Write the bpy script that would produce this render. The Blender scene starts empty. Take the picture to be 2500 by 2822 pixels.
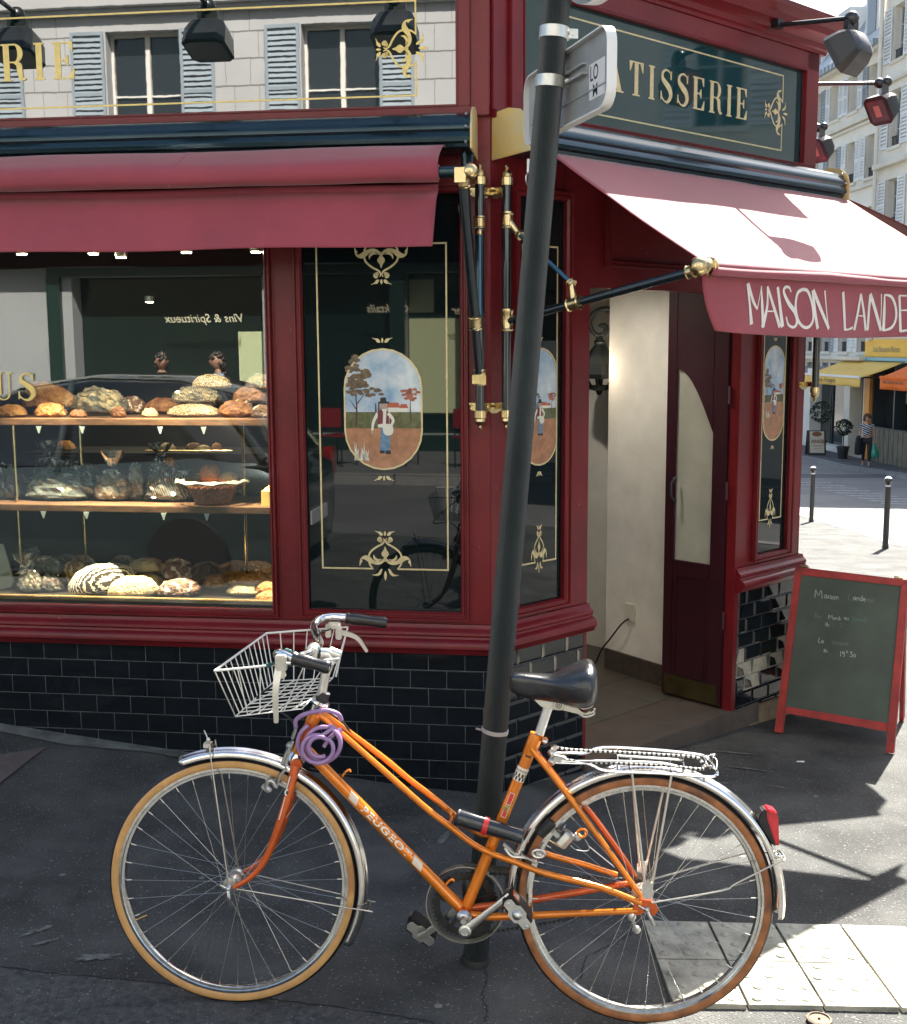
import bpy, bmesh, math, random
from mathutils import Vector, Matrix, noise
V=Vector; rnd=random.Random(7); R=math.radians
C=bpy.context.scene.collection
sc=bpy.context.scene
# ------------------------------------------------------------ camera
FPX=3250.; PITCH=R(8.06); ROLL=R(-.316); CZ=1.75
_f=V((0,math.cos(PITCH),-math.sin(PITCH))); _u=V((0,math.sin(PITCH),math.cos(PITCH))); _x=V((1,0,0))
_c,_s=math.cos(ROLL),math.sin(ROLL)
CX=_c*_x+_s*_u; CU=-_s*_x+_c*_u; CF=_f; CO=V((0,0,CZ))
cam=bpy.data.cameras.new('camera'); cob=bpy.data.objects.new('camera',cam); C.objects.link(cob)
cam.sensor_fit='HORIZONTAL'; cam.sensor_width=36; cam.lens=FPX/2500*36; cam.clip_end=600; cam.clip_start=.05
cob.matrix_world=Matrix(((CX.x,CU.x,-CF.x,0),(CX.y,CU.y,-CF.y,0),(CX.z,CU.z,-CF.z,CZ),(0,0,0,1)))
sc.camera=cob
sc.render.resolution_x=907; sc.render.resolution_y=1024
# ------------------------------------------------------------ sky + sun
SAZ=R(29.2); SEL=R(47.6)
w=bpy.data.worlds.new('World'); sc.world=w; w.use_nodes=True
nt=w.node_tree; nt.nodes.clear()
sky=nt.nodes.new('ShaderNodeTexSky'); sky.sky_type='NISHITA'; sky.sun_disc=False
sky.sun_elevation=SEL; sky.sun_rotation=SAZ; sky.air_density=1.2; sky.dust_density=2.5; sky.ozone_density=1
bg=nt.nodes.new('ShaderNodeBackground'); bg.inputs['Strength'].default_value=.052
wo=nt.nodes.new('ShaderNodeOutputWorld'); nt.links.new(sky.outputs[0],bg.inputs[0]); nt.links.new(bg.outputs[0],wo.inputs[0])
sd=bpy.data.lights.new('sun','SUN'); sd.energy=5; sd.angle=R(.5); sd.color=(1,.95,.87)
so=bpy.data.objects.new('sun',sd); C.objects.link(so)
sdir=V((math.sin(SAZ)*math.cos(SEL),math.cos(SAZ)*math.cos(SEL),math.sin(SEL)))
so.rotation_euler=sdir.to_track_quat('Z','Y').to_euler(); so.location=(20,40,50)
sc.view_settings.view_transform='Standard'; sc.view_settings.look='None'; sc.view_settings.exposure=2.45; sc.view_settings.gamma=1
sc.render.engine='CYCLES'
try: sc.cycles.max_bounces=8; sc.cycles.transparent_max_bounces=16; sc.cycles.caustics_reflective=False; sc.cycles.caustics_refractive=False
except Exception: pass
# ------------------------------------------------------------ measuring helpers (a pixel of the survey photo -> a point of the place)
def ray(x,y): return CX*((x-1250)/FPX)-CU*((y-1411)/FPX)+CF
class Fr:
    """upright frame: u along the wall, d out of the wall, z up"""
    def __init__(s,o,az,toward=CO):
        s.o=V((o[0],o[1],0)); s.e=V((math.sin(az),math.cos(az),0)); s.n=V((s.e.y,-s.e.x,0))
        if s.n.dot(toward-s.o)<0: s.n=-s.n
    def p(s,u,d,z): return s.o+s.e*u+s.n*d+V((0,0,z))
    def hit(s,x,y,d=0):
        v=ray(x,y); q=s.o+s.n*d; t=(q-CO).dot(s.n)/v.dot(s.n); return CO+v*t
    def uz(s,x,y,d=0):
        P=s.hit(x,y,d); return (P-s.o).dot(s.e),P.z
def aty(x,y,Y):
    v=ray(x,y); return CO+v*(Y/v.y)
def atz(x,y,z):
    v=ray(x,y); return CO+v*((z-CZ)/v.z)
_v=ray(1353,1411); KP=CO+_v*(4.70/_v.y)
FA=Fr(KP,R(97.55)); CH=Fr(KP,R(47.1))
def base_gz(x,y):
    cy=min(max(y,2.4),6.); cx=min(max(x,-6),3.)
    k=.5*math.tanh(cx/.5) if cx>0 else cx
    return -.055-.03*cx-.041*k*(cy-3)-.025*(cy-3)
def gz(x,y):
    z=base_gz(x,y)
    if y>6: z-= .070*(min(y,22)-6)
    if y>22: z-= .047*(min(y,36)-22)
    if x>3: z-=.008*(min(x,20)-3)
    return z
def onground(x,y,dz=0):
    v=ray(x,y); t=2.
    for i in range(400):
        P=CO+v*t
        if P.z<=gz(P.x,P.y)+dz: break
        t*=1.012
    lo,hi=t/1.012,t
    for i in range(25):
        m=(lo+hi)/2; P=CO+v*m
        if P.z<=gz(P.x,P.y)+dz: hi=m
        else: lo=m
    return CO+v*hi
# ------------------------------------------------------------ mesh builder
def basis(d,up=None):
    d=d.normalized(); up=up or V((0,0,1))
    if abs(d.dot(up))>.97: up=V((1,0,0)) if abs(d.x)<.9 else V((0,1,0))
    a=up.cross(d).normalized(); return a,d.cross(a).normalized()
ORG={}
SPLIT={'arm_joint','slider','lug','chain','quick_release','strut_collar','hinge','rack_clamp','fork_crown','green_twine','lever_mount','cassette_bracket','rivet','rack_bracket','rack_leg','headlight','headset','tail_lamp','door_mirror','front_brake','rear_brake','brake_block','pedal_rubber','pedal_cage','saddle_spring','price_clip','brake_cable','bead','window_mullion','shop_mullion','string_course','shoes','dormer','stair','rear_frame','brass_rod','rack_top','corbel','shop_glass','cafe_blind','cafe_glass','attic_wall','side_wall','kick','swivel','bezel','hook','dynamo'}
class MB:
    def __init__(s): s.v=[]; s.f=[]; s.m=[]; s.k=0; s.uv=None
    def add(s,vs,fs):
        b=len(s.v); s.v+= [V(q) for q in vs]; s.f+=[[b+i for i in f] for f in fs]; s.m+=[s.k]*len(fs)
    def box(s,fr,u0,u1,d0,d1,z0,z1):
        if hasattr(fr,'p'): P=fr.p
        else: P=lambda a,b,c:V((a,b,c))
        s.add([P(a,b,c) for a in (u0,u1) for b in (d0,d1) for c in (z0,z1)],[(0,1,3,2),(4,6,7,5),(0,4,5,1),(2,3,7,6),(0,2,6,4),(1,5,7,3)])
    def cube(s,c,ex,ey,ez):
        c=V(c); s.add([c+a*ex+b*ey+g*ez for a in (-1,1) for b in (-1,1) for g in (-1,1)],[(0,1,3,2),(4,6,7,5),(0,4,5,1),(2,3,7,6),(0,2,6,4),(1,5,7,3)])
    def bar(s,a,b,w,t,up=None):
        a,b=V(a),V(b); x,y=basis(b-a,up); s.cube((a+b)/2,x*w/2,y*t/2,(b-a)/2)
    def tube(s,pts,r,n=10,caps=True,closed=False,up=None,squash=1):
        pts=[V(p) for p in pts]; N=len(pts); rs=r if hasattr(r,'__len__') else [r]*N
        b=len(s.v); pa=None
        for i,p in enumerate(pts):
            if closed: d=pts[(i+1)%N]-pts[i-1]
            else: d=pts[min(i+1,N-1)]-pts[max(i-1,0)]
            if d.length<1e-9: d=V((0,0,1))
            d.normalize()
            if pa is None: a,c=basis(d,up)
            else:
                a=(pa-d*pa.dot(d)); 
                if a.length<1e-6: a,c=basis(d)
                a.normalize(); c=d.cross(a)
            pa=a
            for j in range(n):
                t=2*math.pi*j/n; s.v.append(p+(a*math.cos(t)+c*math.sin(t)*squash)*rs[i])
        M=N if closed else N-1
        for i in range(M):
            i2=(i+1)%N
            for j in range(n):
                j2=(j+1)%n; s.f.append([b+i*n+j,b+i*n+j2,b+i2*n+j2,b+i2*n+j]); s.m.append(s.k)
        if caps and not closed:
            s.f.append([b+j for j in reversed(range(n))]); s.m.append(s.k)
            s.f.append([b+(N-1)*n+j for j in range(n)]); s.m.append(s.k)
    def lathe(s,prof,o,ax,n=24):
        """prof: (r,h) list along axis ax from o"""
        o=V(o); a,c=basis(V(ax)); ax=V(ax).normalized(); b=len(s.v); N=len(prof)
        for (r,h) in prof:
            for j in range(n):
                t=2*math.pi*j/n; s.v.append(o+ax*h+(a*math.cos(t)+c*math.sin(t))*max(r,1e-5))
        for i in range(N-1):
            for j in range(n):
                j2=(j+1)%n; s.f.append([b+i*n+j,b+i*n+j2,b+(i+1)*n+j2,b+(i+1)*n+j]); s.m.append(s.k)
        s.f.append([b+j for j in reversed(range(n))]); s.m.append(s.k)
        s.f.append([b+(N-1)*n+j for j in range(n)]); s.m.append(s.k)
    def ball(s,c,r,n=14,sc_=(1,1,1)):
        c=V(c); m=n//2; b=len(s.v)
        for i in range(m+1):
            th=math.pi*i/m
            for j in range(n):
                ph=2*math.pi*j/n; s.v.append(c+V((math.sin(th)*math.cos(ph)*sc_[0],math.sin(th)*math.sin(ph)*sc_[1],math.cos(th)*sc_[2]))*r)
        for i in range(m):
            for j in range(n):
                j2=(j+1)%n; s.f.append([b+i*n+j,b+(i+1)*n+j,b+(i+1)*n+j2,b+i*n+j2]); s.m.append(s.k)
    def prism(s,poly,off):
        poly=[V(p) for p in poly]; off=V(off); n=len(poly); b=len(s.v)
        s.v+=poly+[p+off for p in poly]
        s.f.append([b+i for i in range(n)]); s.f.append([b+n+i for i in reversed(range(n))]); s.m+=[s.k]*2
        for i in range(n): s.f.append([b+i,b+n+i,b+n+(i+1)%n,b+(i+1)%n]); s.m.append(s.k)
    def grid(s,fn,nu,nv,closed_u=False):
        b=len(s.v)
        for i in range(nu+1):
            for j in range(nv+1): s.v.append(V(fn(i/nu,j/nv)))
        for i in range(nu):
            for j in range(nv):
                a=b+i*(nv+1)+j; s.f.append([a,a+nv+1,a+nv+2,a+1]); s.m.append(s.k)
    def loft(s,rings,caps=True):
        b=len(s.v); n=len(rings[0])
        for r in rings: s.v+=[V(p) for p in r]
        for i in range(len(rings)-1):
            for j in range(n):
                j2=(j+1)%n; s.f.append([b+i*n+j,b+i*n+j2,b+(i+1)*n+j2,b+(i+1)*n+j]); s.m.append(s.k)
        if caps:
            s.f.append([b+j for j in reversed(range(n))]); s.m.append(s.k)
            s.f.append([b+(len(rings)-1)*n+j for j in range(n)]); s.m.append(s.k)
    def parts(s,gap=.002):
        """separate pieces of this mesh, as builders of their own"""
        n=len(s.v); pr=list(range(n))
        def find(i):
            while pr[i]!=i: pr[i]=pr[pr[i]]; i=pr[i]
            return i
        for f in s.f:
            for j in f[1:]: pr[find(f[0])]=find(j)
        comp={}
        for i in range(n): comp.setdefault(find(i),[]).append(i)
        L=[]
        for ids in comp.values():
            xs=[s.v[i] for i in ids]; L.append([ids,[min(p[k] for p in xs)-gap for k in range(3)],[max(p[k] for p in xs)+gap for k in range(3)]])
        ch=True
        while ch:
            ch=False
            for a in range(len(L)):
                for c in range(a+1,len(L)):
                    if all(L[a][1][k]<=L[c][2][k] and L[c][1][k]<=L[a][2][k] for k in range(3)):
                        L[a]=[L[a][0]+L[c][0],[min(x,y) for x,y in zip(L[a][1],L[c][1])],[max(x,y) for x,y in zip(L[a][2],L[c][2])]]; L.pop(c); ch=True; break
                if ch: break
        out=[]
        for ids,_,_ in L:
            mp={i:k for k,i in enumerate(ids)}; b=MB(); b.v=[s.v[i] for i in ids]
            for f,m in zip(s.f,s.m):
                if f[0] in mp: b.f.append([mp[i] for i in f]); b.m.append(m)
            out.append(b)
        return out
    def build(s,name,mats,parent=None,smooth=False,bevel=0,fix=True,solid=0,auto=40,split=None):
        if split is None: split=name in SPLIT
        if split:
            P_=s.parts()
            if len(P_)>1:
                for q in P_: o=q.build(name,mats,parent,smooth,bevel,fix,solid,auto,False)
                return o
        me=bpy.data.meshes.new(name); o=V(ORG.get(parent.name,(0,0,0))) if parent else V((0,0,0))
        me.from_pydata([tuple(p-o) for p in s.v],[],s.f)
        mats=mats if isinstance(mats,(list,tuple)) else [mats]
        for m in mats: me.materials.append(m)
        for i,p in enumerate(me.polygons): p.material_index=s.m[i]
        bm=bmesh.new(); bm.from_mesh(me)
        if fix: bmesh.ops.recalc_face_normals(bm,faces=bm.faces)
        if bevel:
            es=[e for e in bm.edges if len(e.link_faces)==2 and e.calc_face_angle(0)>R(35)]
            bmesh.ops.bevel(bm,geom=es,offset=bevel,segments=2,affect='EDGES',clamp_overlap=True)
        bm.to_mesh(me); bm.free()
        if smooth:
            for p in me.polygons: p.use_smooth=True
            try: me.set_sharp_from_angle(angle=R(auto))
            except Exception: pass
        ob=bpy.data.objects.new(name,me); C.objects.link(ob)
        if parent: ob.parent=parent
        ORG[ob.name]=o
        if solid:
            md=ob.modifiers.new('solid','SOLIDIFY'); md.thickness=solid; md.offset=0
        return ob
def root(name,loc,label,cat,group=None):
    o=bpy.data.objects.new(name,None); C.objects.link(o); o.location=loc; o.empty_display_size=.1
    ORG[o.name]=V(loc); o['label']=label; o['category']=cat
    if group: o['group']=group
    return o
def rootof(p): return ORG.get(p.name,V((0,0,0)))
def tag(o,label,cat,group=None):
    o['label']=label; o['category']=cat
    if group: o['group']=group
    return o
def struct(o,kind='structure'): o['kind']=kind; return o
def center_single(o):
    """move a single-mesh thing's origin to the base of its mesh"""
    me=o.data; xs=[v.co for v in me.vertices]
    c=V(((min(p.x for p in xs)+max(p.x for p in xs))/2,(min(p.y for p in xs)+max(p.y for p in xs))/2,min(p.z for p in xs)))
    for v in me.vertices: v.co-=c
    o.location=c; ORG[o.name]=c; return o
def cat_rom(pts,k=6,closed=False):
    pts=[V(p) for p in pts]; n=len(pts); out=[]
    rng=range(n if closed else n-1)
    for i in rng:
        p0=pts[(i-1)%n] if closed or i>0 else pts[0]*2-pts[1]
        p1=pts[i]; p2=pts[(i+1)%n]; p3=pts[(i+2)%n] if closed or i+2<n else pts[-1]*2-pts[-2]
        for j in range(k):
            t=j/k; out.append(.5*((2*p1)+(p2-p0)*t+(2*p0-5*p1+4*p2-p3)*t*t+(3*p1-p0-3*p2+p3)*t**3))
    if not closed: out.append(pts[-1])
    return out
# ------------------------------------------------------------ materials
MC={}
def mat(name,col,rough=.6,metal=0,var=0,vs=8,bump=0,bs=30,spec=.5,coat=0,emis=None,es=0,var2=None,ior=None,sheen=0,stretch=None,detail=6,spots=None,trans=0,alpha=1,rv=0,dirt=None):
    if name in MC: return MC[name]
    m=bpy.data.materials.new(name); m.use_nodes=True; n=m.node_tree; b=n.nodes['Principled BSDF']; L=n.links.new
    b.inputs['Base Color'].default_value=(*col,1); b.inputs['Roughness'].default_value=rough; b.inputs['Metallic'].default_value=metal
    b.inputs['Specular IOR Level'].default_value=spec
    if ior: b.inputs['IOR'].default_value=ior
    if coat: b.inputs['Coat Weight'].default_value=coat; b.inputs['Coat Roughness'].default_value=.08
    if sheen: b.inputs['Sheen Weight'].default_value=sheen
    if emis: b.inputs['Emission Color'].default_value=(*emis,1); b.inputs['Emission Strength'].default_value=es
    if trans: b.inputs['Transmission Weight'].default_value=trans
    if alpha<1: b.inputs['Alpha'].default_value=alpha
    if var or bump or spots or rv or dirt:
        tc=n.nodes.new('ShaderNodeTexCoord'); mp=n.nodes.new('ShaderNodeMapping'); L(tc.outputs['Object'],mp.inputs[0])
        if stretch: mp.inputs['Scale'].default_value=stretch
        cur=None
        if var:
            no=n.nodes.new('ShaderNodeTexNoise'); no.inputs['Scale'].default_value=vs; no.inputs['Detail'].default_value=detail; no.inputs['Roughness'].default_value=.62
            L(mp.outputs[0],no.inputs['Vector'])
            cr=n.nodes.new('ShaderNodeValToRGB'); e=cr.color_ramp.elements
            e[0].position=.32; e[1].position=.68
            c2=var2 or tuple(min(1,c*(1+var)) for c in col)
            e[0].color=(*[c*(1-var) for c in col],1) if not var2 else (*col,1); e[1].color=(*c2,1)
            L(no.outputs[0],cr.inputs[0]); cur=cr.outputs[0]
            if rv:
                mr=n.nodes.new('ShaderNodeMapRange'); mr.inputs['To Min'].default_value=max(0,rough-rv); mr.inputs['To Max'].default_value=min(1,rough+rv)
                L(no.outputs[0],mr.inputs[0]); L(mr.outputs[0],b.inputs['Roughness'])
        for sp in ([spots] if spots else [])+([dirt] if dirt else []):
            (sc_,th,scol)=sp[:3]
            n2=n.nodes.new('ShaderNodeTexNoise'); n2.inputs['Scale'].default_value=sc_; n2.inputs['Detail'].default_value=3
            L(mp.outputs[0],n2.inputs['Vector'])
            r2=n.nodes.new('ShaderNodeValToRGB'); r2.color_ramp.elements[0].position=th; r2.color_ramp.elements[1].position=min(1,th+(sp[3] if len(sp)>3 else .04))
            L(n2.outputs[0],r2.inputs[0])
            mx=n.nodes.new('ShaderNodeMix'); mx.data_type='RGBA'; L(r2.outputs[0],mx.inputs[0])
            if cur: L(cur,mx.inputs[6])
            else: mx.inputs[6].default_value=(*col,1)
            mx.inputs[7].default_value=(*scol,1); cur=mx.outputs[2]
        if cur: L(cur,b.inputs['Base Color'])
        if bump:
            nb=n.nodes.new('ShaderNodeTexNoise'); nb.inputs['Scale'].default_value=bs; nb.inputs['Detail'].default_value=4
            L(mp.outputs[0],nb.inputs['Vector'])
            bp=n.nodes.new('ShaderNodeBump'); bp.inputs['Strength'].default_value=bump; bp.inputs['Distance'].default_value=.01
            L(nb.outputs[0],bp.inputs['Height']); L(bp.outputs[0],b.inputs['Normal'])
    MC[name]=m; return m
def glassmat(name,tint=(.9,.95,.93),refl=1.6,rough=.0,milk=0):
    if name in MC: return MC[name]
    m=bpy.data.materials.new(name); m.use_nodes=True; n=m.node_tree; n.nodes.clear(); L=n.links.new
    milk_=milk
    o=n.nodes.new('ShaderNodeOutputMaterial'); mx=n.nodes.new('ShaderNodeMixShader'); tr=n.nodes.new('ShaderNodeBsdfTransparent'); gl=n.nodes.new('ShaderNodeBsdfGlossy')
    tr.inputs[0].default_value=(*tint,1); gl.inputs['Roughness'].default_value=rough; gl.inputs[0].default_value=(1,1,1,1)
    fr=n.nodes.new('ShaderNodeFresnel'); fr.inputs[0].default_value=1.52
    ma=n.nodes.new('ShaderNodeMath'); ma.operation='MULTIPLY'; ma.inputs[1].default_value=refl; ma.use_clamp=True
    L(fr.outputs[0],ma.inputs[0]); L(ma.outputs[0],mx.inputs[0]); L(tr.outputs[0],mx.inputs[1]); L(gl.outputs[0],mx.inputs[2]); L(mx.outputs[0],o.inputs[0])
    if milk_:
        df=n.nodes.new('ShaderNodeBsdfDiffuse'); df.inputs[0].default_value=(.8,.84,.84,1); m2=n.nodes.new('ShaderNodeMixShader'); m2.inputs[0].default_value=milk_
        L(mx.outputs[0],m2.inputs[1]); L(df.outputs[0],m2.inputs[2]); L(m2.outputs[0],o.inputs[0])
    MC[name]=m; return m
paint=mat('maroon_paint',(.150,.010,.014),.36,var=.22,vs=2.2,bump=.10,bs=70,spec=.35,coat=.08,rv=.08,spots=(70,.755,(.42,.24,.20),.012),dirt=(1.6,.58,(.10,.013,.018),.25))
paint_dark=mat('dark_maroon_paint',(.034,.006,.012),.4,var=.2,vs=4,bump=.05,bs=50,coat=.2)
brass=mat('brass',(.60,.47,.25),.24,1,var=.2,vs=25,rv=.1)
gold=mat('gold_leaf',(.66,.55,.30),.42,.25,var=.14,vs=30)
goldy=mat('bright_gold_leaf',(.80,.62,.22),.45,.15,var=.1,vs=30)
tube_blk=mat('black_enamel',(.006,.012,.016),.16,0,coat=.6)
steel_grn=mat('green_lacquer_metal',(.012,.035,.045),.2,.55,var=.2,vs=12,stretch=(1,1,8),coat=.3)
blackglass=mat('black_glass',(.004,.009,.010),.015,0,ior=1.5)
signglass=mat('sign_glass',(.004,.012,.012),.01,0,ior=2.9,bump=.010,bs=3)
pane=glassmat('window_pane',refl=1.7)
signglass2=mat('green_sign_glass',(.006,.040,.045),.03,0,ior=1.8,bump=.012,bs=2.5)
wood=mat('shelf_wood',(.09,.045,.022),.55,var=.45,vs=9,stretch=(1,6,6),bump=.1)
wood_dk=mat('dark_deck_wood',(.014,.010,.007),.5,var=.4,vs=14)
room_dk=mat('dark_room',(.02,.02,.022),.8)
cream=mat('cream_plaster',(.82,.81,.76),.85,var=.08,vs=5,bump=.08,bs=25,dirt=(2.2,.60,(.66,.64,.58),.2))
chrome=mat('chrome',(.80,.80,.78),.12,1,var=.1,vs=40,rv=.05)
alu=mat('brushed_alloy',(.58,.58,.55),.32,1,var=.15,vs=30)
rubber=mat('black_rubber',(.010,.010,.011),.5,bump=.15,bs=120)
white_enamel=mat('white_wire_enamel',(.72,.70,.64),.35,var=.1,vs=30)
# ============================================================ GROUND
asph=mat('sidewalk_asphalt',(.062,.063,.059),.92,var=.55,vs=2.6,bump=1.0,bs=150,spots=(110,.64,(.22,.22,.21),.05),dirt=(1.7,.57,(.125,.123,.113),.16),rv=.1,detail=9)
def ground_mesh(name,x0,x1,y0,y1,nx,ny,m,dz=0,hole=None):
    b=MB(); b.grid(lambda s,t:(x0+(x1-x0)*s,y0+(y1-y0)*t,gz(x0+(x1-x0)*s,y0+(y1-y0)*t)+dz),nx,ny); return b.build(name,m,smooth=True,fix=False)
def sheet(name,poly,m,dz,n=14,kind='structure'):
    """polygon laid over the ground (list of xy), split finely so it follows the slope"""
    bm=bmesh.new(); vs=[bm.verts.new((p[0],p[1],0)) for p in poly]; bm.faces.new(vs)
    xs=[p[0] for p in poly]; ys=[p[1] for p in poly]
    for k in range(1,n):
        for ax,(a,c) in (((1,0,0),(min(xs),max(xs))),((0,1,0),(min(ys),max(ys)))):
            co=a+(c-a)*k/n; pc=V(ax)*co
            bmesh.ops.bisect_plane(bm,geom=bm.verts[:]+bm.edges[:]+bm.faces[:],plane_co=pc,plane_no=V(ax))
    for v in bm.verts: v.co.z=gz(v.co.x,v.co.y)+dz
    bmesh.ops.recalc_face_normals(bm,faces=bm.faces)
    if sum(f.normal.z for f in bm.faces)<0: bmesh.ops.reverse_faces(bm,faces=bm.faces)
    me=bpy.data.meshes.new(name); bm.to_mesh(me); bm.free(); me.materials.append(m)
    o=bpy.data.objects.new(name,me); C.objects.link(o); o['kind']=kind; ORG[o.name]=V((0,0,0)); return o
# big ground reaching far (road level under everything), then the sidewalks above it
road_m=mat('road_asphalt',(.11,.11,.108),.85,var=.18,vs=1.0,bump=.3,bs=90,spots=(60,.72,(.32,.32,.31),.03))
g=MB()
def gfun(s,t):
    x=-120+300*s; 
    y=-90+ (t**1.7)*290
    return (x,y,gz(x,y)-.14)
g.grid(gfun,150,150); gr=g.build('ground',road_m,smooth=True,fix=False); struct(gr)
road2=mat('sunlit_tone_road',(.21,.205,.195),.85,var=.16,vs=.8,bump=.3,bs=60,spots=(60,.72,(.30,.29,.27),.03))  # paler far street: full-sun brightness is put into the road colour
sheet_later=[]
pts_k=[]  # near kerb line measured in the photo
for q in ((2199,1411),(2270,1431),(2345,1453),(2420,1476),(2500,1502)): pts_k.append(onground(*q))
kd=(pts_k[0]-pts_k[-1]); kd.z=0
kp=[(p.x,p.y) for p in pts_k]
print('kerb',kp)
far_l=(kp[0][0]+kd.x*1.6-1.0,kp[0][1]+kd.y*3.2)
near_r=[(kp[-1][0]+1.5,kp[-1][1]-4.0),(kp[-1][0]+2.4,kp[-1][1]-9),(kp[-1][0]+2.4,-1.2)]
side_poly=[(-14,2.2),(-14,-1.2),]  # kerb of the shop's sidewalk behind the camera
swp=[(-30,-1.2),(near_r[-1][0],-1.2)]+near_r[::-1][1:]+kp[::-1]+[far_l,(-2,60),(-30,60)]
sw=sheet('sidewalk',swp,asph,0,40)
# sunlit dusty concrete part of the sidewalk by the kerb
conc=mat('sidewalk_concrete',(.30,.28,.24),.9,var=.14,vs=3,bump=.25,bs=120,spots=(50,.72,(.45,.43,.38),.04))
kerb_m=mat('granite_kerb',(.26,.25,.24),.8,var=.2,vs=20,bump=.2,bs=80)
def kerb(name,line,wd,h,side=1,m=kerb_m):
    b=MB(); n=len(line)
    for i in range(n-1):
        a,c=V((*line[i],0)),V((*line[i+1],0)); d=(c-a); L_=d.length; d.normalize(); nn=V((-d.y,d.x,0))*wd*side
        k=max(1,int(L_/1.0))
        for j in range(k):
            p=a+d*(L_*j/k+.006); q=a+d*(L_*(j+1)/k-.006)
            vs=[]
            for P in (p,q,q+nn,p+nn):
                z=gz(P.x,P.y)
                vs.append((P.x,P.y,z-h)); vs.append((P.x,P.y,z+.006))
            b.add(vs,[(0,2,3,1),(2,4,5,3),(4,6,7,5),(6,0,1,7),(1,3,5,7),(0,6,4,2)])
    o=b.build(name,m,bevel=.012); return struct(o)
kerb('kerb',[near_r[1],near_r[0]]+kp[::-1]+[far_l],.22,.16,1)
# coarse trench patch nearest the camera, brown slab by the wall, dust along the wall foot
coarse=mat('coarse_patch_asphalt',(.060,.061,.060),.95,var=.5,vs=45,bump=.9,bs=110,spots=(120,.66,(.24,.25,.24),.04),detail=8)
_a=[onground(*q) for q in ((-150,2645),(300,2700),(760,2752),(1130,2800),(1300,2860))]
sheet('pavement_patch',[(p.x,p.y) for p in _a]+[(.3,1.2),(-2.5,1.2)],coarse,.004,8)
brown=mat('brown_slab',(.12,.095,.085),.9,var=.25,vs=8,bump=.3,bs=60)
_a=[onground(*q) for q in ((-120,2085),(0,2082),(128,2062),(95,2085),(10,2152),(-120,2260))]
sheet('pavement_slab',[(p.x,p.y) for p in _a],brown,.004,4)
dust=mat('dusty_wall_foot',(.13,.135,.125),.95,var=.5,vs=9,bump=.4,bs=70)
_w=[FA.p(u,-.02,0) for u in (-4,-3,-2,-1.45,-.9)]; _w2=[FA.p(u,d,0) for u,d in ((-.9,.03),(-1.2,.08),(-1.45,.06),(-1.8,.11),(-2.1,.08),(-2.5,.13),(-3,.1),(-4,.12))]
sheet('pavement_edge',[(q.x,q.y) for q in _w+_w2],dust,.0045,6)
# tactile paving
tact=mat('tactile_slab',(.50,.47,.37),.85,var=.14,vs=7,bump=.35,bs=70,dirt=(3.5,.56,(.36,.34,.27),.25))
def tactile():
    b=MB(); sx,sy=.213,.262; x0,y0=.60,3.055; DARKER=mat('darker_slab',(.34,.33,.265),.85,var=.4,vs=9,bump=.35,bs=70)  # leftmost slab columns take a darker colour
    for i in range(13):
        for j in range(2):
            xa,xb=x0+i*sx+.005,x0+(i+1)*sx-.004; ya,yb=y0+j*sy+.005,y0+(j+1)*sy-.004
            b.k=1 if i<3 else 0
            t=[V((x,y,gz(x,y)+.009+rnd.uniform(-.001,.003))) for x,y in ((xa,ya),(xb,ya),(xb,yb),(xa,yb))]
            b.add(t+[p-V((0,0,.03)) for p in t],[(0,1,2,3),(0,4,5,1),(1,5,6,2),(2,6,7,3),(3,7,4,0)])
            for a in range(3):
                for c in range(4):
                    x=xa+sx*(.17+.33*a)+(c%2)*.0; y=ya+sy*(.12+.25*c); x+= (c%2)*.02-.01
                    z=gz(x,y)+.0095
                    b.lathe([(.0150,-.001),(.0135,.003),(.009,.006),(.003,.007)],(x+rnd.uniform(-.002,.002),y+rnd.uniform(-.002,.002),z),(0,0,1),10)
    o=b.build('tactile_paving',[tact,DARKER],smooth=True,auto=35); struct(o)
tactile()
b=MB(); q=onground(2258,2812)
b.lathe([(.034,0),(.034,.006),(.028,.008),(.026,.004),(.004,.004),(.002,.009)],(q.x,q.y,q.z),(0,0,1),24)
tag(center_single(b.build('valve_cover',mat('rusty_iron',(.14,.11,.08),.8,.4,var=.3,vs=30,bump=.3))),'small round rusty valve cover set in the sunlit pavement below the studded slabs','valve cover')
# stains, dusty splashes and cracks in the asphalt
stain=mat('dusty_stain',(.13,.132,.13),.95,var=.6,vs=30,bump=.4,bs=120); crk=mat('crack_filler',(.012,.012,.013),.95)
def splash(name,px,py,rx,ry,rot,m,seed,dz=.0042):
    ry*=.7
    q=onground(px,py); r=random.Random(seed); P=[]
    for i in range(34):
        a=2*math.pi*i/34; k=1+.5*noise.noise(V((math.cos(a)*2.6+seed,math.sin(a)*2.6,seed)))+r.uniform(-.38,.25); x=math.cos(a)*rx*k; y=math.sin(a)*ry*k
        P.append((q.x+x*math.cos(rot)-y*math.sin(rot),q.y+x*math.sin(rot)+y*math.cos(rot)))
    sheet(name,P,m,dz,3)
for i,a in enumerate(((1225,2310,.014,.10,-.25),(1205,2480,.012,.07,-.1),(95,2570,.05,.016,.7),(120,2600,.035,.010,.6),(270,2640,.06,.03,.2),(2060,2120,.10,.012,-.35),(2140,2170,.05,.009,-.3),(2000,2160,.03,.01,.2),(2010,2075,.12,.012,-.2))): splash('pavement_stain',*a,stain,i+3)
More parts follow.
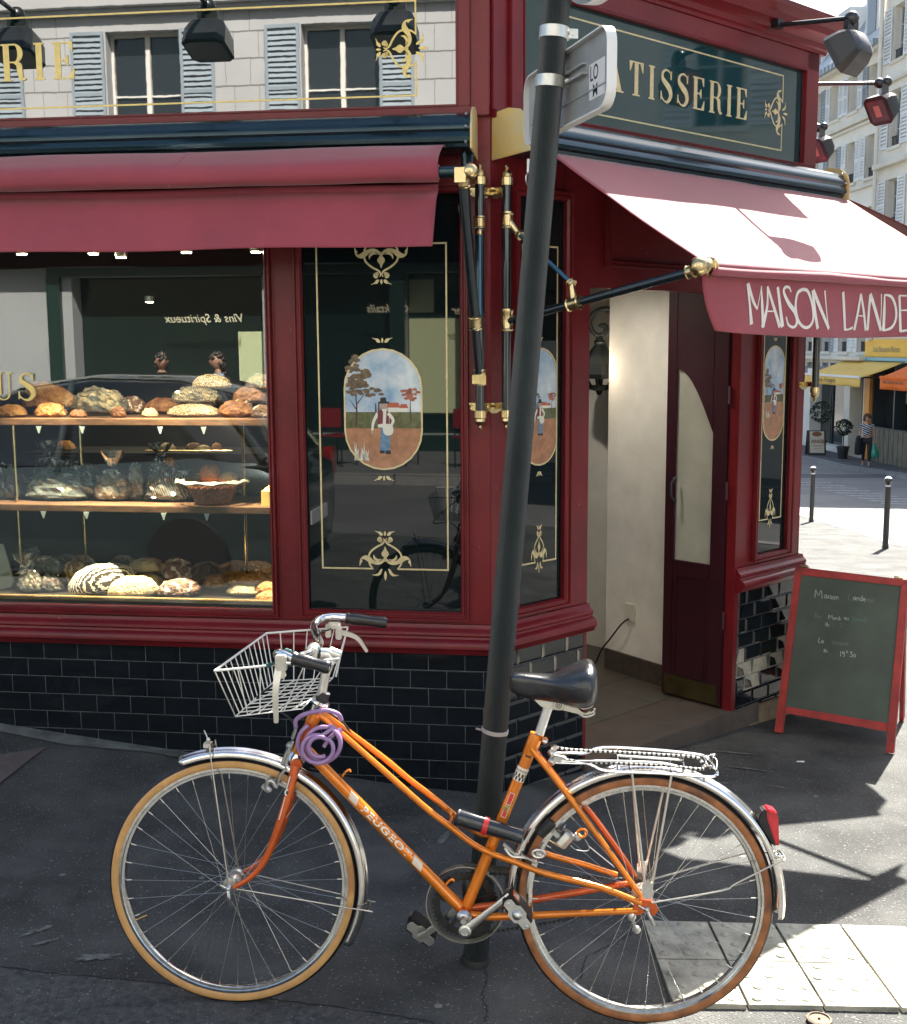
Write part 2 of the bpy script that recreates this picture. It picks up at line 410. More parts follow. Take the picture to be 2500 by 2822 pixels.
def crack(pts,w_=.003):
    P=[onground(*q) for q in pts]; P=cat_rom(P,8); o=[];o2=[]
    for i,p in enumerate(P):
        d=(P[min(i+1,len(P)-1)]-P[max(i-1,0)]); d.z=0; d.normalize(); n_=V((-d.y,d.x,0)); k=w_*rnd.uniform(.3,1); j=rnd.uniform(-.004,.004)
        o.append(p+n_*(k+j)); o2.append(p+n_*(j-k))
    b=MB(); vs=[]
    for p in o+o2: vs.append((p.x,p.y,gz(p.x,p.y)+.0052))
    n=len(o); b.add(vs,[(i,i+1,n+i+1,n+i) for i in range(n-1)]); struct(b.build('pavement_crack',crk,fix=False))
crack([(1330,2668),(1345,2700),(1330,2740),(1342,2790),(1335,2822)])
crack([(0,2668),(180,2690),(420,2712),(700,2752),(1000,2790),(1200,2822)],.004); crack([(1780,2560),(1900,2556),(2000,2562),(2200,2563),(2500,2566)],.004)
crack([(1600,2700),(1620,2640),(1700,2600),(1760,2560)],.002)
# little litter: pale spots of gum, a scrap of paper
gum=mat('gum',(.16,.165,.16),.8)
for i,(px,py,s_) in enumerate(((172,2411,.011),(556,2420,.010),(248,2457,.006),(200,2521,.004),(1208,2773,.012),(1097,2680,.004),(1735,2193,.01),(2249,2195,.012),(1440,2632,.004),(739,2222,.007),(330,2060,.004),(2045,2360,.014))):
    q=onground(px,py); b=MB(); b.lathe([(s_,0),(s_*.9,.0016),(s_*.3,.002)],(q.x,q.y,q.z),(0,0,1),9)
    o=b.build('gum_spot',gum,smooth=True); tag(center_single(o),'flattened pale chewing gum spot on the dark pavement','chewing gum','chewing gum spots on the pavement')
q=onground(2206,2101); b=MB(); b.add([q+V(p) for p in ((-.018,0,.002),(.018,-.006,.002),(.02,.004,.006),(-.016,.008,.004))],[(0,1,2,3)])
tag(center_single(b.build('paper_scrap',mat('paper',(.75,.75,.72),.8),solid=.0006)),'tiny white paper scrap on the dark pavement behind the rear wheel','paper scrap')
# ============================================================ THE SHOP
SH=root('bakery_shop',KP*1.0,'maroon corner bakery with black tiled foot, painted glass panels and gold lettered signs','shop')
ZB=-.16
# ---- metro tiles
tile=mat('black_metro_tile',(.006,.009,.012),.07,ior=1.6,var=.3,vs=12,rv=.02)
chip=mat('chipped_tile_body',(.40,.36,.28),.9,var=.2,vs=30,bump=.3,bs=90)
grout=mat('grout',(.105,.115,.115),.9,var=.4,vs=20)
def tiles(fr,u0,u1,zt,zb,name,seed=1,phase=0,broken=(),bv=.010,dp=.006,g=.0022):
    r=random.Random(seed); b=MB(); tw,th=.1525,.0775
    b.k=1; b.box(fr,u0,u1,-.03,0.0,zb,zt); row=0; z=zt
    while z>zb:
        off=(row%2)*tw/2+phase; i0=int((u0-off)/tw)-1
        for i in range(i0,int((u1-off)/tw)+2):
            a=max(u0,i*tw+off)+g/2; c=min(u1,(i+1)*tw+off)-g/2
            if c-a<.012: continue
            t=z-g/2; bt=max(zb,z-th+g/2)
            if t-bt<.02: continue
            k=(row,i-i0); br=k in broken
            if br:
                b.k=2; tl=0
                b.add([fr.p(a,.0005,bt),fr.p(c,.0005,bt),fr.p(c-.03*r.random(),.0025,t),fr.p(a+.03*r.random(),.0025,t)],[(0,1,2,3)])
                b.k=0
                if r.random()<.6: b.add([fr.p(a+bv,dp,bt+bv),fr.p((a+c)/2,dp,bt+bv*.7),fr.p((a+c)/2-.02,dp,t-.03),fr.p(a+bv,dp,t-bv)],[(0,1,2,3)])
                continue
            b.k=0; j=lambda:r.uniform(-.0004,.0004)*dp/.006
            bvx=min(bv,(c-a)*.35); bvz=min(bv,(t-bt)*.35)
            b.add([fr.p(a,.0005,bt),fr.p(c,.0005,bt),fr.p(c,.0005,t),fr.p(a,.0005,t),fr.p(a+bvx,dp+j(),bt+bvz),fr.p(c-bvx,dp+j(),bt+bvz),fr.p(c-bvx,dp+j(),t-bvz),fr.p(a+bvx,dp+j(),t-bvz)],
                  [(4,5,6,7),(0,1,5,4),(1,2,6,5),(2,3,7,6),(3,0,4,7)])
        z-=th; row+=1
    return b.build(name,[tile,grout,chip],SH,fix=True)
tiles(FA,-4.2,-.004,.4975,-.2,'tile_cladding',1,.045,bv=.0035,dp=.0008,g=.0026)
tiles(CH,.004,.578,.4975,-.26,'tile_cladding',2,.0)
tiles(CH,1.775,2.325,.4975,-.145,'tile_cladding',3,.02,broken={(4,1),(5,1),(5,2),(6,2),(6,4),(7,4),(5,3),(4,4)})
# ---- moulded ledge (profile swept along both walls, mitred at the corner)
prof=[(.0,.618),(.012,.618),(.016,.606),(.020,.600),(.026,.596),(.034,.588),(.036,.578),(.030,.570),(.034,.562),(.048,.556),(.056,.548),(.060,.536),(.060,.527),(.052,.520),(.046,.512),(.040,.500),(.022,.494),(.0,.492)]
def sweep(name,pr,segs,m=paint,smooth=True,parent=SH,endcaps=True):
    """segs: list of mitred stations -> function (d,z)->point"""
    b=MB(); b.loft([[st(d,z) for d,z in pr] for st in segs],caps=endcaps); return b.build(name,m,parent,smooth=smooth,auto=32)
nA,nC=FA.n,CH.n
mit=(nA+nC)/ (1+nA.dot(nC))
corner=lambda d,z: FA.o+mit*d+V((0,0,z))
fu=lambda u:(lambda d,z:FA.p(u,d,z)); cv=lambda v_:(lambda d,z:CH.p(v_,d,z))
sweep('ledge',prof,[fu(-4.2),corner,cv(.600)])
RW=Fr(CH.p(2.333,0,0),R(97.55-101),toward=V((30,6,0)))   # right hand return wall of the pavilion
e=RW.e if RW.e.y>0 else -RW.e
sweep('ledge',prof,[cv(1.745),cv(2.37),lambda d,z:CH.p(2.36,-.8,z)])
# ---- window frame and pilasters, left wall : rails around openings
def frame_mould(fr,u0,u1,z0,z1,w_=.034,d0=.004,parent=SH,m=paint,name='window_moulding'):
    """picture-frame moulding just outside the opening u0..u1,z0..z1"""
    b=MB(); pr=[(0,0.0),(0,.010),(.007,.020),(.013,.020),(.017,.013),(.024,.013),(.028,.024),(.034,.024),(.036,.0)]
    k=w_/.036; rings=[]
    for (u,z,su,sz) in ((u0,z0,-1,-1),(u1,z0,1,-1),(u1,z1,1,1),(u0,z1,-1,1),(u0,z0,-1,-1)):
        rings.append([fr.p(u+su*a*k,d0+d,z+sz*a*k) for a,d in pr])
    b.loft(rings,caps=False); return b.build(name,m,parent,smooth=True,auto=30)
b=MB()
wz0,wz1=.640,2.34
# flat carcass pieces of the left wall
b.box(FA,-4.2,-.905,-.05,.0,.618,.655)          # sill rail under the big window
b.box(FA,-.905,-.758,-.05,.0,.618,2.50)         # pier between window and glass panel
b.box(FA,-.758,-.12,-.05,.0,.618,.668)
b.box(FA,-.12,.0,-.05,.0,.618,2.50)             # corner pilaster
b.box(FA,-4.2,-.905,-.05,.0,2.22,2.50)
b.box(FA,-.758,-.12,-.05,.0,2.335,2.50)
b.box(FA,-4.2,-.0,-.05,.0,2.50,2.62)
b.build('wall_panelling',paint,SH,bevel=.002)
frame_mould(FA,-.756,-.121,.668,2.335)
frame_mould(FA,-4.15,-.912,.655,2.22,w_=.026)
b=MB()
for u in (-.882,-.775): b.box(FA,u,u+.006,0,.004,.64,2.4)
b.build('bead',paint,SH)
# chamfer wall
b=MB()
b.box(CH,.0,.150,-.05,.0,.618,2.50); b.box(CH,.150,.430,-.05,.0,.618,.668); b.box(CH,.150,.430,-.05,.0,2.335,2.50)
b.box(CH,.430,.598,-.09,.0,-.13,2.50)
b.box(CH,.598,1.735,-.06,-.004,1.99,2.50); b.box(CH,1.735,1.760,-.06,-.004,1.99,2.50)       # lintel over the door
b.box(CH,1.735,1.775,-.052,.004,-.145,1.99)      # jamb
b.box(CH,1.760,1.915,-.05,.0,.618,2.50); b.box(CH,2.205,2.335,-.05,.0,.618,2.50)
b.box(CH,1.915,2.205,-.05,.0,.618,.668); b.box(CH,1.915,2.205,-.05,.0,2.335,2.50); b.box(CH,.0,2.335,-.05,.0,2.50,2.62)
b.box(RW,-.0,3.5,-.05,.0,.4,2.62) if False else None
b.build('wall_panelling',paint,SH,bevel=.002)
frame_mould(CH,.150,.430,.668,2.335); frame_mould(CH,1.915,2.205,.668,2.335)
frame_mould(CH,.72,1.62,2.11,2.42,w_=.03,d0=0)
# threshold, step, interior floor
stone=mat('worn_threshold_stone',(.085,.066,.053),.75,var=.22,vs=6,bump=.15,bs=40,dirt=(9,.62,(.06,.05,.04),.06))
b=MB(); b.box(CH,.580,1.985,-.36,.016,-.24,-.130); b.build('threshold',stone,SH,bevel=.006)
b=MB(); b.box(CH,1.90,2.33,-.02,.010,-.33,-.148); b.build('plinth_block',mat('plinth_stone',(.26,.19,.12),.85,var=.25,vs=12,bump=.3),SH,bevel=.006)
ftile=mat('floor_tile',(.085,.078,.066),.45,var=.12,vs=9,bump=.04)
b=MB(); b.k=1; b.box(CH,-.6,2.6,-3.6,-.361,-.2,-.136); b.k=0
for i in range(8):
    for j in range(8):
        a=-.6+i*.40+.17; d=-.361-j*.40
        b.box(CH,a,a+.396,d-.396,d,-.137,-.131)
b.build('floor_tiling',[ftile,mat('tile_joint',(.05,.05,.045),.9)],SH)
# cream wall inside the door, skirting, socket and cord
b=MB(); b.prism([CH.p(1.838,-.40,-.131),CH.p(1.925,-.99,-.131),CH.p(2.08,-.99,-.131),CH.p(2.08,-.40,-.131)],(0,0,2.5))
b.build('inner_wall',cream,SH)
b=MB(); b.prism([CH.p(1.823,-.40,-.131),CH.p(1.908,-.985,-.131),CH.p(1.93,-.985,-.131),CH.p(1.84,-.40,-.131)],(0,0,.12)); b.build('skirting',mat('grey_skirting',(.07,.055,.05),.6,var=.2,vs=20),SH,bevel=.002)
# room shell
b=MB(); b.box(FA,-5.2,-.2,-3.4,-3.35,-.2,2.6)
P=lambda a,c,z:V((a,c,z))
b.box(CH,-1.0,3.2,-3.75,-3.7,-.2,2.6)
b.build('back_wall',cream,SH)
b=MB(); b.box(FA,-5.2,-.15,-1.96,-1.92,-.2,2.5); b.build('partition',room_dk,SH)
b=MB()
pl=[FA.p(-5.3,-.051,0),FA.p(-.0,-.051,0),CH.p(2.33,-.051,0),CH.p(2.34,-3.9,0),FA.p(-5.3,-3.5,0)]
b.prism([p+V((0,0,2.5)) for p in pl],(0,0,.10)); b.build('ceiling',mat('shop_ceiling',(.10,.09,.075),.9),SH)
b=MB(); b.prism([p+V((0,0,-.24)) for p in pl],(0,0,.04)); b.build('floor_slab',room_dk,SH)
b=MB(); b.box(CH,2.30,2.333,-5.0,-.051,-.3,2.5); b.build('side_wall',paint,SH)
b=MB(); b.box(CH,2.26,2.30,-3.7,-.051,-.13,2.5); b.build('side_wall',cream,SH)
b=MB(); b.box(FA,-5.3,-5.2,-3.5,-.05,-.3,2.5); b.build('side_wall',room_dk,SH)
# ---- sign band, sign glasses, cornice
b=MB()
b.box(FA,-4.2,-.002,-.05,.030,2.62,2.655); b.box(FA,-.122,-.076,-.05,.030,2.655,3.20); b.box(FA,-.076,-.002,-.05,.012,2.655,3.2); b.box(FA,-4.2,-.002,-.05,.030,3.20,3.26)
b.box(CH,.002,2.33,-.05,.030,2.612,2.645); b.box(CH,.002,.085,-.05,.012,2.645,3.20); b.box(CH,.085,.153,-.05,.030,2.645,3.20); b.box(CH,2.215,2.33,-.05,.030,2.645,3.2); b.box(CH,.002,2.33,-.05,.030,3.115,3.2)
b.build('sign_frame',paint,SH,bevel=.003)
b=MB()
for fr,a,c,z0,z1 in ((FA,-4.15,-.122,2.655,3.20),(CH,.153,2.215,2.645,3.115)):
    for (u0,u1,za,zb) in ((a,c,z0,z0+.008),(c-.008,c,z0+.008,z1-.008),(a,a+.008,z0+.008,z1-.008),(a,c,z1-.008,z1)): b.box(fr,u0,u1,.006,.034,za,zb)
b.build('sign_bead',paint,SH,bevel=.002)
b=MB(); b.box(FA,-4.15,-.122,-.03,.004,2.655,3.2); SG1=b.build('sign_glass',signglass,SH)
b=MB(); b.box(CH,.153,2.215,-.03,.004,2.645,3.115); SG2=b.build('sign_glass',signglass2,SH)
pc=[(0.03,3.20),(.038,3.20),(.042,3.215),(.055,3.222),(.060,3.245),(.085,3.262),(.110,3.270),(.118,3.30),(.135,3.312),(.150,3.330),(.150,3.352),(.0,3.372),(-.05,3.372),(-.05,3.20)]
sweep('cornice',pc,[fu(-4.3),corner,cv(2.335),lambda d,z:CH.p(2.335+d,-.03,z),lambda d,z:CH.p(2.335+d,-3.5,z)][:3]+[],m=paint)
sweep('cornice',pc,[cv(2.335),lambda d,z:CH.p(2.335+max(d,0),d if d<0 else d,z),lambda d,z:CH.p(2.335+d,-3.5,z)],m=paint)
b=MB(); b.prism([p+V((0,0,3.33)) for p in pl],(0,0,.03)); b.build('roof',mat('zinc_roof',(.25,.26,.27),.5,.6,var=.2,vs=4),SH)
b=MB(); b.box(CH,2.28,2.333,-3.9,-.051,2.6,3.34); b.box(FA,-5.3,-5.2,-3.5,-.05,2.6,3.34); b.build('attic_wall',paint,SH)
# ---- glass panels
b=MB(); b.box(FA,-.758,-.12,-.03,-.006,.668,2.335); GP1=b.build('glass_panel',blackglass,SH)
b=MB(); b.box(CH,.150,.430,-.03,-.006,.668,2.335); GP2=b.build('glass_panel',blackglass,SH)
b=MB(); b.box(CH,1.915,2.205,-.03,-.006,.668,2.335); GP3=b.build('glass_panel',blackglass,SH)
for g_ in (GP1,GP2,GP3,SG1,SG2): ORG[g_.name]=V(KP)
# ---- ornaments : designs in local metres (x right, y up)
def lens(x0,y0,x1,y1,w_,k=8,bend=0):
    a,c=V((x0,y0,0)),V((x1,y1,0)); d=c-a; n=V((-d.y,d.x,0)).normalized(); L_=[];Rr=[]
    for i in range(k+1):
        t=i/k; wv=w_*math.sin(math.pi*t)**.8; ctr=a+d*t+n*bend*math.sin(math.pi*t)
        L_.append(ctr+n*wv/2); Rr.append(ctr-n*wv/2)
    return L_+Rr[::-1][1:-1]
def strk(pts,ws,k=6):
    p=cat_rom([(x,y,0) for x,y in pts],k); n=len(p); out=[];o2=[]
    for i,q in enumerate(p):
        d=(p[min(i+1,n-1)]-p[max(i-1,0)]).normalized(); nn=V((-d.y,d.x,0)); t=i/(n-1)*(len(ws)-1); j=min(int(t),len(ws)-2); wv=ws[j]+(ws[j+1]-ws[j])*(t-j)
        out.append(q+nn*wv/2); o2.append(q-nn*wv/2)
    return [[out[i],out[i+1],o2[i+1],o2[i]] for i in range(n-1)]
def blob(pts,k=5): return [q for q in cat_rom([(x,y,0) for x,y in pts],k,True)]
def mir(pl): return [V((-p.x,p.y,0)) for p in pl]
def trio(s=1,oy=0):
    A=[lens(0,oy+s*-.5*43,0,oy+s*.5*43,19)]
    l=blob([(88,oy+s*22),(60,oy+s*16),(35,oy+s*14),(18,oy-s*10),(26,oy-s*19),(44,oy-s*14),(58,oy+s*4)])
    return A+[l,mir(l)]
def orn_base():
    P=[]; P+=trio(1,302)
    half=[]
    half+=strk([(30,262),(48,268),(60,250),(48,236),(26,246)][::-1],[16,15,10]) 
    half+=[blob([(24,228),(42,224),(56,238),(54,254),(38,262),(24,250)])]
    half+=strk([(14,262),(6,244),(14,222),(34,206),(66,190),(108,160),(132,132),(141,102)],[6,15,16,15])
    half+=strk([(140,54),(128,26),(104,-4)],[15,15,10])
    half+=[blob([(0,72),(6,92),(40,66),(70,62),(100,72),(130,100),(160,112),(196,102),(218,72),(222,20),(208,44),(196,60),(204,78),(176,76),(150,58),(120,44),(84,34),(48,36),(18,52),(0,74)],3)]
    half+=[blob([(30,84),(56,80),(84,96),(98,120),(102,92),(88,72),(60,62)])]
    for h in half: P.append(h); P.append(mir(h))
    P.append(blob([(0,192),(12,162),(29,138),(30,120),(18,104),(10,92),(12,70),(0,60),(-12,70),(-10,92),(-18,104),(-30,120),(-29,138),(-12,162)],4))
    P.append(lens(0,-18,0,-104,24))
    l=blob([(26,-4),(44,-8),(60,-34),(84,-50),(116,-54),(90,-62),(62,-62),(38,-44)]); P+=[l,mir(l)]
    return P
ORN=orn_base(); S_=.000484
def place(b,fr,polys,u,z,s=S_,d=.0,th=.0012,rot=0,flip=1,sx=1,k=0):
    c,sn=math.cos(rot),math.sin(rot); b.k=k
    for p in polys:
        q=[]
        for a in p:
            x=a.x*s*sx; y=a.y*s*flip; q.append((x*c-y*sn,x*sn+y*c))
        b.prism([fr.p(u+x,d,z+y) for x,y in q],fr.n*th)
def gline(b,fr,u0,u1,z0,z1,d=-.0055,th=.001): b.box(fr,u0,u1,d,d+th,z0,z1)
def gold_panel(fr,u0,u1,z0,z1,cu,glass,gm,sx=1,t=.0065,gap=.052):
    b=MB()
    for u in (u0,u1-t): gline(b,fr,u,u+t,z0,z1)
    for z,sg in ((z0,1),(z1-t,-1)):
        gline(b,fr,u0+t,cu-gap*sx,z,z+t); gline(b,fr,cu+gap*sx,u1-t,z,z+t)
    place(b,fr,ORN,cu,z0+.004,d=-.0056,sx=sx); place(b,fr,ORN,cu,z1-.004,d=-.0056,flip=-1,sx=sx)
    place(b,fr,trio(1,0),cu,1.770,d=-.0056,sx=sx); place(b,fr,trio(-1,0),cu,1.216,d=-.0056,sx=sx)
    b.build('gold_ornament',gm,glass)
# medallion painting (a farm scene with a sower), gold rimmed stadium
pm=dict(sky=mat('paint_sky',(.20,.36,.55),.25,var=1,vs=9,var2=(.66,.70,.72),coat=.6),field=mat('paint_field',(.085,.095,.03),.3,var=.5,vs=40,coat=.6),earth=mat('paint_earth',(.38,.17,.08),.3,var=.3,vs=26,coat=.6),
  leaf=mat('paint_leaf',(.13,.085,.045),.35,var=.5,vs=60,coat=.5),trunk=mat('paint_trunk',(.06,.03,.02),.4),skin=mat('paint_skin',(.45,.30,.22),.4),white=mat('paint_white',(.72,.70,.60),.4),
  vest=mat('paint_vest',(.16,.02,.03),.4),blue=mat('paint_blue',(.12,.22,.33),.4,var=.3,vs=50),blk=mat('paint_black',(.01,.01,.01),.4),red=mat('paint_red_roof',(.45,.10,.05),.4),red2=mat('paint_autumn',(.34,.10,.06),.4,var=.5,vs=60))
def stad(w_,h,n=12):
    r=w_/2; o=[]
    for i in range(n+1): a=math.pi*i/n; o.append(V((r*math.cos(a),h/2-r+r*math.sin(a),0)))
    for i in range(n+1): a=math.pi+math.pi*i/n; o.append(V((r*math.cos(a),-(h/2-r)+r*math.sin(a),0)))
    return o
def clipy(poly,y0,y1):
    def cl(P,y,keep):
        out=[]
        for i in range(len(P)):
            a,c=P[i],P[(i+1)%len(P)]; ia,ic=keep(a.y-y),keep(c.y-y)
            if ia: out.append(a)
            if ia!=ic: t=(y-a.y)/(c.y-a.y); out.append(a+(c-a)*t)
        return out
    return cl(cl(poly,y0,lambda v_:v_>=0),y1,lambda v_:v_<=0)
def medal(fr,cu,cz,w_,h,glass,gm,sx=1):
    b=MB(); o=stad(w_,h); i_=stad(w_-.014,h-.014); n=len(o); vs=[fr.p(cu+p.x*sx,-.004,cz+p.y) for p in o]+[fr.p(cu+p.x*sx,-.004,cz+p.y) for p in i_]+[fr.p(cu+p.x*sx,-.0056,cz+p.y) for p in o]
    b.add(vs,[(k,(k+1)%n,n+(k+1)%n,n+k) for k in range(n)]+[(k,2*n+k,2*n+(k+1)%n,(k+1)%n) for k in range(n)]); b.build('medallion_rim',gm,glass)
    S=w_/320.; W=stad(w_-.014,h-.014); b=MB(); ms=['sky','field','earth','leaf','trunk','skin','white','vest','blue','blk','red','red2']; Y=lambda v_:v_*S
    lay=[0]
    def put(polys,key,dd):
        b.k=ms.index(key)
        for p in polys: b.add([fr.p(cu+q.x*sx,-.0053+dd*.0003,cz+q.y) for q in p],[tuple(range(len(p)))])
    sc2=lambda pts:[V((x*S,y*S,0)) for x,y in pts]
    put([clipy(W,Y(-10),h)],'sky',0); put([clipy(W,Y(-75),Y(-10))],'field',0); put([clipy(W,-h,Y(-75))],'earth',0)
    rr=random.Random(5)
    def fol(cx,cy,rx,ry,n_,key,sz):
        for k in range(n_):
            a=rr.uniform(0,6.28); r_=rr.random()**.5; x,y=cx+rx*r_*math.cos(a),cy+ry*r_*math.sin(a)
            if abs(x)>146: continue
            put([sc2([(x+sz*(.7+.5*rr.random())*math.cos(t),y+sz*.55*(.7+.5*rr.random())*math.sin(t)) for t in [j*6.283/7 for j in range(7)]])],key,2+k*.15)
    # tree left
    for pts,wd in (([(-112,-70),(-108,10),(-112,60)],[10,6,4]),([(-109,0),(-136,40)],[5,2]),([(-108,20),(-70,70)],[5,2]),([(-110,40),(-104,100)],[4,2])):
        put([[q*1 for q in s_] for s_ in [[V((p.x*S,p.y*S,0)) for p in s2] for s2 in strk(pts,wd,4)]],'trunk',1)
    fol(-100,150,42,62,26,'leaf',17); fol(-118,82,30,26,12,'leaf',15); fol(-52,70,52,18,16,'leaf',13); fol(-96,110,40,30,10,'leaf',16)
    put([[V((p.x*S,p.y*S,0)) for p in s2] for s2 in strk([(112,-50),(110,10),(112,40)],[6,4,2],3)],'trunk',1)
    fol(112,62,40,26,20,'red2',11)
    put([sc2([(20,-10),(66,-10),(66,10),(20,10)]),sc2([(66,-8),(98,-8),(98,8),(66,8)])],'white',1.2)
    put([sc2([(14,8),(70,8),(62,28),(22,28)]),sc2([(66,6),(102,6),(96,22),(72,22)])],'red',1.3)
    for x in (-30,-18,-8): put([sc2([(x-4,-10),(x+4,-10),(x+2,26),(x-2,26)])],'trunk',1.1)
    # sower
    put([blob([(-14*S,-170*S),(22*S,-170*S),(26*S,-110*S),(22*S,-70*S),(-8*S,-70*S),(-12*S,-120*S)],4)],'blue',4)
    put([sc2([(-16,-176),(4,-176),(4,-164),(-16,-164)]),sc2([(8,-178),(30,-178),(28,-164),(8,-164)])],'blk',4.2)
    put([sc2([(-22,-72),(24,-72),(26,-20),(14,4),(-8,4),(-24,-20)])],'white',4.4)
    put([sc2([(-24,-60),(-2,-56),(0,-10),(-8,4),(-22,-14)]),sc2([(10,-56),(24,-60),(24,-14),(14,0)])],'vest',4.6)
    put([blob([(0,-62*S),(34*S,-60*S),(40*S,-90*S),(24*S,-104*S),(2*S,-96*S)],4)],'white',4.8)
    put([[V((p.x*S,p.y*S,0)) for p in s2] for s2 in strk([(-22,-14),(-40,-50),(-46,-86)],[14,12,8],4)],'white',4.5)
    put([sc2([(-50,-98),(-42,-98),(-40,-84),(-50,-84)])],'skin',4.7)
    put([[V((p.x*S,p.y*S,0)) for p in s2] for s2 in strk([(20,-14),(40,-40),(34,-62)],[14,12,9],4)],'white',5)
    put([blob([(-8*S,4*S),(12*S,4*S),(15*S,26*S),(-9*S,28*S)],4)],'skin',4.9)
    put([sc2([(-20,24),(26,24),(24,31),(14,32),(12,48),(-10,48),(-12,32),(-20,30)])],'blk',5.2)
    for k in range(16):
        x=-110+rr.uniform(-10,50); put([sc2([(x-5,-205),(x+5,-205),(x+rr.uniform(-12,12),-205+rr.uniform(30,80))])],'white',4)
    b.build('medallion_painting',[pm[k] for k in ms],glass,fix=False)
medal(FA,-.436,1.494,.322,.490,GP1,gold); gold_panel(FA,-.702,-.173,.838,2.150,-.436,GP1,gold)
medal(CH,.290,1.494,.215,.490,GP2,gold,sx=1); gold_panel(CH,.182,.398,.838,2.150,.290,GP2,gold,sx=.44)
medal(CH,2.060,1.494,.190,.490,GP3,gold,sx=1); gold_panel(CH,1.955,2.165,.838,2.150,2.060,GP3,gold,sx=.44)
# ---- sign lettering : fat-faced roman capitals, drawn in a unit box (height 1)
def rect(x0,y0,x1,y1): return [V((x0,y0,0)),V((x1,y0,0)),V((x1,y1,0)),V((x0,y1,0))]
def arcband(cx,cy,rx,ry,wx,wy,a0,a1,n=14):
    out=[]
    for i in range(n):
        t0=a0+(a1-a0)*i/n; t1=a0+(a1-a0)*(i+1)/n
        f=lambda t,k:V((cx+(rx+k*wx)*math.cos(t),cy+(ry+k*wy)*math.sin(t),0))
        out.append([f(t0,1),f(t1,1),f(t1,-1),f(t0,-1)])
    return out
S1=.17; H1=.045
def serif(x,y): return rect(x-.06,y,x+S1+.06,y+H1)
def glyph(c):
    if c=='I': return [rect(.06,0,.06+S1,1),rect(0,0,.29,H1),rect(0,1-H1,.29,1)],.29
    if c=='T': return [rect(.25,0,.25+S1,1),rect(.16,0,.51,H1),rect(0,1-H1,.67,1),[V((0,1,0)),V((.02,.70,0)),V((.05,.70,0)),V((.16,.955,0))],[V((.67,1,0)),V((.51,.955,0)),V((.62,.70,0)),V((.65,.70,0))]],.67
    if c=='E': return [rect(.06,0,.06+S1,1),rect(0,0,.60,H1),rect(0,1-H1,.58,1),rect(.2,.48,.42,.48+H1),[V((.60,0,0)),V((.62,.30,0)),V((.59,.30,0)),V((.46,.045,0))],[V((.58,1,0)),V((.46,.955,0)),V((.55,.74,0)),V((.58,.74,0))],[V((.42,.36,0)),V((.45,.36,0)),V((.45,.65,0)),V((.42,.65,0)),V((.34,.505,0))]],.62
    if c=='P': return [rect(.06,0,.06+S1,1),rect(0,0,.32,H1),rect(0,1-H1,.4,1),rect(.2,.44,.4,.48)]+arcband(.38,.72,.19,.26,.075,.02,-math.pi/2,math.pi/2),.66
    if c=='R': return [rect(.06,0,.06+S1,1),rect(0,0,.30,H1),rect(0,1-H1,.4,1),rect(.2,.48,.4,.52)]+arcband(.38,.74,.17,.24,.075,.02,-math.pi/2,math.pi/2)+strk([(.36,.50),(.50,.42),(.53,.2),(.58,.05),(.70,.04)],[.05,.16,.15,.12,.03],5),.70
    if c=='A': return [[V((.30,1,0)),V((.38,1,0)),V((.72,0,0)),V((.52,0,0)),V((.28,.80,0))],[V((.30,1,0)),V((.34,.93,0)),V((.10,0,0)),V((.05,0,0))],rect(0,0,.2,H1),rect(.44,0,.80,H1),rect(.15,.30,.5,.34)],.80
    if c=='S': return strk([(.52,.70),(.50,.90),(.32,.975),(.13,.88),(.12,.70),(.30,.55),(.46,.42),(.52,.22),(.38,.035),(.20,.03),(.05,.16),(.03,.32)],[.02,.05,.06,.10,.17,.21,.18,.12,.05,.05,.03],6)+[[V((.50,.70,0)),V((.54,.70,0)),V((.55,.97,0)),V((.48,.90,0))],[V((.01,.32,0)),V((.05,.32,0)),V((.08,.10,0)),V((.0,.03,0))]],.58
    if c=='U': return [rect(.06,.2,.06+S1,1),rect(0,1-H1,.3,1),rect(.50,.25,.54,1),rect(.42,1-H1,.63,1)]+arcband(.30,.24,.21,.22,.03,.02,math.pi,2*math.pi),.63
    return [],.3
def sign_text(fr,txt,u0,z0,h,glass,gm,gap=.14,right=False,d=.0045,wd=1.0,name='gold_letter'):
    tot=sum(glyph(c)[1]*wd+gap for c in txt)-gap
    u=u0-tot*h if right else u0
    for c in txt:
        ps,w_=glyph(c); b=MB()
        for k,p in enumerate(ps): b.prism([fr.p(u+q.x*h*wd,d+.00005*k,z0+q.y*h) for q in p],fr.n*.0016)
        b.build(name,gm,glass); u+=(w_*wd+gap)*h
sign_text(FA,'BOULANGERIE'[7:],-1.668,2.813,.143,SG1,goldy,gap=.25,right=True,wd=1.03)
sign_text(CH,'PATISSERIE',.545,2.811,.142,SG2,gold,gap=.265,wd=1.02)
def sign_frame(fr,u0,u1,z0,z1,glass,gm,ends=(1,1),os_=.62):
    b=MB(); t=.0065; zc=(z0+z1)/2; g_=.115
    b.box(fr,u0,u1,.0042,.0056,z0,z0+t); b.box(fr,u0,u1,.0042,.0056,z1-t,z1)
    for k,(u,en) in enumerate(((u0,ends[0]),(u1-t,ends[1]))):
        if not en: continue
        b.box(fr,u,u+t,.0042,.0056,z0+t,zc-.05); b.box(fr,u,u+t,.0042,.0056,zc+.05,z1-t)
        place(b,fr,ORN,u+t/2,zc,s=S_,d=.0043,rot=(math.pi/2 if k else -math.pi/2))
    b.build('gold_ornament',gm,glass)
sign_frame(FA,-4.0,-.284,2.702,3.057,SG1,goldy,(0,1)); sign_frame(CH,.33,2.040,2.700,3.064,SG2,gold)
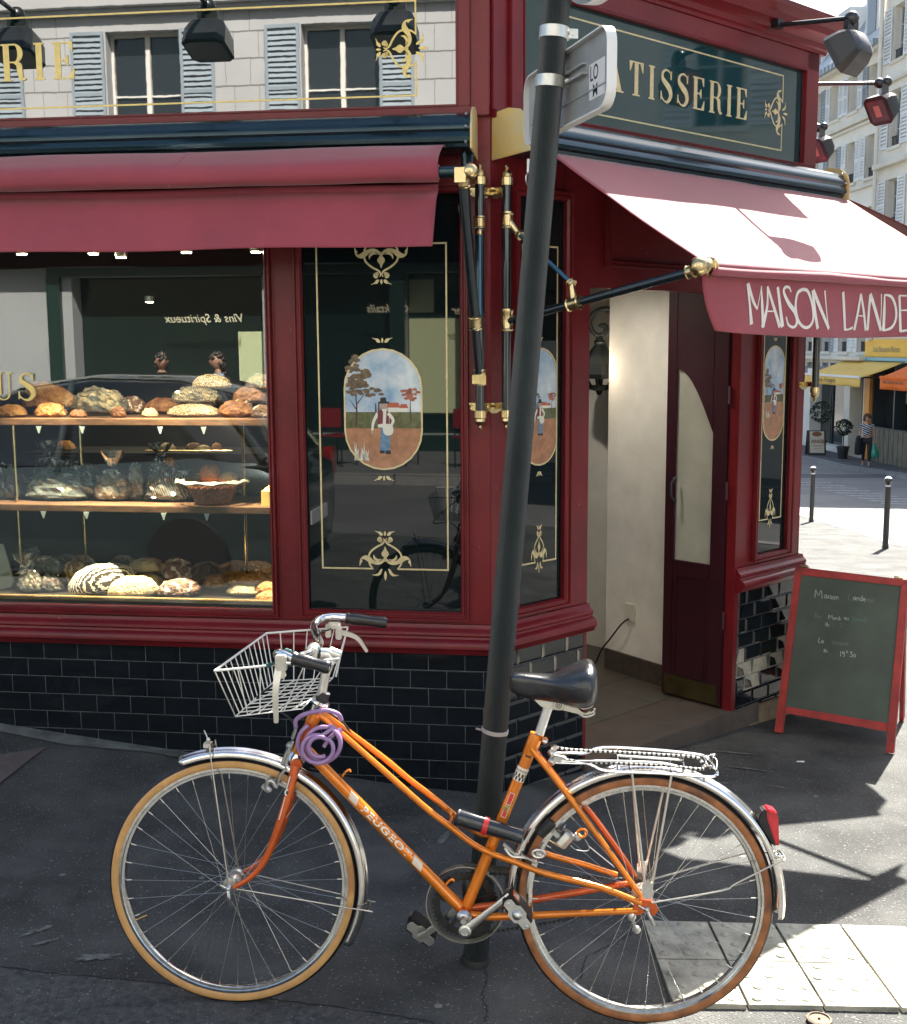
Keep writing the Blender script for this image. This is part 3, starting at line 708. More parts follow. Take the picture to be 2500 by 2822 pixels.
# window glass letters "...S" at the left edge of the display window
sign_text(FA,'S',-1.995,1.53,.115,SH,goldy,d=-.018,wd=1.1,name='window_letter')
sign_text(FA,'U',-2.10,1.53,.115,SH,goldy,d=-.018,wd=1.1,name='window_letter')
b=MB(); b.box(FA,-4.15,-.905,-.026,-.020,.655,2.22); b.build('window_pane',pane,SH)
# display deck and front nosing
b=MB(); b.box(FA,-4.15,-.905,-.75,-.03,.60,.672); b.build('display_deck',wood_dk,SH)
b=MB(); b.box(FA,-4.15,-.908,-.05,-.031,.672,.690); b.build('deck_nosing',mat('oak_nosing',(.36,.24,.11),.4,.2,var=.3,vs=10,stretch=(1,8,8)),SH,bevel=.003)
# ---- folded door leaf
D=root('door_leaf',CH.p(1.74,-.06,-.13),'dark maroon door leaf folded inward with arched glass light','door') if False else None
def door():
    fr=Fr(CH.p(1.742,-.055,0),R(47.1-90),toward=CH.p(.5,-.4,0)); 
    if fr.e.dot(-CH.n)<0: fr.e=-fr.e
    L_=.375
    # stiles and rails with an arched light (arch springs from hinge side up to the lock stile)
    b=MB()
    b.box(fr,.0,.085,-.02,.02,-.118,2.03); b.box(fr,L_-.060,L_,-.02,.02,-.118,2.03)
    b.box(fr,.085,L_-.06,-.02,.02,-.118,.62)
    # solid head with quarter arch cut: build as prism
    A=[]; u0,u1=.085,L_-.06
    for i in range(11):
        t=i/10; A.append((u0+(u1-u0)*t,1.30+.32*math.sin(t*math.pi/2)))
    poly=[(u0,2.03)]+A+[(u1,2.03)]
    b.prism([fr.p(u,-.02,z) for u,z in poly],fr.n*.04)
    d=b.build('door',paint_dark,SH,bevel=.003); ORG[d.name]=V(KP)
    b=MB(); 
    for (a,c,z0,z1) in ((.10,.115,.0,.55),(L_-.09,L_-.075,.0,.55),(.115,L_-.09,.0,.015),(.115,L_-.09,.535,.55)): b.box(fr,a,c,.02,.028,z0,z1)
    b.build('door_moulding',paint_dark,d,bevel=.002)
    b=MB(); b.box(fr,.085,L_-.06,-.004,.004,.62,1.64)
    b.build('door_glass',mat('frosted_glass',(.42,.42,.36),.3,var=.12,vs=6,coat=.5),d)
    b=MB(); b.box(fr,.02,L_-.02,.020,.024,-.11,-.005); b.build('kick_plate',mat('old_brass_plate',(.11,.09,.04),.45,.8,var=.3,vs=12),d)
    b=MB(); b.tube([fr.p(L_-.075,.03,.93),fr.p(L_-.065,.055,.96),fr.p(L_-.065,.055,1.03),fr.p(L_-.075,.03,1.06)],.008,8); b.build('door_handle',rubber,d,smooth=True)
    b=MB()
    for z in (.3,.97,1.45): b.tube([fr.p(-.006,.022,z),fr.p(-.006,.022,z+.09)],.008,8)
    b.build('hinge',paint_dark,d,smooth=True)
    # second folded leaf edge behind
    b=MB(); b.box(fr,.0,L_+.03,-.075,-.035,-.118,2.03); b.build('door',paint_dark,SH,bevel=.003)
door()
# coat hook line on the door head, socket and cord on the cream wall
b=MB(); s0=CH.p(1.8415,-.86,0)
b.prism([CH.p(1.876,-.74,.19),CH.p(1.888,-.82,.19),CH.p(1.902,-.82,.19),CH.p(1.890,-.74,.19)],(0,0,.10)); b.build('power_socket',mat('socket_white',(.7,.68,.6),.4),SH,bevel=.003)
b=MB(); b.tube(cat_rom([CH.p(1.874,-.78,.205),CH.p(1.86,-.82,.17),CH.p(1.880,-.92,.06),CH.p(1.905,-1.0,-.02),CH.p(1.92,-1.06,-.12)],5),.005,6)
tag(center_single(b.build('power_cord',rubber,None,smooth=True)),'thin black cord hanging from the white socket inside the doorway','power cord')
# ============================================================ AWNINGS
canv=None
fab=mat('burgundy_awning_cloth',(.28,.040,.060),.75,var=.12,vs=3,bump=.12,bs=300,sheen=.3,dirt=(2.5,.62,(.21,.032,.047),.2),spots=(26,.80,(.5,.4,.4),.015))
white_paint=mat('white_lettering',(.78,.74,.70),.6,var=.05,vs=20)
def awning(fr,label,u0,u1,pr_top,bar,val,lf,loc,cap_u,group=None):
    """pr_top: list (d,z) of cloth section; bar: (d,z,r); val: function(u,t)->(d,z)"""
    A=root('awning',fr.p(loc,0,2.5),label,'awning')
    # cassette: half round lacquered box with ribs
    c0,c1=cap_u
    pr=[(.0,2.612),(.05,2.622),(.10,2.618),(.145,2.604),(.165,2.592),(.172,2.580),(.178,2.574),(.186,2.560),(.188,2.545),(.182,2.536),(.186,2.528),(.190,2.515),(.186,2.500),(.172,2.494),(.168,2.482),(.155,2.476),(.0,2.476)]
    b=MB(); b.loft([[fr.p(u,d,z) for d,z in pr] for u in (c0,c1)]); b.build('cassette',steel_grn,A,smooth=True,auto=28)
    capm=mat('yellow_end_plate',(.70,.46,.12),.35,.15,var=.35,vs=9,var2=(.60,.52,.30)) 
    for u,sg in ((c0,-1),(c1,1)):
        b=MB(); rr=[(0,2.455),(0,2.63),(.09,2.640),(.150,2.628),(.185,2.60),(.200,2.56),(.203,2.47)]
        b.prism([fr.p(u,d,z) for d,z in rr],fr.e*(.007*sg)); 
        b.build('end_plate',capm,A,bevel=.002)
        b=MB()
        for d,z in ((.168,2.604),(.19,2.556),(.19,2.50)): b.ball(fr.p(u-.018*sg,d+.001,z-.004),.006,8)
        b.build('rivet',alu,A,smooth=True)
    # cloth
    N=60; b=MB()
    top=[V((d,z,0)) for d,z in pr_top]; tp=cat_rom(top,5)
    def f(s,t):
        u=u0+(u1-u0)*s; i=t*(len(tp)-1); j=min(int(i),len(tp)-2); q=tp[j]+(tp[j+1]-tp[j])*(i-j)
        sag=-.008*math.sin(math.pi*t)*(1+.5*math.sin(u*5))+.003*noise.noise(V((u*4,t*3,1))); return fr.p(u,q.x,q.y+sag)
    b.grid(f,N,len(tp)-1); b.build('awning_cloth',fab,A,smooth=True,solid=.0012,fix=True)
    k=u0+.62 if fr is not CH else 99
    while k<u1-.1:
        s_=(k-u0)/(u1-u0); b=MB(); b.loft([[f(s_+a/(u1-u0),t)+V((0,0,.0016)) for a in (-.007,.007)]+[f(s_+a/(u1-u0),t)+V((0,0,.0026)) for a in (.007,-.007)] for t in [i/12 for i in range(13)]]); b.build('cloth_seam',fab,A); k+=1.2
    d,z,r=bar; b=MB(); b.tube([fr.p(u0-.0,d,z),fr.p(u1,d,z)],r,16); b.build('front_bar',fab,A,smooth=True)
    b=MB(); b.grid(lambda s,t:fr.p(*(lambda q:(q[0],q[1],q[2]))(val(s,t))),int(N*1.5),22); vo=b.build('valance',fab,A,smooth=True,solid=.0012)
    return A,vo
# left awning: almost closed
def valL(s,t):
    u=-4.15+(4.15-.163)*s; fold=.010*math.sin(u*9+t*3)*t+.012*math.sin(u*2.3+1)*t
    roll=.030*math.exp(-((t-.0)/.12)**2)
    return (u-.004*t,.300+.105*t**.8+fold*.7-.028*math.exp(-((t-.10)/.10)**2), 2.335-.232*t+.003*math.sin(u*6))
AL,vl=awning(FA,'nearly closed burgundy awning hanging over the bread window',-4.15,-.150,[(.170,2.482),(.215,2.486),(.27,2.470),(.335,2.440),(.375,2.415),(.392,2.385),(.385,2.350),(.355,2.332)],(.352,2.366,.026),valL,None,-2.0,(-4.2,-.056))
# bar end with brass fittings and the folded arm against the wall
b=MB(); b.tube([FA.p(-.165,.352,2.366),FA.p(-.075,.352,2.366)],.021,14); b.build('bar_end',steel_grn,AL,smooth=True)
def brass_clamp(b,p,ax,r=.03,h=.05,lug=None):
    ax=V(ax).normalized(); b.lathe([(r*.82,-h/2),(r,-h/2),(r*1.04,-h*.42),(r*.9,-h*.34),(r*.92,h*.3),(r*1.06,h*.38),(r*1.02,h/2),(r*.82,h/2)],p,ax,16)
def post(fr,u,A,zt=2.375,zb=1.475,dz=(2.215,1.84),side=1):
    """black enamelled guide post on brass feet; part of its awning"""
    b=MB(); b.tube([fr.p(u,.075,zb),fr.p(u,.075,zt)],.0185,16); b.build('guide_post',tube_blk,A,smooth=True)
    for z,s in ((zt,1),(zb,-1)):
        b=MB(); b.lathe([(.019,-.02*s),(.026,-.02*s),(.026,.008*s),(.020,.012*s),(.022,.022*s),(.014,.034*s),(.006,.040*s),(.009,.047*s),(.005,.055*s),(.001,.057*s)] if s>0 else [(.001,-.057),(.005,-.055),(.009,-.047),(.006,-.040),(.014,-.034),(.022,-.022),(.020,-.012),(.026,-.008),(.026,.02),(.019,.02)],fr.p(u,.075,z),(0,0,1),16)
        # triangular wall flange
        zz=z-.035*s+.0*s
        b.prism([fr.p(u-.052,.003,zz+.012),fr.p(u+.052,.003,zz+.012),fr.p(u+.046,.003,zz-.014),fr.p(u+.012,.003,zz-.030),fr.p(u-.012,.003,zz-.030),fr.p(u-.046,.003,zz-.014)],fr.n*.006)
        b.box(fr,u-.010,u+.010,.006,.062,zz-.012,zz+.012)
        for du in (-.043,.043): b.ball(fr.p(u+du,.011,zz),.0065,8)
        b.build('post_bracket',brass,A,smooth=True,auto=35)
posts=[]
post(FA,-.034,AL); 
# left awning folded arm
b=MB(); p0=FA.p(-.066,.33,2.34); p1=FA.p(-.044,.150,1.835); b.tube([p0,p1],[.022,.019],14); p2=FA.p(-.036,.085,1.60); b.tube([p1,FA.p(-.037,.09,1.64)],.0165,12); b.build('folding_arm',tube_blk,AL,smooth=True)
b=MB(); brass_clamp(b,p0+(p1-p0)*.015,p1-p0,.025,.035); brass_clamp(b,p1,p1-p0,.027,.05); b.build('arm_joint',brass,AL,smooth=True,auto=35)
b=MB(); b.cube(FA.p(-.072,.352,2.352),FA.e*.020,FA.n*.024,V((0,0,.026))); b.ball(FA.p(-.040,.352,2.366),.031,18); b.tube([FA.p(-.060,.352,2.366),FA.p(-.04,.352,2.366)],.012,10); b.build('bar_knuckle',brass,AL,bevel=0,smooth=True,auto=35)
b=MB(); b.tube([FA.p(-.032,.10,2.19),FA.p(-.030,.105,1.86)],.008,10); b.build('strut',mat('blue_steel',(.05,.13,.20),.25,.6),AL,smooth=True)
b=MB(); brass_clamp(b,FA.p(-.034,.078,2.215),(0,0,1),.024,.045); brass_clamp(b,FA.p(-.032,.100,2.175),(0,0,1),.014,.02); brass_clamp(b,FA.p(-.034,.078,1.625),(0,0,1),.027,.062)
b.box(FA,-.062,-.008,.080,.105,1.60,1.635); b.build('slider',brass,AL,smooth=True,auto=35)
b=MB()
b.tube([FA.p(-.085,.12,2.47),FA.p(-.085,.13,2.40)],.014,10); b.tube([FA.p(-.06,.12,2.47),FA.p(-.062,.15,2.40)],.010,10); b.build('cassette_bracket',steel_grn,AL,smooth=True)
# right awning on the cut corner: fully lowered
def valR(s,t):
    u=.145+(2.40-.145)*s
    w_=.020*math.sin(u*3.1+.6)*t+.010*math.sin(u*7.7)*t*t
    ex=.115*t**1.6*math.exp(-s*9)
    return (u+ex,.893+w_-.04*t*math.exp(-s*6)-.01*t, 1.995-(.222-.02*math.exp(-s*9))*t+.004*math.sin(u*4)*t)
AR,vr=awning(CH,'lowered burgundy awning with white lettered valance over the bakery door',.150,2.40,[(.168,2.482),(.30,2.398),(.45,2.306),(.60,2.212),(.75,2.122),(.87,2.052),(.915,2.030),(.932,2.010),(.925,1.990),(.905,1.985)],(.900,2.012,.026),valR,None,1.2,(.012,2.365))
post(CH,.012,AR)
piv=CH.p(.012,.085,1.84); tip=CH.p(.118,.885,2.000); elb=None
arm_dir=(tip-piv).normalized()
hp=CH.hit(1552,862,.30); t_=.38
E1=piv+(tip-piv)*t_
b=MB(); b.tube([piv,tip],.0165,14); b.build('awning_arm',tube_blk,AR,smooth=True)
b=MB(); brass_clamp(b,E1,arm_dir,.027,.055); brass_clamp(b,tip-arm_dir*.02,arm_dir,.024,.03); brass_clamp(b,CH.p(.012,.078,1.845),(0,0,1),.026,.085); brass_clamp(b,CH.p(.012,.078,2.225),(0,0,1),.026,.062)
b.tube([CH.p(.012,.078,2.225),CH.p(.030,.118,2.175)],[.020,.012],12)
b.tube([E1,E1+V((-.012,0,.075))],[.016,.011],12)
b.build('arm_joint',brass,AR,smooth=True,auto=35)
st0=CH.p(.030,.118,2.175); st1=E1+V((-.012,0,.075))
b=MB(); b.tube([st0,st1],.0085,10); b.build('strut',MC['blue_steel'],AR,smooth=True)
b=MB(); brass_clamp(b,st0+(st1-st0)*.04,st1-st0,.018,.02); brass_clamp(b,st1,st1-st0,.018,.02); b.build('strut_collar',brass,AR,smooth=True,auto=35)
b=MB(); b.ball(CH.p(.112,.900,2.012),.034,18); b.tube([CH.p(.130,.900,2.012),CH.p(.185,.900,2.012)],.030,16); brass_clamp(b,CH.p(.172,.9,2.012),CH.e,.033,.02); b.build('bar_knuckle',brass,AR,smooth=True,auto=35)
# eye hook under the cassette
b=MB(); e0=CH.p(.085,.12,2.455)
b.tube([e0,e0-V((0,0,.05))],.007,8); b.tube([e0-V((0,0,.075))+CH.e*(.012*math.cos(a))+V((0,0,.024*math.sin(a))) for a in [i*6.283/16 for i in range(16)]],.0035,6,closed=True); b.build('crank_eye',alu,AR,smooth=True)
# right end: second post on the far edge and its arm
post(CH,2.325,AR,zt=2.35,zb=1.50)
pv2=CH.p(2.34,.09,1.86); tp2=CH.p(2.36,.885,2.0); b=MB(); b.tube([pv2,tp2],.0165,12); b.build('awning_arm',tube_blk,AR,smooth=True)
b=MB(); brass_clamp(b,pv2+(tp2-pv2)*.12,tp2-pv2,.027,.05); brass_clamp(b,CH.p(2.325,.078,1.86),(0,0,1),.026,.085); b.ball(CH.p(2.42,.9,2.012),.034,14); b.build('arm_joint',brass,AR,smooth=True,auto=35)
# lettering, thin and thick hand drawn capitals, on the valance
LS=[ # (stroke points in survey crop px, widths px)
 ([(-185,1150),(-150,1390),(-120,1610)],[26,22,40]),([(-180,1150),(-112,1350),(-62,1440)],[30,26,18]),([(-62,1440),(-42,1290),(-26,1180)],[10,8,8]),([(-30,1180),(-8,1400),(22,1645)],[8,30,34]),
 ([(38,1185),(50,1400),(15,1640)],[12,26,44]),([(38,1185),(120,1400),(215,1640)],[22,28,32]),([(60,1462),(145,1462)],[10,10]),
 ([(155,1190),(195,1400),(245,1640)],[30,32,40]),
 ([(310,1245),(285,1195),(240,1195),(228,1250),(290,1370),(370,1470),(402,1570),(375,1640),(310,1615),(275,1525)],[12,18,22,24,34,36,34,20,18,14]),
 ([(440,1215),(385,1260),(372,1400),(410,1560),(480,1640),(545,1630),(580,1540),(560,1390),(500,1240),(440,1215)],[24,28,26,26,22,24,28,26,24,24]),
 ([(555,1225),(590,1440),(635,1660)],[34,32,34]),([(560,1225),(660,1440),(765,1660)],[34,34,30]),([(692,1230),(725,1440),(762,1660)],[18,12,10]),
 ([(902,1245),(935,1460),(965,1672)],[32,34,34]),([(965,1668),(1010,1666),(1062,1645)],[20,14,22]),
 ([(1105,1265),(1100,1460),(1085,1675)],[24,32,36]),([(1105,1265),(1165,1460),(1225,1675)],[20,26,30]),([(1115,1512),(1185,1516)],[10,10]),
 ([(1212,1268),(1225,1460),(1248,1678)],[34,32,34]),([(1212,1268),(1300,1460),(1395,1675)],[34,36,30]),([(1335,1268),(1362,1460),(1385,1670)],[14,10,8]),
 ([(1372,1275),(1395,1460),(1420,1680)],[20,36,40]),([(1372,1275),(1450,1300),(1505,1400),(1528,1530),(1500,1640),(1420,1682)],[14,24,28,32,28,14]),
 ([(1535,1280),(1560,1460),(1585,1690)],[32,32,34]),([(1535,1285),(1640,1290)],[12,14]),([(1560,1452),(1640,1450)],[10,14]),([(1585,1688),(1665,1672)],[20,16]),
 ]
def val_surf(v_,z):
    # invert valR approximately: depth of the cloth at (v,z)
    s=max(0,min(1,(v_-.145)/(2.40-.145))); t=max(0,min(1,(1.995-z)/(.222-.02*math.exp(-s*9))))
    for k in range(3):
        q=valR(s,t); s-= (q[0]-v_)/2.255; t+= (q[2]-z)/.22; s=max(0,min(1,s)); t=max(0,min(1,t))
    return valR(s,t)[1]
def letter_on_val(strokes,shift=0):
    b=MB()
    for pts,ws in strokes:
        P2=[CH.uz(2100+x/4.0875,500+y/4.0875,.885) for x,y in pts]
        sc_=4.7/3250/4.0875*1.18
        for pl in strk([(a+shift,z) for a,z in P2],[w_*sc_*1.25 for w_ in ws],5):
            b.prism([CH.p(p.x,val_surf(p.x,p.y)+.0022,p.y) for p in pl],CH.n*.0008)
    return b
groups=[(0,4),(4,7),(7,8),(8,9),(9,10),(10,13),(13,15),(15,18),(18,21),(21,23),(23,27)]
for a,c in groups: letter_on_val(LS[a:c]).build('valance_letter',white_paint,AR,fix=True)
# third awning, on the return wall round the corner
E3=CH.p(2.345,.0,0); RT=Fr(E3,R(-1),toward=V((30,E3.y,0)))
def val3(s,t):
    u=.22+2.9*s; return (u,.93+.012*math.sin(u*4)*t,2.155-.21*t)
AT,v3=awning(RT,'third burgundy awning, on the side wall round the corner beyond the bakery door',.22,3.12,[(.168,2.56),(.4,2.47),(.65,2.36),(.87,2.25),(.94,2.20),(.95,2.18)],(.925,2.18,.026),val3,None,1.5,(.12,3.2))
b=MB(); b.tube([RT.p(.3,.08,1.95),RT.p(.3,.90,2.15)],.0165,12); b.tube([RT.p(3.0,.08,1.95),RT.p(3.0,.90,2.15)],.0165,12); b.build('awning_arm',tube_blk,AT,smooth=True,split=True)
b=MB(); b.box(RT,.0,3.6,-.06,.0,-.4,3.3); b.build('side_wall',paint,SH)
# ============================================================ SPOTLIGHTS on arms
lampblk=mat('lamp_black',(.012,.013,.014),.35,coat=.2); reflm=mat('lamp_reflector',(.22,.15,.13),.3,.5); glm=mat('lamp_glass',(.10,.08,.08),.08,coat=.5)
def spot(fr,u,zc,reach,label,tiltback=.5,arm_z=.12,size=1,group='spotlights on arms above the shop signs',z0=None,refl=True):
    """floodlight hanging at the end of a horizontal arm, facing back to the wall and down"""
    L_=root('spotlight',fr.p(u,0,zc+.18),label,'spotlight',group)
    az=zc+arm_z
    b=MB(); b.tube([fr.p(u,.10,az+.04),fr.p(u,reach-.02,az)],.011,10); b.build('arm',lampblk,L_,smooth=True)
    b=MB(); b.cube(fr.p(u,.10,az+.045),fr.e*.03,fr.n*.02,V((0,0,.02))); b.build('arm_foot',lampblk,L_,bevel=.003)
    b=MB(); b.ball(fr.p(u,reach,az-.005),.035*size,12); b.cube(fr.p(u+.0,reach+.0,az-.035),fr.e*.045*size,fr.n*.012,V((0,0,.02))); b.build('swivel',lampblk,L_,smooth=True,auto=40)
    # body: tapered box; mouth looks toward wall and down
    mouth=(-fr.n*math.cos(tiltback)-V((0,0,math.sin(tiltback)))).normalized(); upv=fr.e.cross(mouth).normalized(); 
    if upv.z<0: upv=-upv
    c=fr.p(u,reach,zc-.02); rings=[]
    for t,wx,wy in ((-.075,.045,.035),(-.06,.075,.06),(-.02,.092,.080),(.045,.095,.095),(.055,.097,.097)):
        o=c+mouth*t*size; k=.72
        rings.append([o+fr.e*(a*wx*size)+upv*(g*wy*size) for a,g in ((-1,-k),(-1,k),(-k,1),(k,1),(1,k),(1,-k),(k,-1),(-k,-1))])
    b=MB(); b.loft(rings); b.build('housing',lampblk,L_,bevel=.003,smooth=True,auto=30)
    b=MB(); o=c+mouth*.0565*size; k=.72
    b.prism([o+fr.e*(a*.082*size)+upv*(g*.082*size) for a,g in ((-1,-k),(-1,k),(-k,1),(k,1),(1,k),(1,-k),(k,-1),(-k,-1))],mouth*.002)
    b.build('front_glass',glm,L_)
    b=MB(); o=c+mouth*.0590*size
    if refl: b.prism([o+fr.e*(a*.045*size)+upv*(g*.05*size+.012) for a,g in ((-1,-.8),(-.6,.8),(.6,.8),(1,-.8))],mouth*.001); b.build('reflector',reflm,L_)
    return L_
spot(FA,-2.14,3.085,.48,'black spotlight on an arm, leftmost above the big mirroring sign',tiltback=1.3,refl=False)
spot(FA,-1.27,3.085,.48,'black spotlight on an arm above the mirroring sign, between two others',tiltback=1.3,refl=False)
spot(FA,-.45,3.085,.48,'black spotlight on an arm above the right end of the mirroring sign',tiltback=1.3,refl=False)
spot(CH,1.82,3.085,.48,'large black spotlight against the sky at the right end of the sign over the door')
# two lamps on the return wall, sticking out beyond the corner
def bell(px,py,py2,D_,label,base,arm0):
    pass
RR=Fr(CH.p(2.36,-.02,0),R(-14),toward=V((30,8,0)))
print('RR n',RR.n)
def spotR(px,py,Y,label,wallx,size=1.0):
    """floodlight seen from its back side, on a bar running out from the return wall"""
    tip=aty(px,py,Y); 
    L_=root('spotlight',tip+V((-.5,0,.05)),label,'spotlight','spotlights on the return wall')
    b=MB(); b.tube([V((wallx,Y+.03,tip.z)),tip],.011,10); b.build('arm',lampblk,L_,smooth=True)
    b=MB(); b.ball(tip,.035*size,12); b.ball(tip+V((.045,0,.006)),.035*size,12); b.cube(tip+V((.03,0,-.035)),V((.02,0,0)),V((0,.02,0)),V((0,0,.03))); b.build('swivel',lampblk,L_,smooth=True)
    c=tip+V((.03,0,-.155*size)); s=size
    # faceted body like a kite seen obliquely; mouth faces left-down toward the wall
    mouth=V((-.72,-.42,-.55)).normalized(); e1=mouth.cross(V((0,0,1))).normalized(); e2=e1.cross(mouth).normalized()
    rings=[]
    for t,wx,wy in ((-.085,.04,.03),(-.07,.075,.055),(-.02,.092,.085),(.05,.095,.10),(.06,.097,.102)):
        o=c+mouth*t*s; rings.append([o+e1*(a*wx*s)+e2*(g*wy*s) for a,g in ((-1,-.7),(-1,.7),(-.7,1),(.7,1),(1,.7),(1,-.7),(.7,-1),(-.7,-1))])
    b=MB(); b.loft(rings); b.build('housing',lampblk,L_,bevel=.003,smooth=True,auto=30)
    b=MB(); o=c+mouth*.0605*s
    b.prism([o+e1*(a*.07*s)+e2*(g*.075*s) for a,g in ((-1,-1),(-1,1),(1,1),(1,-1))],mouth*.002); b.build('front_glass',glm,L_)
    b=MB(); o=c+mouth*.064*s
    b.prism([o+e1*(a*.024*s)+e2*(g*.04*s) for a,g in ((-1,-1),(-1,1),(1,1),(1,-1))],mouth*.001); b.build('reflector',mat('lit_reflector',(.34,.22,.19),.5),L_)
    return L_
spotR(2423,229,7.05,'black spotlight on a long bar sticking out over the street right of the shop',1.84,.85)
spotR(2252,352,8.3,'small black spotlight just right of the shop edge, lower of the pair over the street',1.83,.85)
# ============================================================ WALL LANTERN inside the door
def lantern():
    c=aty(1655,1000,6.85); d=c-CO
    L_=root('wall_lantern',V((c.x,c.y,1.95)),'black wall lantern with two lit bulbs hanging inside the doorway','lantern')
    s=6.85/3250; X=lambda px:c.x+(px-1655)*s; Z=lambda py:aty(1655,py,6.85).z; Y=6.85
    cp=lambda x,y:V((X(1560+x/3.144),Y,Z(750+y/3.144)))
    ir=mat('lantern_iron',(.008,.014,.014),.5)
    b=MB(); b.tube(cat_rom([cp(420,322),cp(310,318),cp(235,360),cp(203,430),cp(225,505),cp(270,545),cp(320,535),cp(345,495),cp(330,462),cp(300,465),cp(292,478)],6),.014,10)
    b.tube([cp(420,322),cp(420,322)+V((0,.35,0))],.012,8)
    b.lathe([(.012,0),(.02,-.02),(.035,-.04),(.02,-.06),(.03,-.08),(.012,-.1)],cp(290,545),(0,0,1),12); b.build('bracket',ir,L_,smooth=True)
    top=cp(290,640); b=MB()
    b.lathe([(.02,.02),(.035,.0),(.075,-.05),(.11,-.10),(.118,-.16),(.11,-.185),(.1,-.17)],top,(0,0,1),8); b.build('hood',ir,L_)
    b=MB(); zt=top.z-.18; zb=cp(290,1000).z
    for k in range(6):
        a=k*math.pi/3+.2; b.tube([top+V((.098*math.cos(a),.098*math.sin(a),-.18)),V((top.x+.055*math.cos(a),top.y+.055*math.sin(a),zb))],.006,6)
    b.lathe([(.0,-.045),(.012,-.04),(.02,-.02),(.06,-.01),(.062,.012),(.05,.015)],V((top.x,top.y,zb)),(0,0,1),12); b.tube([V((top.x,top.y,zb)),V((top.x,top.y,zb+.17))],.012,8); b.build('cage',ir,L_)
    b=MB()
    for dx in (-.028,.03):
        b.lathe([(.001,-.045),(.014,-.03),(.019,0),(.012,.03),(.001,.045)],V((top.x+dx,top.y-.02,cp(0,828).z)),(0,0,1),12)
    b.build('bulb',mat('lit_bulb',(1,.7,.3),.5,emis=(1,.62,.22),es=30),L_,smooth=True)
lantern()
_lp=bpy.data.lights.new('lantern_light','POINT'); _lp.energy=4; _lp.color=(1,.80,.55); _lp.shadow_soft_size=.06
_lo=bpy.data.objects.new('lantern_light',_lp); C.objects.link(_lo); _q=aty(1655,1013,6.78); _lo.location=_q
# ---- small ceiling spots in the display window, lit; the last is an added doorway fill
WARM=(1,.78,.52)
VEST_FILL=CH.p(1.15,-.75,2.34)  # added spot just inside the door, brightens the cream wall
for i,(px,py) in enumerate(((257,699),(334,709),(514,695),(706,694),(412,832),(60,700),(0,0))):
    fr=FA; D_=(-.07,-.075,-.07,-.07,-1.4,-.07,0)[i]; u,z=fr.uz(px,py,D_); z=min(z,2.38)
    if i==6: u,D_,z=(VEST_FILL-FA.o).dot(FA.e),(VEST_FILL-FA.o).dot(FA.n),2.34
    L_=root('ceiling_spot',fr.p(u,D_,z),'small lit warm ceiling spot inside the shop, over bread or added at doorway','ceiling spot','lit ceiling spots inside the shop')
    b=MB(); b.lathe([(.022,.0),(.026,.004),(.026,.03),(.0,.03)],fr.p(u,D_,z),(0,0,1),14); b.build('bezel',alu,L_,smooth=True)
    b=MB(); b.lathe([(.0,-.001),(.020,-.001),(.020,.002),(.0,.002)],fr.p(u,D_,z-.002),(0,0,1),12); b.build('spot_lens',mat('spot_glow',(1,.9,.7),.5,emis=WARM,es=25),L_)
    ld=bpy.data.lights.new('spot_lamp','SPOT'); ld.energy=(14,95,100,14,6,95,8)[i]; ld.color=WARM if i<6 else (1,.90,.76); ld.spot_size=R((125,52,52,125,120,52,150)[i]); ld.spot_blend=.8; ld.shadow_soft_size=.03
    lo=bpy.data.objects.new('spot_lamp',ld); C.objects.link(lo); lo.parent=L_; lo.location=(0,0,-.03)
# ============================================================ SIGN POLE
pb=onground(1310,2652); pb=V((pb.x,pb.y,gz(pb.x,pb.y)))
ptop=aty(1535,0,pb.y+.02); ptop2=pb+(ptop-pb)*1.18
PO=root('sign_pole',pb,'dark ribbed street sign pole leaning right in front of the shop corner','sign pole')
pd=(ptop2-pb).normalized(); pa,pc_=basis(pd)
ribm=mat('ribbed_pole_sleeve',(.036,.045,.047),.4,.0,var=.25,vs=5,bump=.05)
b=MB(); N=110; rings=[]; L_=(ptop2-pb).length
for k in range(15):
    t=k/14; c=pb+pd*(L_*t); rings.append([c+(pa*math.cos(a)+pc_*math.sin(a))*(.0355+(.0013 if j%2 else -.0013)) for j in range(N) for a in (2*math.pi*j/N,)])
b.loft(rings); b.build('pole_sleeve',ribm,PO,smooth=False,fix=True)
b=MB(); b.lathe([(.043,-.06),(.043,.012),(.039,.02),(.036,.02)],pb,pd,32); b.build('pole_foot',mat('pole_foot_black',(.012,.012,.012),.6,var=.3,vs=30),PO,smooth=True,auto=30)
def onpole(py):
    # point of the pole axis seen at image row py
    lo,hi=0,1.2
    for i in range(40):
        m=(lo+hi)/2; P=pb+(ptop-pb)*m; q=P-CO; y=1411-FPX*q.dot(CU)/q.dot(CF)
        if y>py: lo=m
        else: hi=m
    return pb+(ptop-pb)*lo
clampm=mat('galvanised_band',(.62,.62,.58),.35,.8,var=.12,vs=20)
for py in (92,227):
    c=onpole(py); b=MB(); b.lathe([(.0372,-.015),(.0395,-.015),(.0395,.015),(.0372,.015)],c,pd,32)
    x=V((.95,.3,0)).normalized(); b.cube(c+x*.05+V((0,-.012,0)),x*.018,V((0,.004,0)),V((0,0,.012))); b.tube([c+x*.048+V((0,-.028,0)),c+x*.048+V((0,.02,0))],.007,8)
    b.build('band_clamp',clampm,PO,smooth=True,auto=30)
c=onpole(2012); b=MB(); b.lathe([(.0370,-.006),(.0395,-.005),(.0395,.005),(.0370,.006)],c,(pd+V((.06,-.05,0))).normalized(),32); b.tube([c+V((-.038,-.01,.004)),c+V((-.055,-.015,.01))],.003,6)
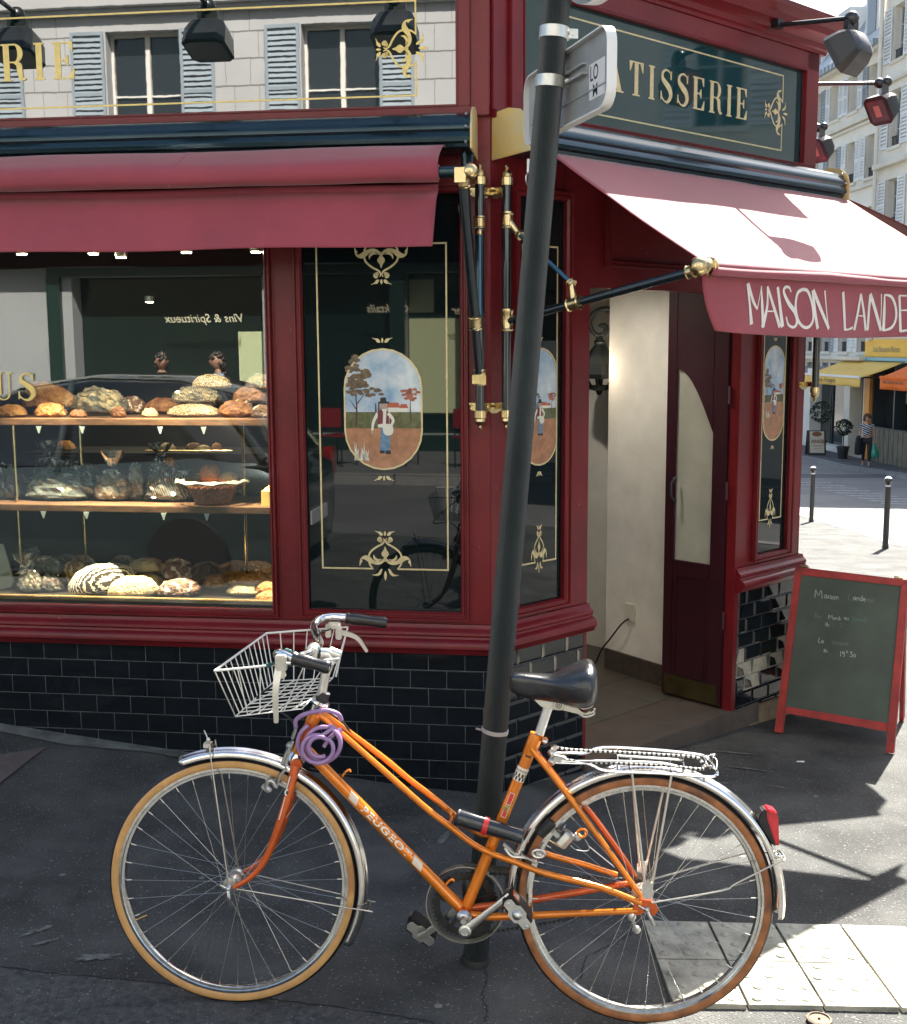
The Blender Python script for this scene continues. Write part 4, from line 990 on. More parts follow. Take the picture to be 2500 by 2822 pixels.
b.build('cable_tie',mat('dirty_plastic',(.42,.38,.36),.6,var=.2,vs=30),PO,smooth=True,auto=30)
# plate sign seen from behind, edge-on to the street
pl_c=onpole(240)
SF=Fr(V((pl_c.x+.045,pl_c.y,0)),math.atan2(.17,-.62)+0,toward=CO)   # direction from far-left to near-right is (.17,-.62)
SFe=V((.165,-.62,0)).normalized(); SFn=V((SFe.y,-SFe.x,0)); 
if SFn.dot(CO-V((pl_c.x,pl_c.y,0)))<0: SFn=-SFn
so_=V((pl_c.x+.052,pl_c.y,0))
def sp(u,d,z): return so_+SFe*u+SFn*d+V((0,0,z))
def sray(px,py,d=0):
    v=ray(px,py); t=(so_+SFn*d-CO).dot(SFn)/v.dot(SFn); P=CO+v*t; return (P-so_).dot(SFe),P.z
ua,_=sray(1457,330); ub,_=sray(1690,180); zt=(sray(1690,62)[1]); zb=(sray(1460,408)[1]+sray(1655,305)[1])/2; zt=(zt+sray(1484,196)[1])/2
print('plate',ua,ub,zb,zt)
backm=mat('sign_back_alloy',(.42,.43,.42),.5,.55,var=.18,vs=6,rv=.1)
whitem=mat('white_sign_edge',(.75,.75,.74),.4)
def rrect(u0,u1,z0,z1,r,n=6):
    o=[]
    for (cx,cz,a0) in ((u1-r,z1-r,0),(u0+r,z1-r,90),(u0+r,z0+r,180),(u1-r,z0+r,270)):
        for i in range(n+1): a=R(a0+90*i/n); o.append((cx+r*math.cos(a),cz+r*math.sin(a)))
    return o
def plate(u0,u1,z0,z1,r,name,th=.026):
    o=rrect(u0,u1,z0,z1,r); i_=rrect(u0+.004,u1-.004,z0+.004,z1-.004,r-.004); b=MB(); n=len(o)
    b.prism([sp(u,-.002,z) for u,z in i_],SFn*.002)
    p=b.build(name,backm,PO,smooth=False); b=MB()
    vs=[sp(u,-.010,z) for u,z in o]+[sp(u,th-.010,z) for u,z in o]+[sp(u,th-.010,z) for u,z in i_]+[sp(u,-.010,z) for u,z in i_]
    f=[]
    for k in range(n):
        k2=(k+1)%n
        for a in range(4): c2=(a+1)%4; f.append((a*n+k,a*n+k2,c2*n+k2,c2*n+k))
    b.add(vs,f); ORG[p.name]=V(pb); b.build('rim',whitem,p,smooth=True,auto=30); return p
P1=plate(ua,ub,zb,zt,.05,'sign_plate')
b=MB()
zc1=(sray(1600,200)[1]); 
fr_s=type('S',(),{'p':staticmethod(sp)})
for dz in (-.012,.012): b.box(fr_s,-.02,ub-.17,.0,.016,zc1+dz-.003,zc1+dz+.003)
b.box(fr_s,-.02,ub-.17,.0,.004,zc1-.009,zc1+.009); b.box(fr_s,ua+.02,ub-.02,.0,.003,zb+.062,zb+.066); b.build('mounting_rail',backm,P1)
# sticker with the letters LO / M
b=MB(); u1=ub-.050; u0=ub-.155; za,zc=sray(1645,268)[1],sray(1650,165)[1]
b.box(fr_s,u0,u1,.0005,.0012,za,zc); b.build('sticker',whitem,P1)
def text_mesh(txt,size=1.,shear=0,bold=0,ext=0.0,space=1):
    cu=bpy.data.curves.new('t','FONT'); cu.body=txt; cu.size=size; cu.shear=shear; cu.offset=bold; cu.extrude=ext; cu.space_character=space; cu.resolution_u=3
    o=bpy.data.objects.new('t',cu); C.objects.link(o); dg=bpy.context.evaluated_depsgraph_get(); me=bpy.data.meshes.new_from_object(o.evaluated_get(dg))
    vs=[v.co.copy() for v in me.vertices]; fs=[tuple(p.vertices) for p in me.polygons]; bpy.data.objects.remove(o); bpy.data.curves.remove(cu); bpy.data.meshes.remove(me); return vs,fs
def text_on(b,txt,fn,size=1,shear=0,bold=0,space=1,sx=1):
    """fn(x,y)->point ; x,y in metres"""
    vs,fs=text_mesh(txt,size,shear,bold,0,space); b.add([fn(v.x*sx,v.y) for v in vs],fs)
def text_w(txt,size,space=1,shear=0):
    vs,_=text_mesh(txt,size,shear,0,0,space); return max(v.x for v in vs)
b=MB(); hh=zc-za
text_on(b,'LO',lambda x,y:sp(u0+.006+x,.0018,za+hh*.52+y),size=hh*.60,bold=.0006,sx=.82)
text_on(b,'M',lambda x,y:sp(u0+.024+x,.0018,za+hh*.06+y),size=hh*.50,bold=.0003,sx=1.05); b.build('sticker_lettering',mat('black_print',(.01,.01,.01),.5),P1,fix=False)
# round sign above, only its lower edge in view
cz=zt+.35; b=MB(); cc=sp((ua+ub)/2+.10,.0,cz); 
rim=[(.0,0),(.275,0),(.285,-.006),(.292,-.012),(.296,.02),(.300,.02),(.300,-.016),(.29,-.02),(.0,-.02)]
b.lathe(rim,sp(.22,.0,cz+.02),SFn,64); b.build('sign_plate',backm,PO,smooth=True,auto=30)
# ============================================================ BICYCLE
WR=.343
wF=CO+ray(644,2425)*3.22; wR=CO+ray(1775,2477)*3.16
BE=(wR-wF); BE=V((BE.x,BE.y,BE.z)).normalized()
n0=V((BE.y,-BE.x,0)).normalized()
if n0.y>0: n0=-n0
LEAN=R(3.5); upg=(V((0,0,1))-BE*BE.z).normalized()
BU=(upg*math.cos(LEAN)-n0*math.sin(LEAN)).normalized(); BN=BE.cross(BU); 
if BN.y>0: BN=-BN
print('wheel contact',(wF-BU*WR),gz(wF.x,wF.y),(wR-BU*WR),gz(wR.x,wR.y))
def BP(px,py,off=0.):
    v=ray(px,py); t=(wF+BN*off-CO).dot(BN)/v.dot(BN); return CO+v*t
def BL(x,y,n): return wF+BE*x+BU*y+BN*n
K4=lambda x,y:(1100+x/3.4075,2150+y/3.4075)
K3=lambda x,y:(1100+x/1.575,1750+y/1.575)
K2=lambda x,y:(250+x/1.744,1650+y/1.744)
KR=lambda x,y:(1400+x/3.018,1700+y/3.018)
KH=lambda x,y:(550+x/3.622,1650+y/3.622)
BK=root('bicycle',V(((wF.x+wR.x)/2,(wF.y+wR.y)/2,min(gz(wF.x,wF.y),gz(wR.x,wR.y)))),'orange step through bicycle with tan tyres and white wire basket, propped at the sign pole','bicycle')
steel=mat('spoke_steel',(.42,.41,.38),.3,1)
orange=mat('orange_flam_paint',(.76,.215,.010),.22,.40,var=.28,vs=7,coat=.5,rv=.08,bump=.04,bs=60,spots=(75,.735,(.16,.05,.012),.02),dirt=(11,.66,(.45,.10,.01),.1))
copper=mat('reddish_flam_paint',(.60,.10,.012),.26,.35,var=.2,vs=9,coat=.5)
tan=mat('tan_sidewall',(.60,.33,.12),.62,var=.14,vs=18,bump=.08,bs=90,dirt=(4.5,.66,(.30,.10,.035),.1))
tanr=mat('worn_tan_sidewall',(.34,.13,.045),.62,var=.35,vs=22,bump=.1,bs=90,dirt=(9,.55,(.14,.06,.03),.12))
steel=mat('spoke_steel',(.62,.60,.55),.25,1)
rimm=mat('chrome_rim',(.66,.66,.63),.2,1,var=.2,vs=60,rv=.08)
fend=mat('polished_fender',(.74,.71,.66),.16,1,var=.22,vs=10,rv=.10,bump=.06,bs=9,spots=(45,.72,(.30,.22,.15),.03))
def dirv(px,a,b): pass
# ---- wheels
def wheel(c,side,rear,seed,tanm):
    wo=bpy.data.objects.new('rear_wheel' if rear else 'front_wheel',None); C.objects.link(wo); wo.parent=BK; o0=ORG[BK.name]
    wo.location=c-o0; ORG[wo.name]=V(c); rr=random.Random(seed)
    W=lambda r,a,n:c+(BE*math.cos(a)+BU*math.sin(a))*r+BN*n
    NS=96; rt=WR-.0165
    # tyre: torus; tread black, sidewalls tan
    b=MB(); M=18; base=len(b.v)
    for i in range(NS):
        a=2*math.pi*i/NS
        for j in range(M):
            t=2*math.pi*j/M; b.v.append(W(rt+.0170*math.cos(t),a,.0165*math.sin(t)))
    for i in range(NS):
        for j in range(M):
            i2=(i+1)%NS; j2=(j+1)%M; tt=2*math.pi*(j+.5)/M; b.f.append([i*M+j,i2*M+j,i2*M+j2,i*M+j2]); b.m.append(0 if math.cos(tt)>.48 else (2 if not rear and R(197)<a<R(212) else 1))
    b.build('tyre',[rubber,tanm,tanr],wo,smooth=True,auto=180)
    # rim
    pr=[(.0275,.0105),(.0275,.0125),(.034,.0125),(.036,.0105),(.043,.0095),(.0455,.004),(.0455,-.004),(.043,-.0095),(.036,-.0105),(.034,-.0125),(.0275,-.0125),(.0275,-.0105)]
    b=MB(); rings=[]
    for i in range(NS+1):
        a=2*math.pi*i/NS; rings.append([W(WR-p,a,q) for p,q in pr])
    b.loft(rings,caps=False); b.build('rim',rimm,wo,smooth=True,auto=30)
    # hub
    hw=.035; ax=.062 if rear else .052
    b=MB()
    if rear: b.lathe([(.004,-ax),(.005,-hw-.012),(.022,-hw-.01),(.030,-hw-.008),(.030,-hw-.003),(.016,-hw+.004),(.014,0),(.016,hw-.004),(.024,hw-.002),(.024,hw+.002),(.009,hw+.004),(.006,ax),(.004,ax)],c,BN,24)
    else: b.lathe([(.004,-ax),(.006,-hw-.002),(.020,-hw),(.020,-hw+.003),(.016,-hw+.01),(.021,-.012),(.024,0),(.021,.012),(.016,hw-.01),(.020,hw-.003),(.020,hw),(.006,hw+.002),(.004,ax)],c,BN,24)
    b.build('hub',alu,wo,smooth=True,auto=35)
    b=MB(); NSP=36
    for i in range(NSP):
        s=1 if i%2 else -1; k=i//2; dirn=1 if k%2 else -1
        ar=2*math.pi*i/NSP+.05; ah=ar+dirn*R(72)
        r1=WR-.046
        b.tube([W(.020,ah,s*hw),W(r1,ar,s*.002)],.00065,4,caps=False)
        b.tube([W(r1-.013,ar,s*.003),W(r1+.001,ar,s*.002)],.0019,6)
    b.build('spokes',steel,wo)
    # quick release / nuts
    b=MB(); b.lathe([(.009,0),(.009,.008),(.005,.014),(.001,.016)],c+BN*ax,BN,12); b.lathe([(.009,0),(.009,.008),(.005,.014)],c-BN*ax,-BN,12)
    q0=c+BN*(ax+.008); d=(BE*.45-BU*.9) if rear else (BE*.15-BU)
    b.tube(cat_rom([q0,q0+d*.018+BN*.006,q0+d*.045+BN*.002],4),[.0045,.0055,.005,.005,.0055,.006,.0055,.005,.004],8)
    b.tube([q0-BE*.004,q0-BE*.022+BU*.010],[.003,.002],6); b.build('quick_release',alu,wo,smooth=True)
    # valve
    b=MB(); a=R(205) if not rear else R(150); b.tube([W(WR-.045,a,0),W(WR-.080,a,0)],.003,8); b.build('valve',brass,wo)
    return wo
wheel(wF,1,False,1,tan); wheel(wR,1,True,2,tanr)
# ---- frame
def tb(name,pts,r,m=orange,k=6,n=14,parent=None,cr=True):
    b=MB(); P=cat_rom(pts,k) if cr and len(pts)>2 else [V(p) for p in pts]
    if hasattr(r,'__len__'):
        rs=[]; 
        for i in range(len(P)): t=i/(len(P)-1)*(len(r)-1); j=min(int(t),len(r)-2); rs.append(r[j]+(r[j+1]-r[j])*(t-j))
        r=rs
    b.tube(P,r,n); return b.build(name,m,parent or BK,smooth=True)
headT=BP(*KH(1190,1075)); headB=BP(818,2086); BB=BP(*K4(615,1235)); seatT=BP(*K3(596,436))
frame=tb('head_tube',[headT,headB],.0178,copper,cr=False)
hd=(headB-headT).normalized()
b=MB(); b.lathe([(.019,-.020),(.026,-.018),(.027,-.010),(.021,-.004),(.019,.012)],headT,hd,24); b.lathe([(.019,-.012),(.0235,-.004),(.026,.006),(.023,.012),(.018,.016)],headB,hd,24); b.build('headset',chrome,BK,smooth=True,auto=35)
dt1=BP(*K2(1095,760))
tb('down_tube',[headB-hd*.035,BB],.0158,cr=False)
tb('seat_tube',[seatT,BB],.0158,cr=False)
b=MB(); b.lathe([(.0205,-.036),(.0205,.036)],BB,BN,20); b.build('bottom_bracket_shell',copper,BK,smooth=True,auto=35)
b=MB(); b.lathe([(.020,.0),(.021,.004),(.017,.010),(.010,.014),(.008,.03)],BB+BN*.036,BN,20); b.build('bottom_bracket_cup',alu,BK,smooth=True,auto=35)
dropN=BP(*K3(1052,1165),.064); dropF=wR-BN*.064+BU*.008-BE*.014
near=[BP(*K2(1090,548),.006),BP(*K2(1350,775),.012)]+[BP(*K4(x,y),o) for x,y,o in ((0,40,.016),(260,270,.019),(480,435,.022),(680,590,.026),(860,685,.032),(1100,772,.040),(1363,872,.050))]+[BP(*K3(870,1095),.058),dropN]
tb('lateral_tube',near,.0085,k=5,n=12)
far=[BP(*K2(1110,545),-.006),BP(*K2(1400,760),-.012)]+[BP(*K4(x,y),o) for x,y,o in ((90,-10,-.016),(340,178,-.019),(530,335,-.022))]+[BP(*K4(760,500),-.028),BP(*K3(520,890),-.036),BP(*K3(640,950),-.045),BP(*K3(800,995),-.054),BP(*K3(945,1042),-.062)]
tb('lateral_tube',far,.0085,k=5,n=12)
for sx_,o in ((1,1),(-1,-1)):
    pass
tb('seat_stay',[seatT+(BB-seatT).normalized()*.035+BN*.012,BP(*K3(690,640),.034),BP(*K3(850,855),.052),BP(*K3(1050,1135),.064)],[.0088,.0085,.008,.007],k=5)
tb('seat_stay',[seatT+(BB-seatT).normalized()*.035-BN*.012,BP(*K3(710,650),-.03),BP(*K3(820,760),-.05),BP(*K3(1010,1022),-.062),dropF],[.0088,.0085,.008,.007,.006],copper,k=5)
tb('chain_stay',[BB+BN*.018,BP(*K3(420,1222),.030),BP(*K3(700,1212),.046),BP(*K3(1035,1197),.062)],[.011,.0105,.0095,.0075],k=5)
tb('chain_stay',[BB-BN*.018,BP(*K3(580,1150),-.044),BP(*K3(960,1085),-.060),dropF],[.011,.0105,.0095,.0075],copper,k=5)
# lugs at the seat cluster and head
b=MB(); sdn=(BB-seatT).normalized(); b.lathe([(.0185,-.004),(.0190,.0),(.0182,.05),(.0162,.056)],seatT,sdn,20); 
b.ball(BP(*K3(632,458),.012),.0095,10); b.tube([BP(*K3(632,458),.022),BP(*K3(632,458),-.015)],.0055,8)
for p,d,L in ((headT+hd*.018,hd,.03),(headB-hd*.05,hd,.04)): b.lathe([(.0190,0),(.0194,.003),(.0194,L-.003),(.0190,L)],p,d,20)
b.build('lug',orange,BK,smooth=True,auto=35)
b=MB(); b.ball(BP(*K3(632,462),.026),.0075,10); b.build('seat_clamp_bolt',chrome,BK,smooth=True)
# rear dropout plates
def plate2(c,s):
    b=MB(); o=[K3(1018,1165),K3(1040,1145),K3(1085,1150),K3(1112,1165),K3(1126,1190),K3(1112,1214),K3(1090,1217),K3(1075,1200),K3(1060,1205),K3(1040,1215),K3(1015,1210)]
    b.prism([BP(x,y,.064)+BN*((-.128) if s<0 else 0) for x,y in o],BN*.004); return b
plate2(0,1).build('dropout',copper,BK,bevel=.001); plate2(0,-1).build('dropout',copper,BK,bevel=.001)
# ---- fork
crown=BP(812,2112); 
def blade(s):
    pts=[BP(*K2(x,y),0)+BN*(s*o) for x,y,o in ((985,800,.030),(952,940,.040),(908,1080,.047),(868,1190,.050),(822,1282,.052),(760,1345,.053),(690,1388,.053))]
    if s<0:
        dz=(wF-BN*.053)-pts[-1]-BU*.004; pts=[p+dz*((i/6)**1.0) for i,p in enumerate(pts)]
    else:
        # projected near side: re-measure at its true offset
        pts=[BP(*K2(x,y),o) for x,y,o in ((985,800,.030),(952,940,.040),(908,1080,.047),(868,1190,.050),(822,1282,.052),(760,1345,.053),(690,1388,.053))]
    return tb('fork_blade',pts,[.0125,.012,.0115,.0105,.009,.0078,.007],copper,k=5)
blade(1)
crownp=headB+hd*.02
b=MB()
o_=BP(*K2(985,800),.030); pts=[]
fbF=[]
tbF=[crownp-BN*.030, crownp-BN*.04+ (BP(*K2(952,940),0)-crownp), wF-BN*.050+(BP(*K2(868,1190),.05)-wF)*.0]
nearp=[BP(*K2(x,y),o) for x,y,o in ((985,800,.030),(952,940,.040),(908,1080,.047),(868,1190,.050),(822,1282,.052),(760,1345,.053),(690,1388,.053))]
farp=[p-BN*(2*o) for p,o in zip(nearp,(.030,.040,.047,.050,.052,.053,.053))]
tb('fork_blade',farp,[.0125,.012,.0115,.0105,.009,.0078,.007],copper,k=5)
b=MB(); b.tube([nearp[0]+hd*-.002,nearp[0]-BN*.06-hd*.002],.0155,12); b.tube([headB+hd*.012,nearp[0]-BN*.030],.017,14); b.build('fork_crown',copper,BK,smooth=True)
# decals : fork panel, name on the down tube, seat tube bands
dec_w=mat('decal_white',(.80,.76,.64),.35,coat=.3); dec_b=mat('decal_black',(.01,.01,.01),.35,coat=.3); dec_r=mat('decal_red',(.60,.035,.02),.35,coat=.3); dec_g=mat('decal_green',(.25,.33,.08),.4)
def ontube(p0,p1,r,s,a,lift=.0004):
    """s metres along p0->p1, a = arc metres round the tube from the viewer-facing line (towards up)"""
    d=(p1-p0).normalized(); c=p0+d*s; to=(CO-c); to=(to-d*to.dot(d)).normalized(); sd=d.cross(to).normalized()
    if sd.z<0: sd=-sd
    th=a/r; return c+(to*math.cos(th)+sd*math.sin(th))*(r+lift)
DT0,DT1=headB-hd*.035,BB
def pxs(px,py,P0,P1):
    q=BP(px,py); d=(P1-P0).normalized(); return (q-P0).dot(d)
def tubepatch(b,P0,P1,r,s0,s1,a0,a1,lift=.0004,sk=0):
    n=6
    for i in range(n):
        A=a0+(a1-a0)*i/n; B=a0+(a1-a0)*(i+1)/n
        b.add([ontube(P0,P1,r,s0+sk*A,A,lift),ontube(P0,P1,r,s1+sk*A,A,lift),ontube(P0,P1,r,s1+sk*B,B,lift),ontube(P0,P1,r,s0+sk*B,B,lift)],[(0,1,2,3)])
sA=pxs(*K2(1318,985),DT0,DT1); sB=pxs(*K2(1535,1228),DT0,DT1)
b=MB(); h_=.0175; w0=text_w('PEUGEOT',h_*1.38,1.12); sxx=(sB-sA)/w0
text_on(b,'PEUGEOT',lambda x,y:ontube(DT0,DT1,.0158,sA+x,y-h_/2,.0005),size=h_*1.38,bold=.0008,space=1.12,sx=sxx); b.build('frame_lettering',dec_w,BK,fix=False)
for xy in (((1258,925),(1292,965)),((1548,1246),(1588,1290))):
    s0=pxs(*K2(*xy[0]),DT0,DT1); s1=pxs(*K2(*xy[1]),DT0,DT1); b=MB()
    for k in range(5):
        a=-.010+k*.0042; tubepatch(b,DT0,DT1,.0158,s0+(s1-s0)*0,s1,a,a+.0034,.0005,sk=-.5)
    b.build('frame_stripe',dec_w,BK,fix=False)
ST0,ST1=seatT,BB
b=MB(); s0=pxs(*K3(556,578),ST0,ST1); s1=pxs(*K3(530,635),ST0,ST1); tubepatch(b,ST0,ST1,.0158,s0,s1,-.024,.024,.0004); b.build('seat_tube_band',dec_w,BK,fix=False)
b=MB(); L__=(s1-s0)
for i in range(10):
    for j in range(2):
        if (i+j)%2: tubepatch(b,ST0,ST1,.0158,s0+L__*(.42+.26*j),s0+L__*(.68+.26*j),-.024+i*.0048,-.024+(i+1)*.0048,.0007)
tubepatch(b,ST0,ST1,.0158,s0+L__*.18,s0+L__*.22,-.024,.024,.0007); tubepatch(b,ST0,ST1,.0158,s0+L__*.28,s0+L__*.31,-.024,.024,.0007)
b.build('check_band',dec_b,BK,fix=False)
for (ya,yb) in ((682,738),(738,790)):
    sa=pxs(*K3(510-(ya-682)*.45,ya),ST0,ST1); sb=pxs(*K3(510-(yb-682)*.45,yb),ST0,ST1)
    b=MB(); tubepatch(b,ST0,ST1,.0158,sa+.002,sb-.002,-.0066,.0066,.0005); b.build('seat_tube_decal',dec_w,BK,fix=False)
    b=MB(); tubepatch(b,ST0,ST1,.0158,sa+.0035,sb-.0035,-.0052,.0052,.0008); b.build('seat_tube_decal',dec_r,BK,fix=False)
b=MB(); sm=pxs(*K3(487,735),ST0,ST1)
for k in range(7):
    t=rnd.uniform(-.014,.014); a=rnd.uniform(-.006,.006); tubepatch(b,ST0,ST1,.0158,sm+t,sm+t+.008,a,a+.004,.0011)
b.build('green_badge',dec_g,BK,fix=False)
b=MB(); sm=pxs(*K3(556,510),ST0,ST1); tubepatch(b,ST0,ST1,.0158,sm-.009,sm-.001,-.009,.007,.0006); b.build('small_sticker',dec_g,BK,fix=False)
b=MB(); tubepatch(b,ST0,ST1,.0158,sm-.001,sm+.008,-.009,.007,.0006); b.build('small_sticker',dec_b,BK,fix=False)
F0,F1=nearp[0],nearp[2]
b=MB(); sm=pxs(*K2(950,910),F0,F1); 
for i in range(18):
    a0_,a1_=2*math.pi*i/18,2*math.pi*(i+1)/18; f=lambda r,a:ontube(F0,F1,.0118,sm+r*math.cos(a),r*math.sin(a),.0012)
    b.add([f(.0001,a0_),f(.0098,a0_),f(.0098,a1_),f(.0001,a1_)],[(0,1,2,3)])
b.build('fork_badge',dec_w,BK,fix=False)
b=MB(); tubepatch(b,F0,F1,.0118,sm-.0045,sm+.0045,-.0045,.0045,.0018); b.build('fork_badge_mark',dec_b,BK,fix=False)
b=MB(); tubepatch(b,F0,F1,.0118,sm-.050,sm-.010,-.004,.0035,.0010,sk=.9); b.build('fork_arrow',dec_b,BK,fix=False)
b=MB(); tubepatch(b,F0,F1,.0112,sm+.012,sm+.075,.0028,.0046,.0016); tubepatch(b,F0,F1,.0118,sm-.048,sm-.012,.0042,.0075,.0012,sk=.9); b.build('fork_pinstripe',dec_w,BK,fix=False)
# little brazed hooks
for q in (K2(1232,830),K4(480,945)):
    c=BP(*q,.004); b=MB(); b.tube(cat_rom([c-BE*.012-BU*.014,c-BE*.004-BU*.002,c+BE*.006+BU*.004,c+BE*.010-BU*.001],4),.0035,8); b.build('frame_hook',orange,BK,smooth=True)
c=BP(*K4(470,345),.004); b=MB(); b.tube(cat_rom([c+BE*-.006+BU*.016-BN*.02,c+BE*.004+BU*.010,c+BE*.006-BU*.006,c-BE*.002-BU*.02+BN*.012],4),.0045,8); b.build('frame_bridge',orange,BK,smooth=True)
# ---- fenders
def fender(c,r,a0,a1,w_,name):
    b=MB(); N=70; M=10; base=0
    def f(s,t):
        a=a0+(a1-a0)*s; x=(t-.5)*2; rr=r-.016*(x*x)-.004*(abs(x)>.92); rr+= .003*math.cos(x*9)*(.5)
        return c+(BE*math.cos(a)+BU*math.sin(a))*rr+BN*(x*w_/2)
    b.grid(f,N,M); return b.build(name,fend,BK,smooth=True,solid=.0012,fix=True)
ang=lambda px,py,c:(lambda q:math.atan2((q-c).dot(BU),(q-c).dot(BE)))(BP(px,py))
fender(wF,.368,R(114.5),R(-27),.050,'front_fender')
fender(wR,.372,R(186),R(-5),.052,'rear_fender')
def wire(name,pts,r,m=steel,k=6,n=8,par=None): return tb(name,pts,r,m,k,n,par)
a_=R(103); fp=lambda a,n,r=.371:wF+(BE*math.cos(a)+BU*math.sin(a))*r+BN*n
at_=ang(*K2(588,718),wF); wire('fender_stay',[wF+BN*.056+BU*.008,fp(at_,.034,.352),fp(at_,.026,.372),fp(at_,-.026,.372),fp(at_,-.034,.352),wF-BN*.056+BU*.008],.0021,k=5)
at_=ang(*K2(1345,1478),wF); wire('fender_stay',[wF+BN*.056+BE*.012,fp(at_,.034,.358),fp(at_,.026,.378),fp(at_,-.026,.378),fp(at_,-.034,.358),wF-BN*.056+BE*.012],.0021,k=5)
rp=lambda a,n,r=.374:wR+(BE*math.cos(a)+BU*math.sin(a))*r+BN*n
at_=ang(*K3(1650,960),wR); wire('fender_stay',[wR+BN*.068+BE*.012+BU*.018,BP(*K3(1400,1110),.066),BP(*K3(1460,1080),.062),rp(at_,.036,.362),rp(at_,.030,.384),rp(at_,-.030,.384),rp(at_,-.036,.36),BP(*K3(1500,950),-.06),wR-BN*.068+BU*.018],.0026,k=5)
# small fender lamp bracket at the front
fb=fp(at_*0+ang(*K2(565,712),wF),0,.375); b=MB(); b.cube(fb+BU*.006,BE*.010,BN*.014,BU*.006); b.tube(cat_rom([fb+BU*.012,fb+BU*.028-BE*.004,fb+BU*.045-BE*.012],4),.002,6); b.ball(fb+BU*.02,.006,8); b.build('lamp_bracket',alu,BK,smooth=True,auto=35)
# ---- tail light and flap
tl=[K3(x,y) for x,y in ((1597,755),(1640,768),(1648,800),(1652,920),(1640,921),(1615,850),(1600,800))]; b=MB()
b.prism([BP(x,y,.022) for x,y in tl],-BN*.044); b.build('tail_light_lens',mat('red_lens',(.60,.01,.02),.12,coat=.8,var=.25,vs=25),BK,bevel=.004,smooth=True,auto=40)
tl=[K3(x,y) for x,y in ((1597,757),(1580,762),(1562,790),(1560,812),(1625,915),(1640,920),(1600,800))]; b=MB()
b.prism([BP(x,y,.020) for x,y in tl],-BN*.040); b.build('tail_light_body',rubber,BK,bevel=.003,smooth=True,auto=40)
b=MB(); b.ball(BP(*K3(1650,960),.010),.008,10); b.tube([BP(*K3(1640,935),.008),BP(*K3(1662,975),.008)],.003,6); b.build('tail_light_bracket',chrome,BK,smooth=True)
# ---- crankset: chain ring, guard, chain, cranks, pedals
ring_c=BB-BN*.046
b=MB(); NR=80
def ring(b,c,r0,r1,n0,n1,N=NR):
    rings=[]
    for i in range(N+1):
        a=2*math.pi*i/N; d=BE*math.cos(a)+BU*math.sin(a); rings.append([c+d*r0+BN*n0,c+d*r1+BN*n0,c+d*r1+BN*n1,c+d*r0+BN*n1])
    b.loft(rings,caps=False)
rough_blk=mat('oily_steel',(.05,.05,.048),.4,.8,var=.3,vs=40)
ring(b,ring_c,.070,.088,-.0015,.0015)
for i in range(5):
    a=2*math.pi*i/5+.4; d=BE*math.cos(a)+BU*math.sin(a); b.bar(ring_c+d*.015,ring_c+d*.074,.012,.003,BN)
for i in range(44):
    a=2*math.pi*i/44; d=BE*math.cos(a)+BU*math.sin(a); b.cube(ring_c+d*.0895,d*.003,d.cross(BN)*.003,BN*.0012)
b.build('chain_ring',rough_blk,BK)
gc=BP(*K4(592,1150),-.052)
b=MB(); ring(b,ring_c-BN*.006,.100,.1075,-.002,.002); b.build('chain_guard_ring',mat('guard_disc',(.10,.10,.09),.4,.7,var=.5,vs=14),BK,smooth=True,auto=30)
b=MB(); ring(b,ring_c-BN*.006,.1065,.1085,-.009,.012); b.build('chain_guard_rim',alu,BK,smooth=True,auto=30)
b=MB(); gp=[ring_c+BU*.104-BN*.006-BE*.02,ring_c+BU*.106+BE*.08-BN*.006]; b.bar(ring_c+BU*.107-BE*.01-BN*.003,ring_c+BU*.100+BE*.16-BN*.003,.012,.016); b.build('chain_guard_bar',mat('guard_disc',(.3,.3,.3)),BK,bevel=.002)
cg=wR-BN*.048; b=MB()
for s in (1,-1):
    p=ring_c+BU*(.089*s); q=cg+BU*(.034*s); n_=38
    for i in range(n_):
        a=p+(q-p)*(i/n_); c2=p+(q-p)*((i+.72)/n_); b.bar(a+V((0,0,-.006*math.sin(math.pi*i/n_)*(s<0))),c2+V((0,0,-.006*math.sin(math.pi*i/n_)*(s<0))),.005 if i%2 else .0035,.008,BN)
b.build('chain',rough_blk,BK)
b=MB()
for k,r in enumerate((.034,.030,.026,.022)): ring(b,cg+BN*.004*k,.010,r,-.001,.001,40)
b.build('freewheel',rough_blk,BK)
b=MB(); dr=BP(*K3(1010,1225),-.05); dr2=BP(*K3(1030,1280),-.05); b.bar(dr,dr2,.014,.006); b.ball(dr,.012,10,(1,.5,1)); b.ball(dr2,.012,10,(1,.5,1)); b.build('rear_derailleur',alu,BK,smooth=True,auto=35)
cL0=BP(*K4(620,1410),.060); cL1=BP(*K4(1085,1215),.075)
b=MB(); e0=BP(*K4(615,1255),.05)
b.lathe([(.0155,-.012),(.017,-.010),(.017,.008),(.011,.010),(.010,.006),(.0,.006)],cL0,BN,20)
dd=(BP(*K4(1010,1105),.07)-cL0); 
for k in range(1): 
    P0_,P1_=cL0+dd*.06,cL0+dd*1.08; x_=dd.normalized(); y_=BN.cross(x_).normalized(); rings=[]
    for t,w_,h_2 in ((0,.0115,.0075),(.3,.0095,.0065),(.8,.008,.006),(1,.009,.006)):
        c=P0_+(P1_-P0_)*t; rings.append([c+y_*(a*w_)+BN*(g*h_2) for a,g in ((-1,-.5),(-1,.5),(-.5,1),(.5,1),(1,.5),(1,-.5),(.5,-1),(-.5,-1))])
    b.loft(rings)
b.tube([BB+BN*.04,cL0],.008,10); b.build('crank_arm',alu,BK,smooth=True,auto=35)
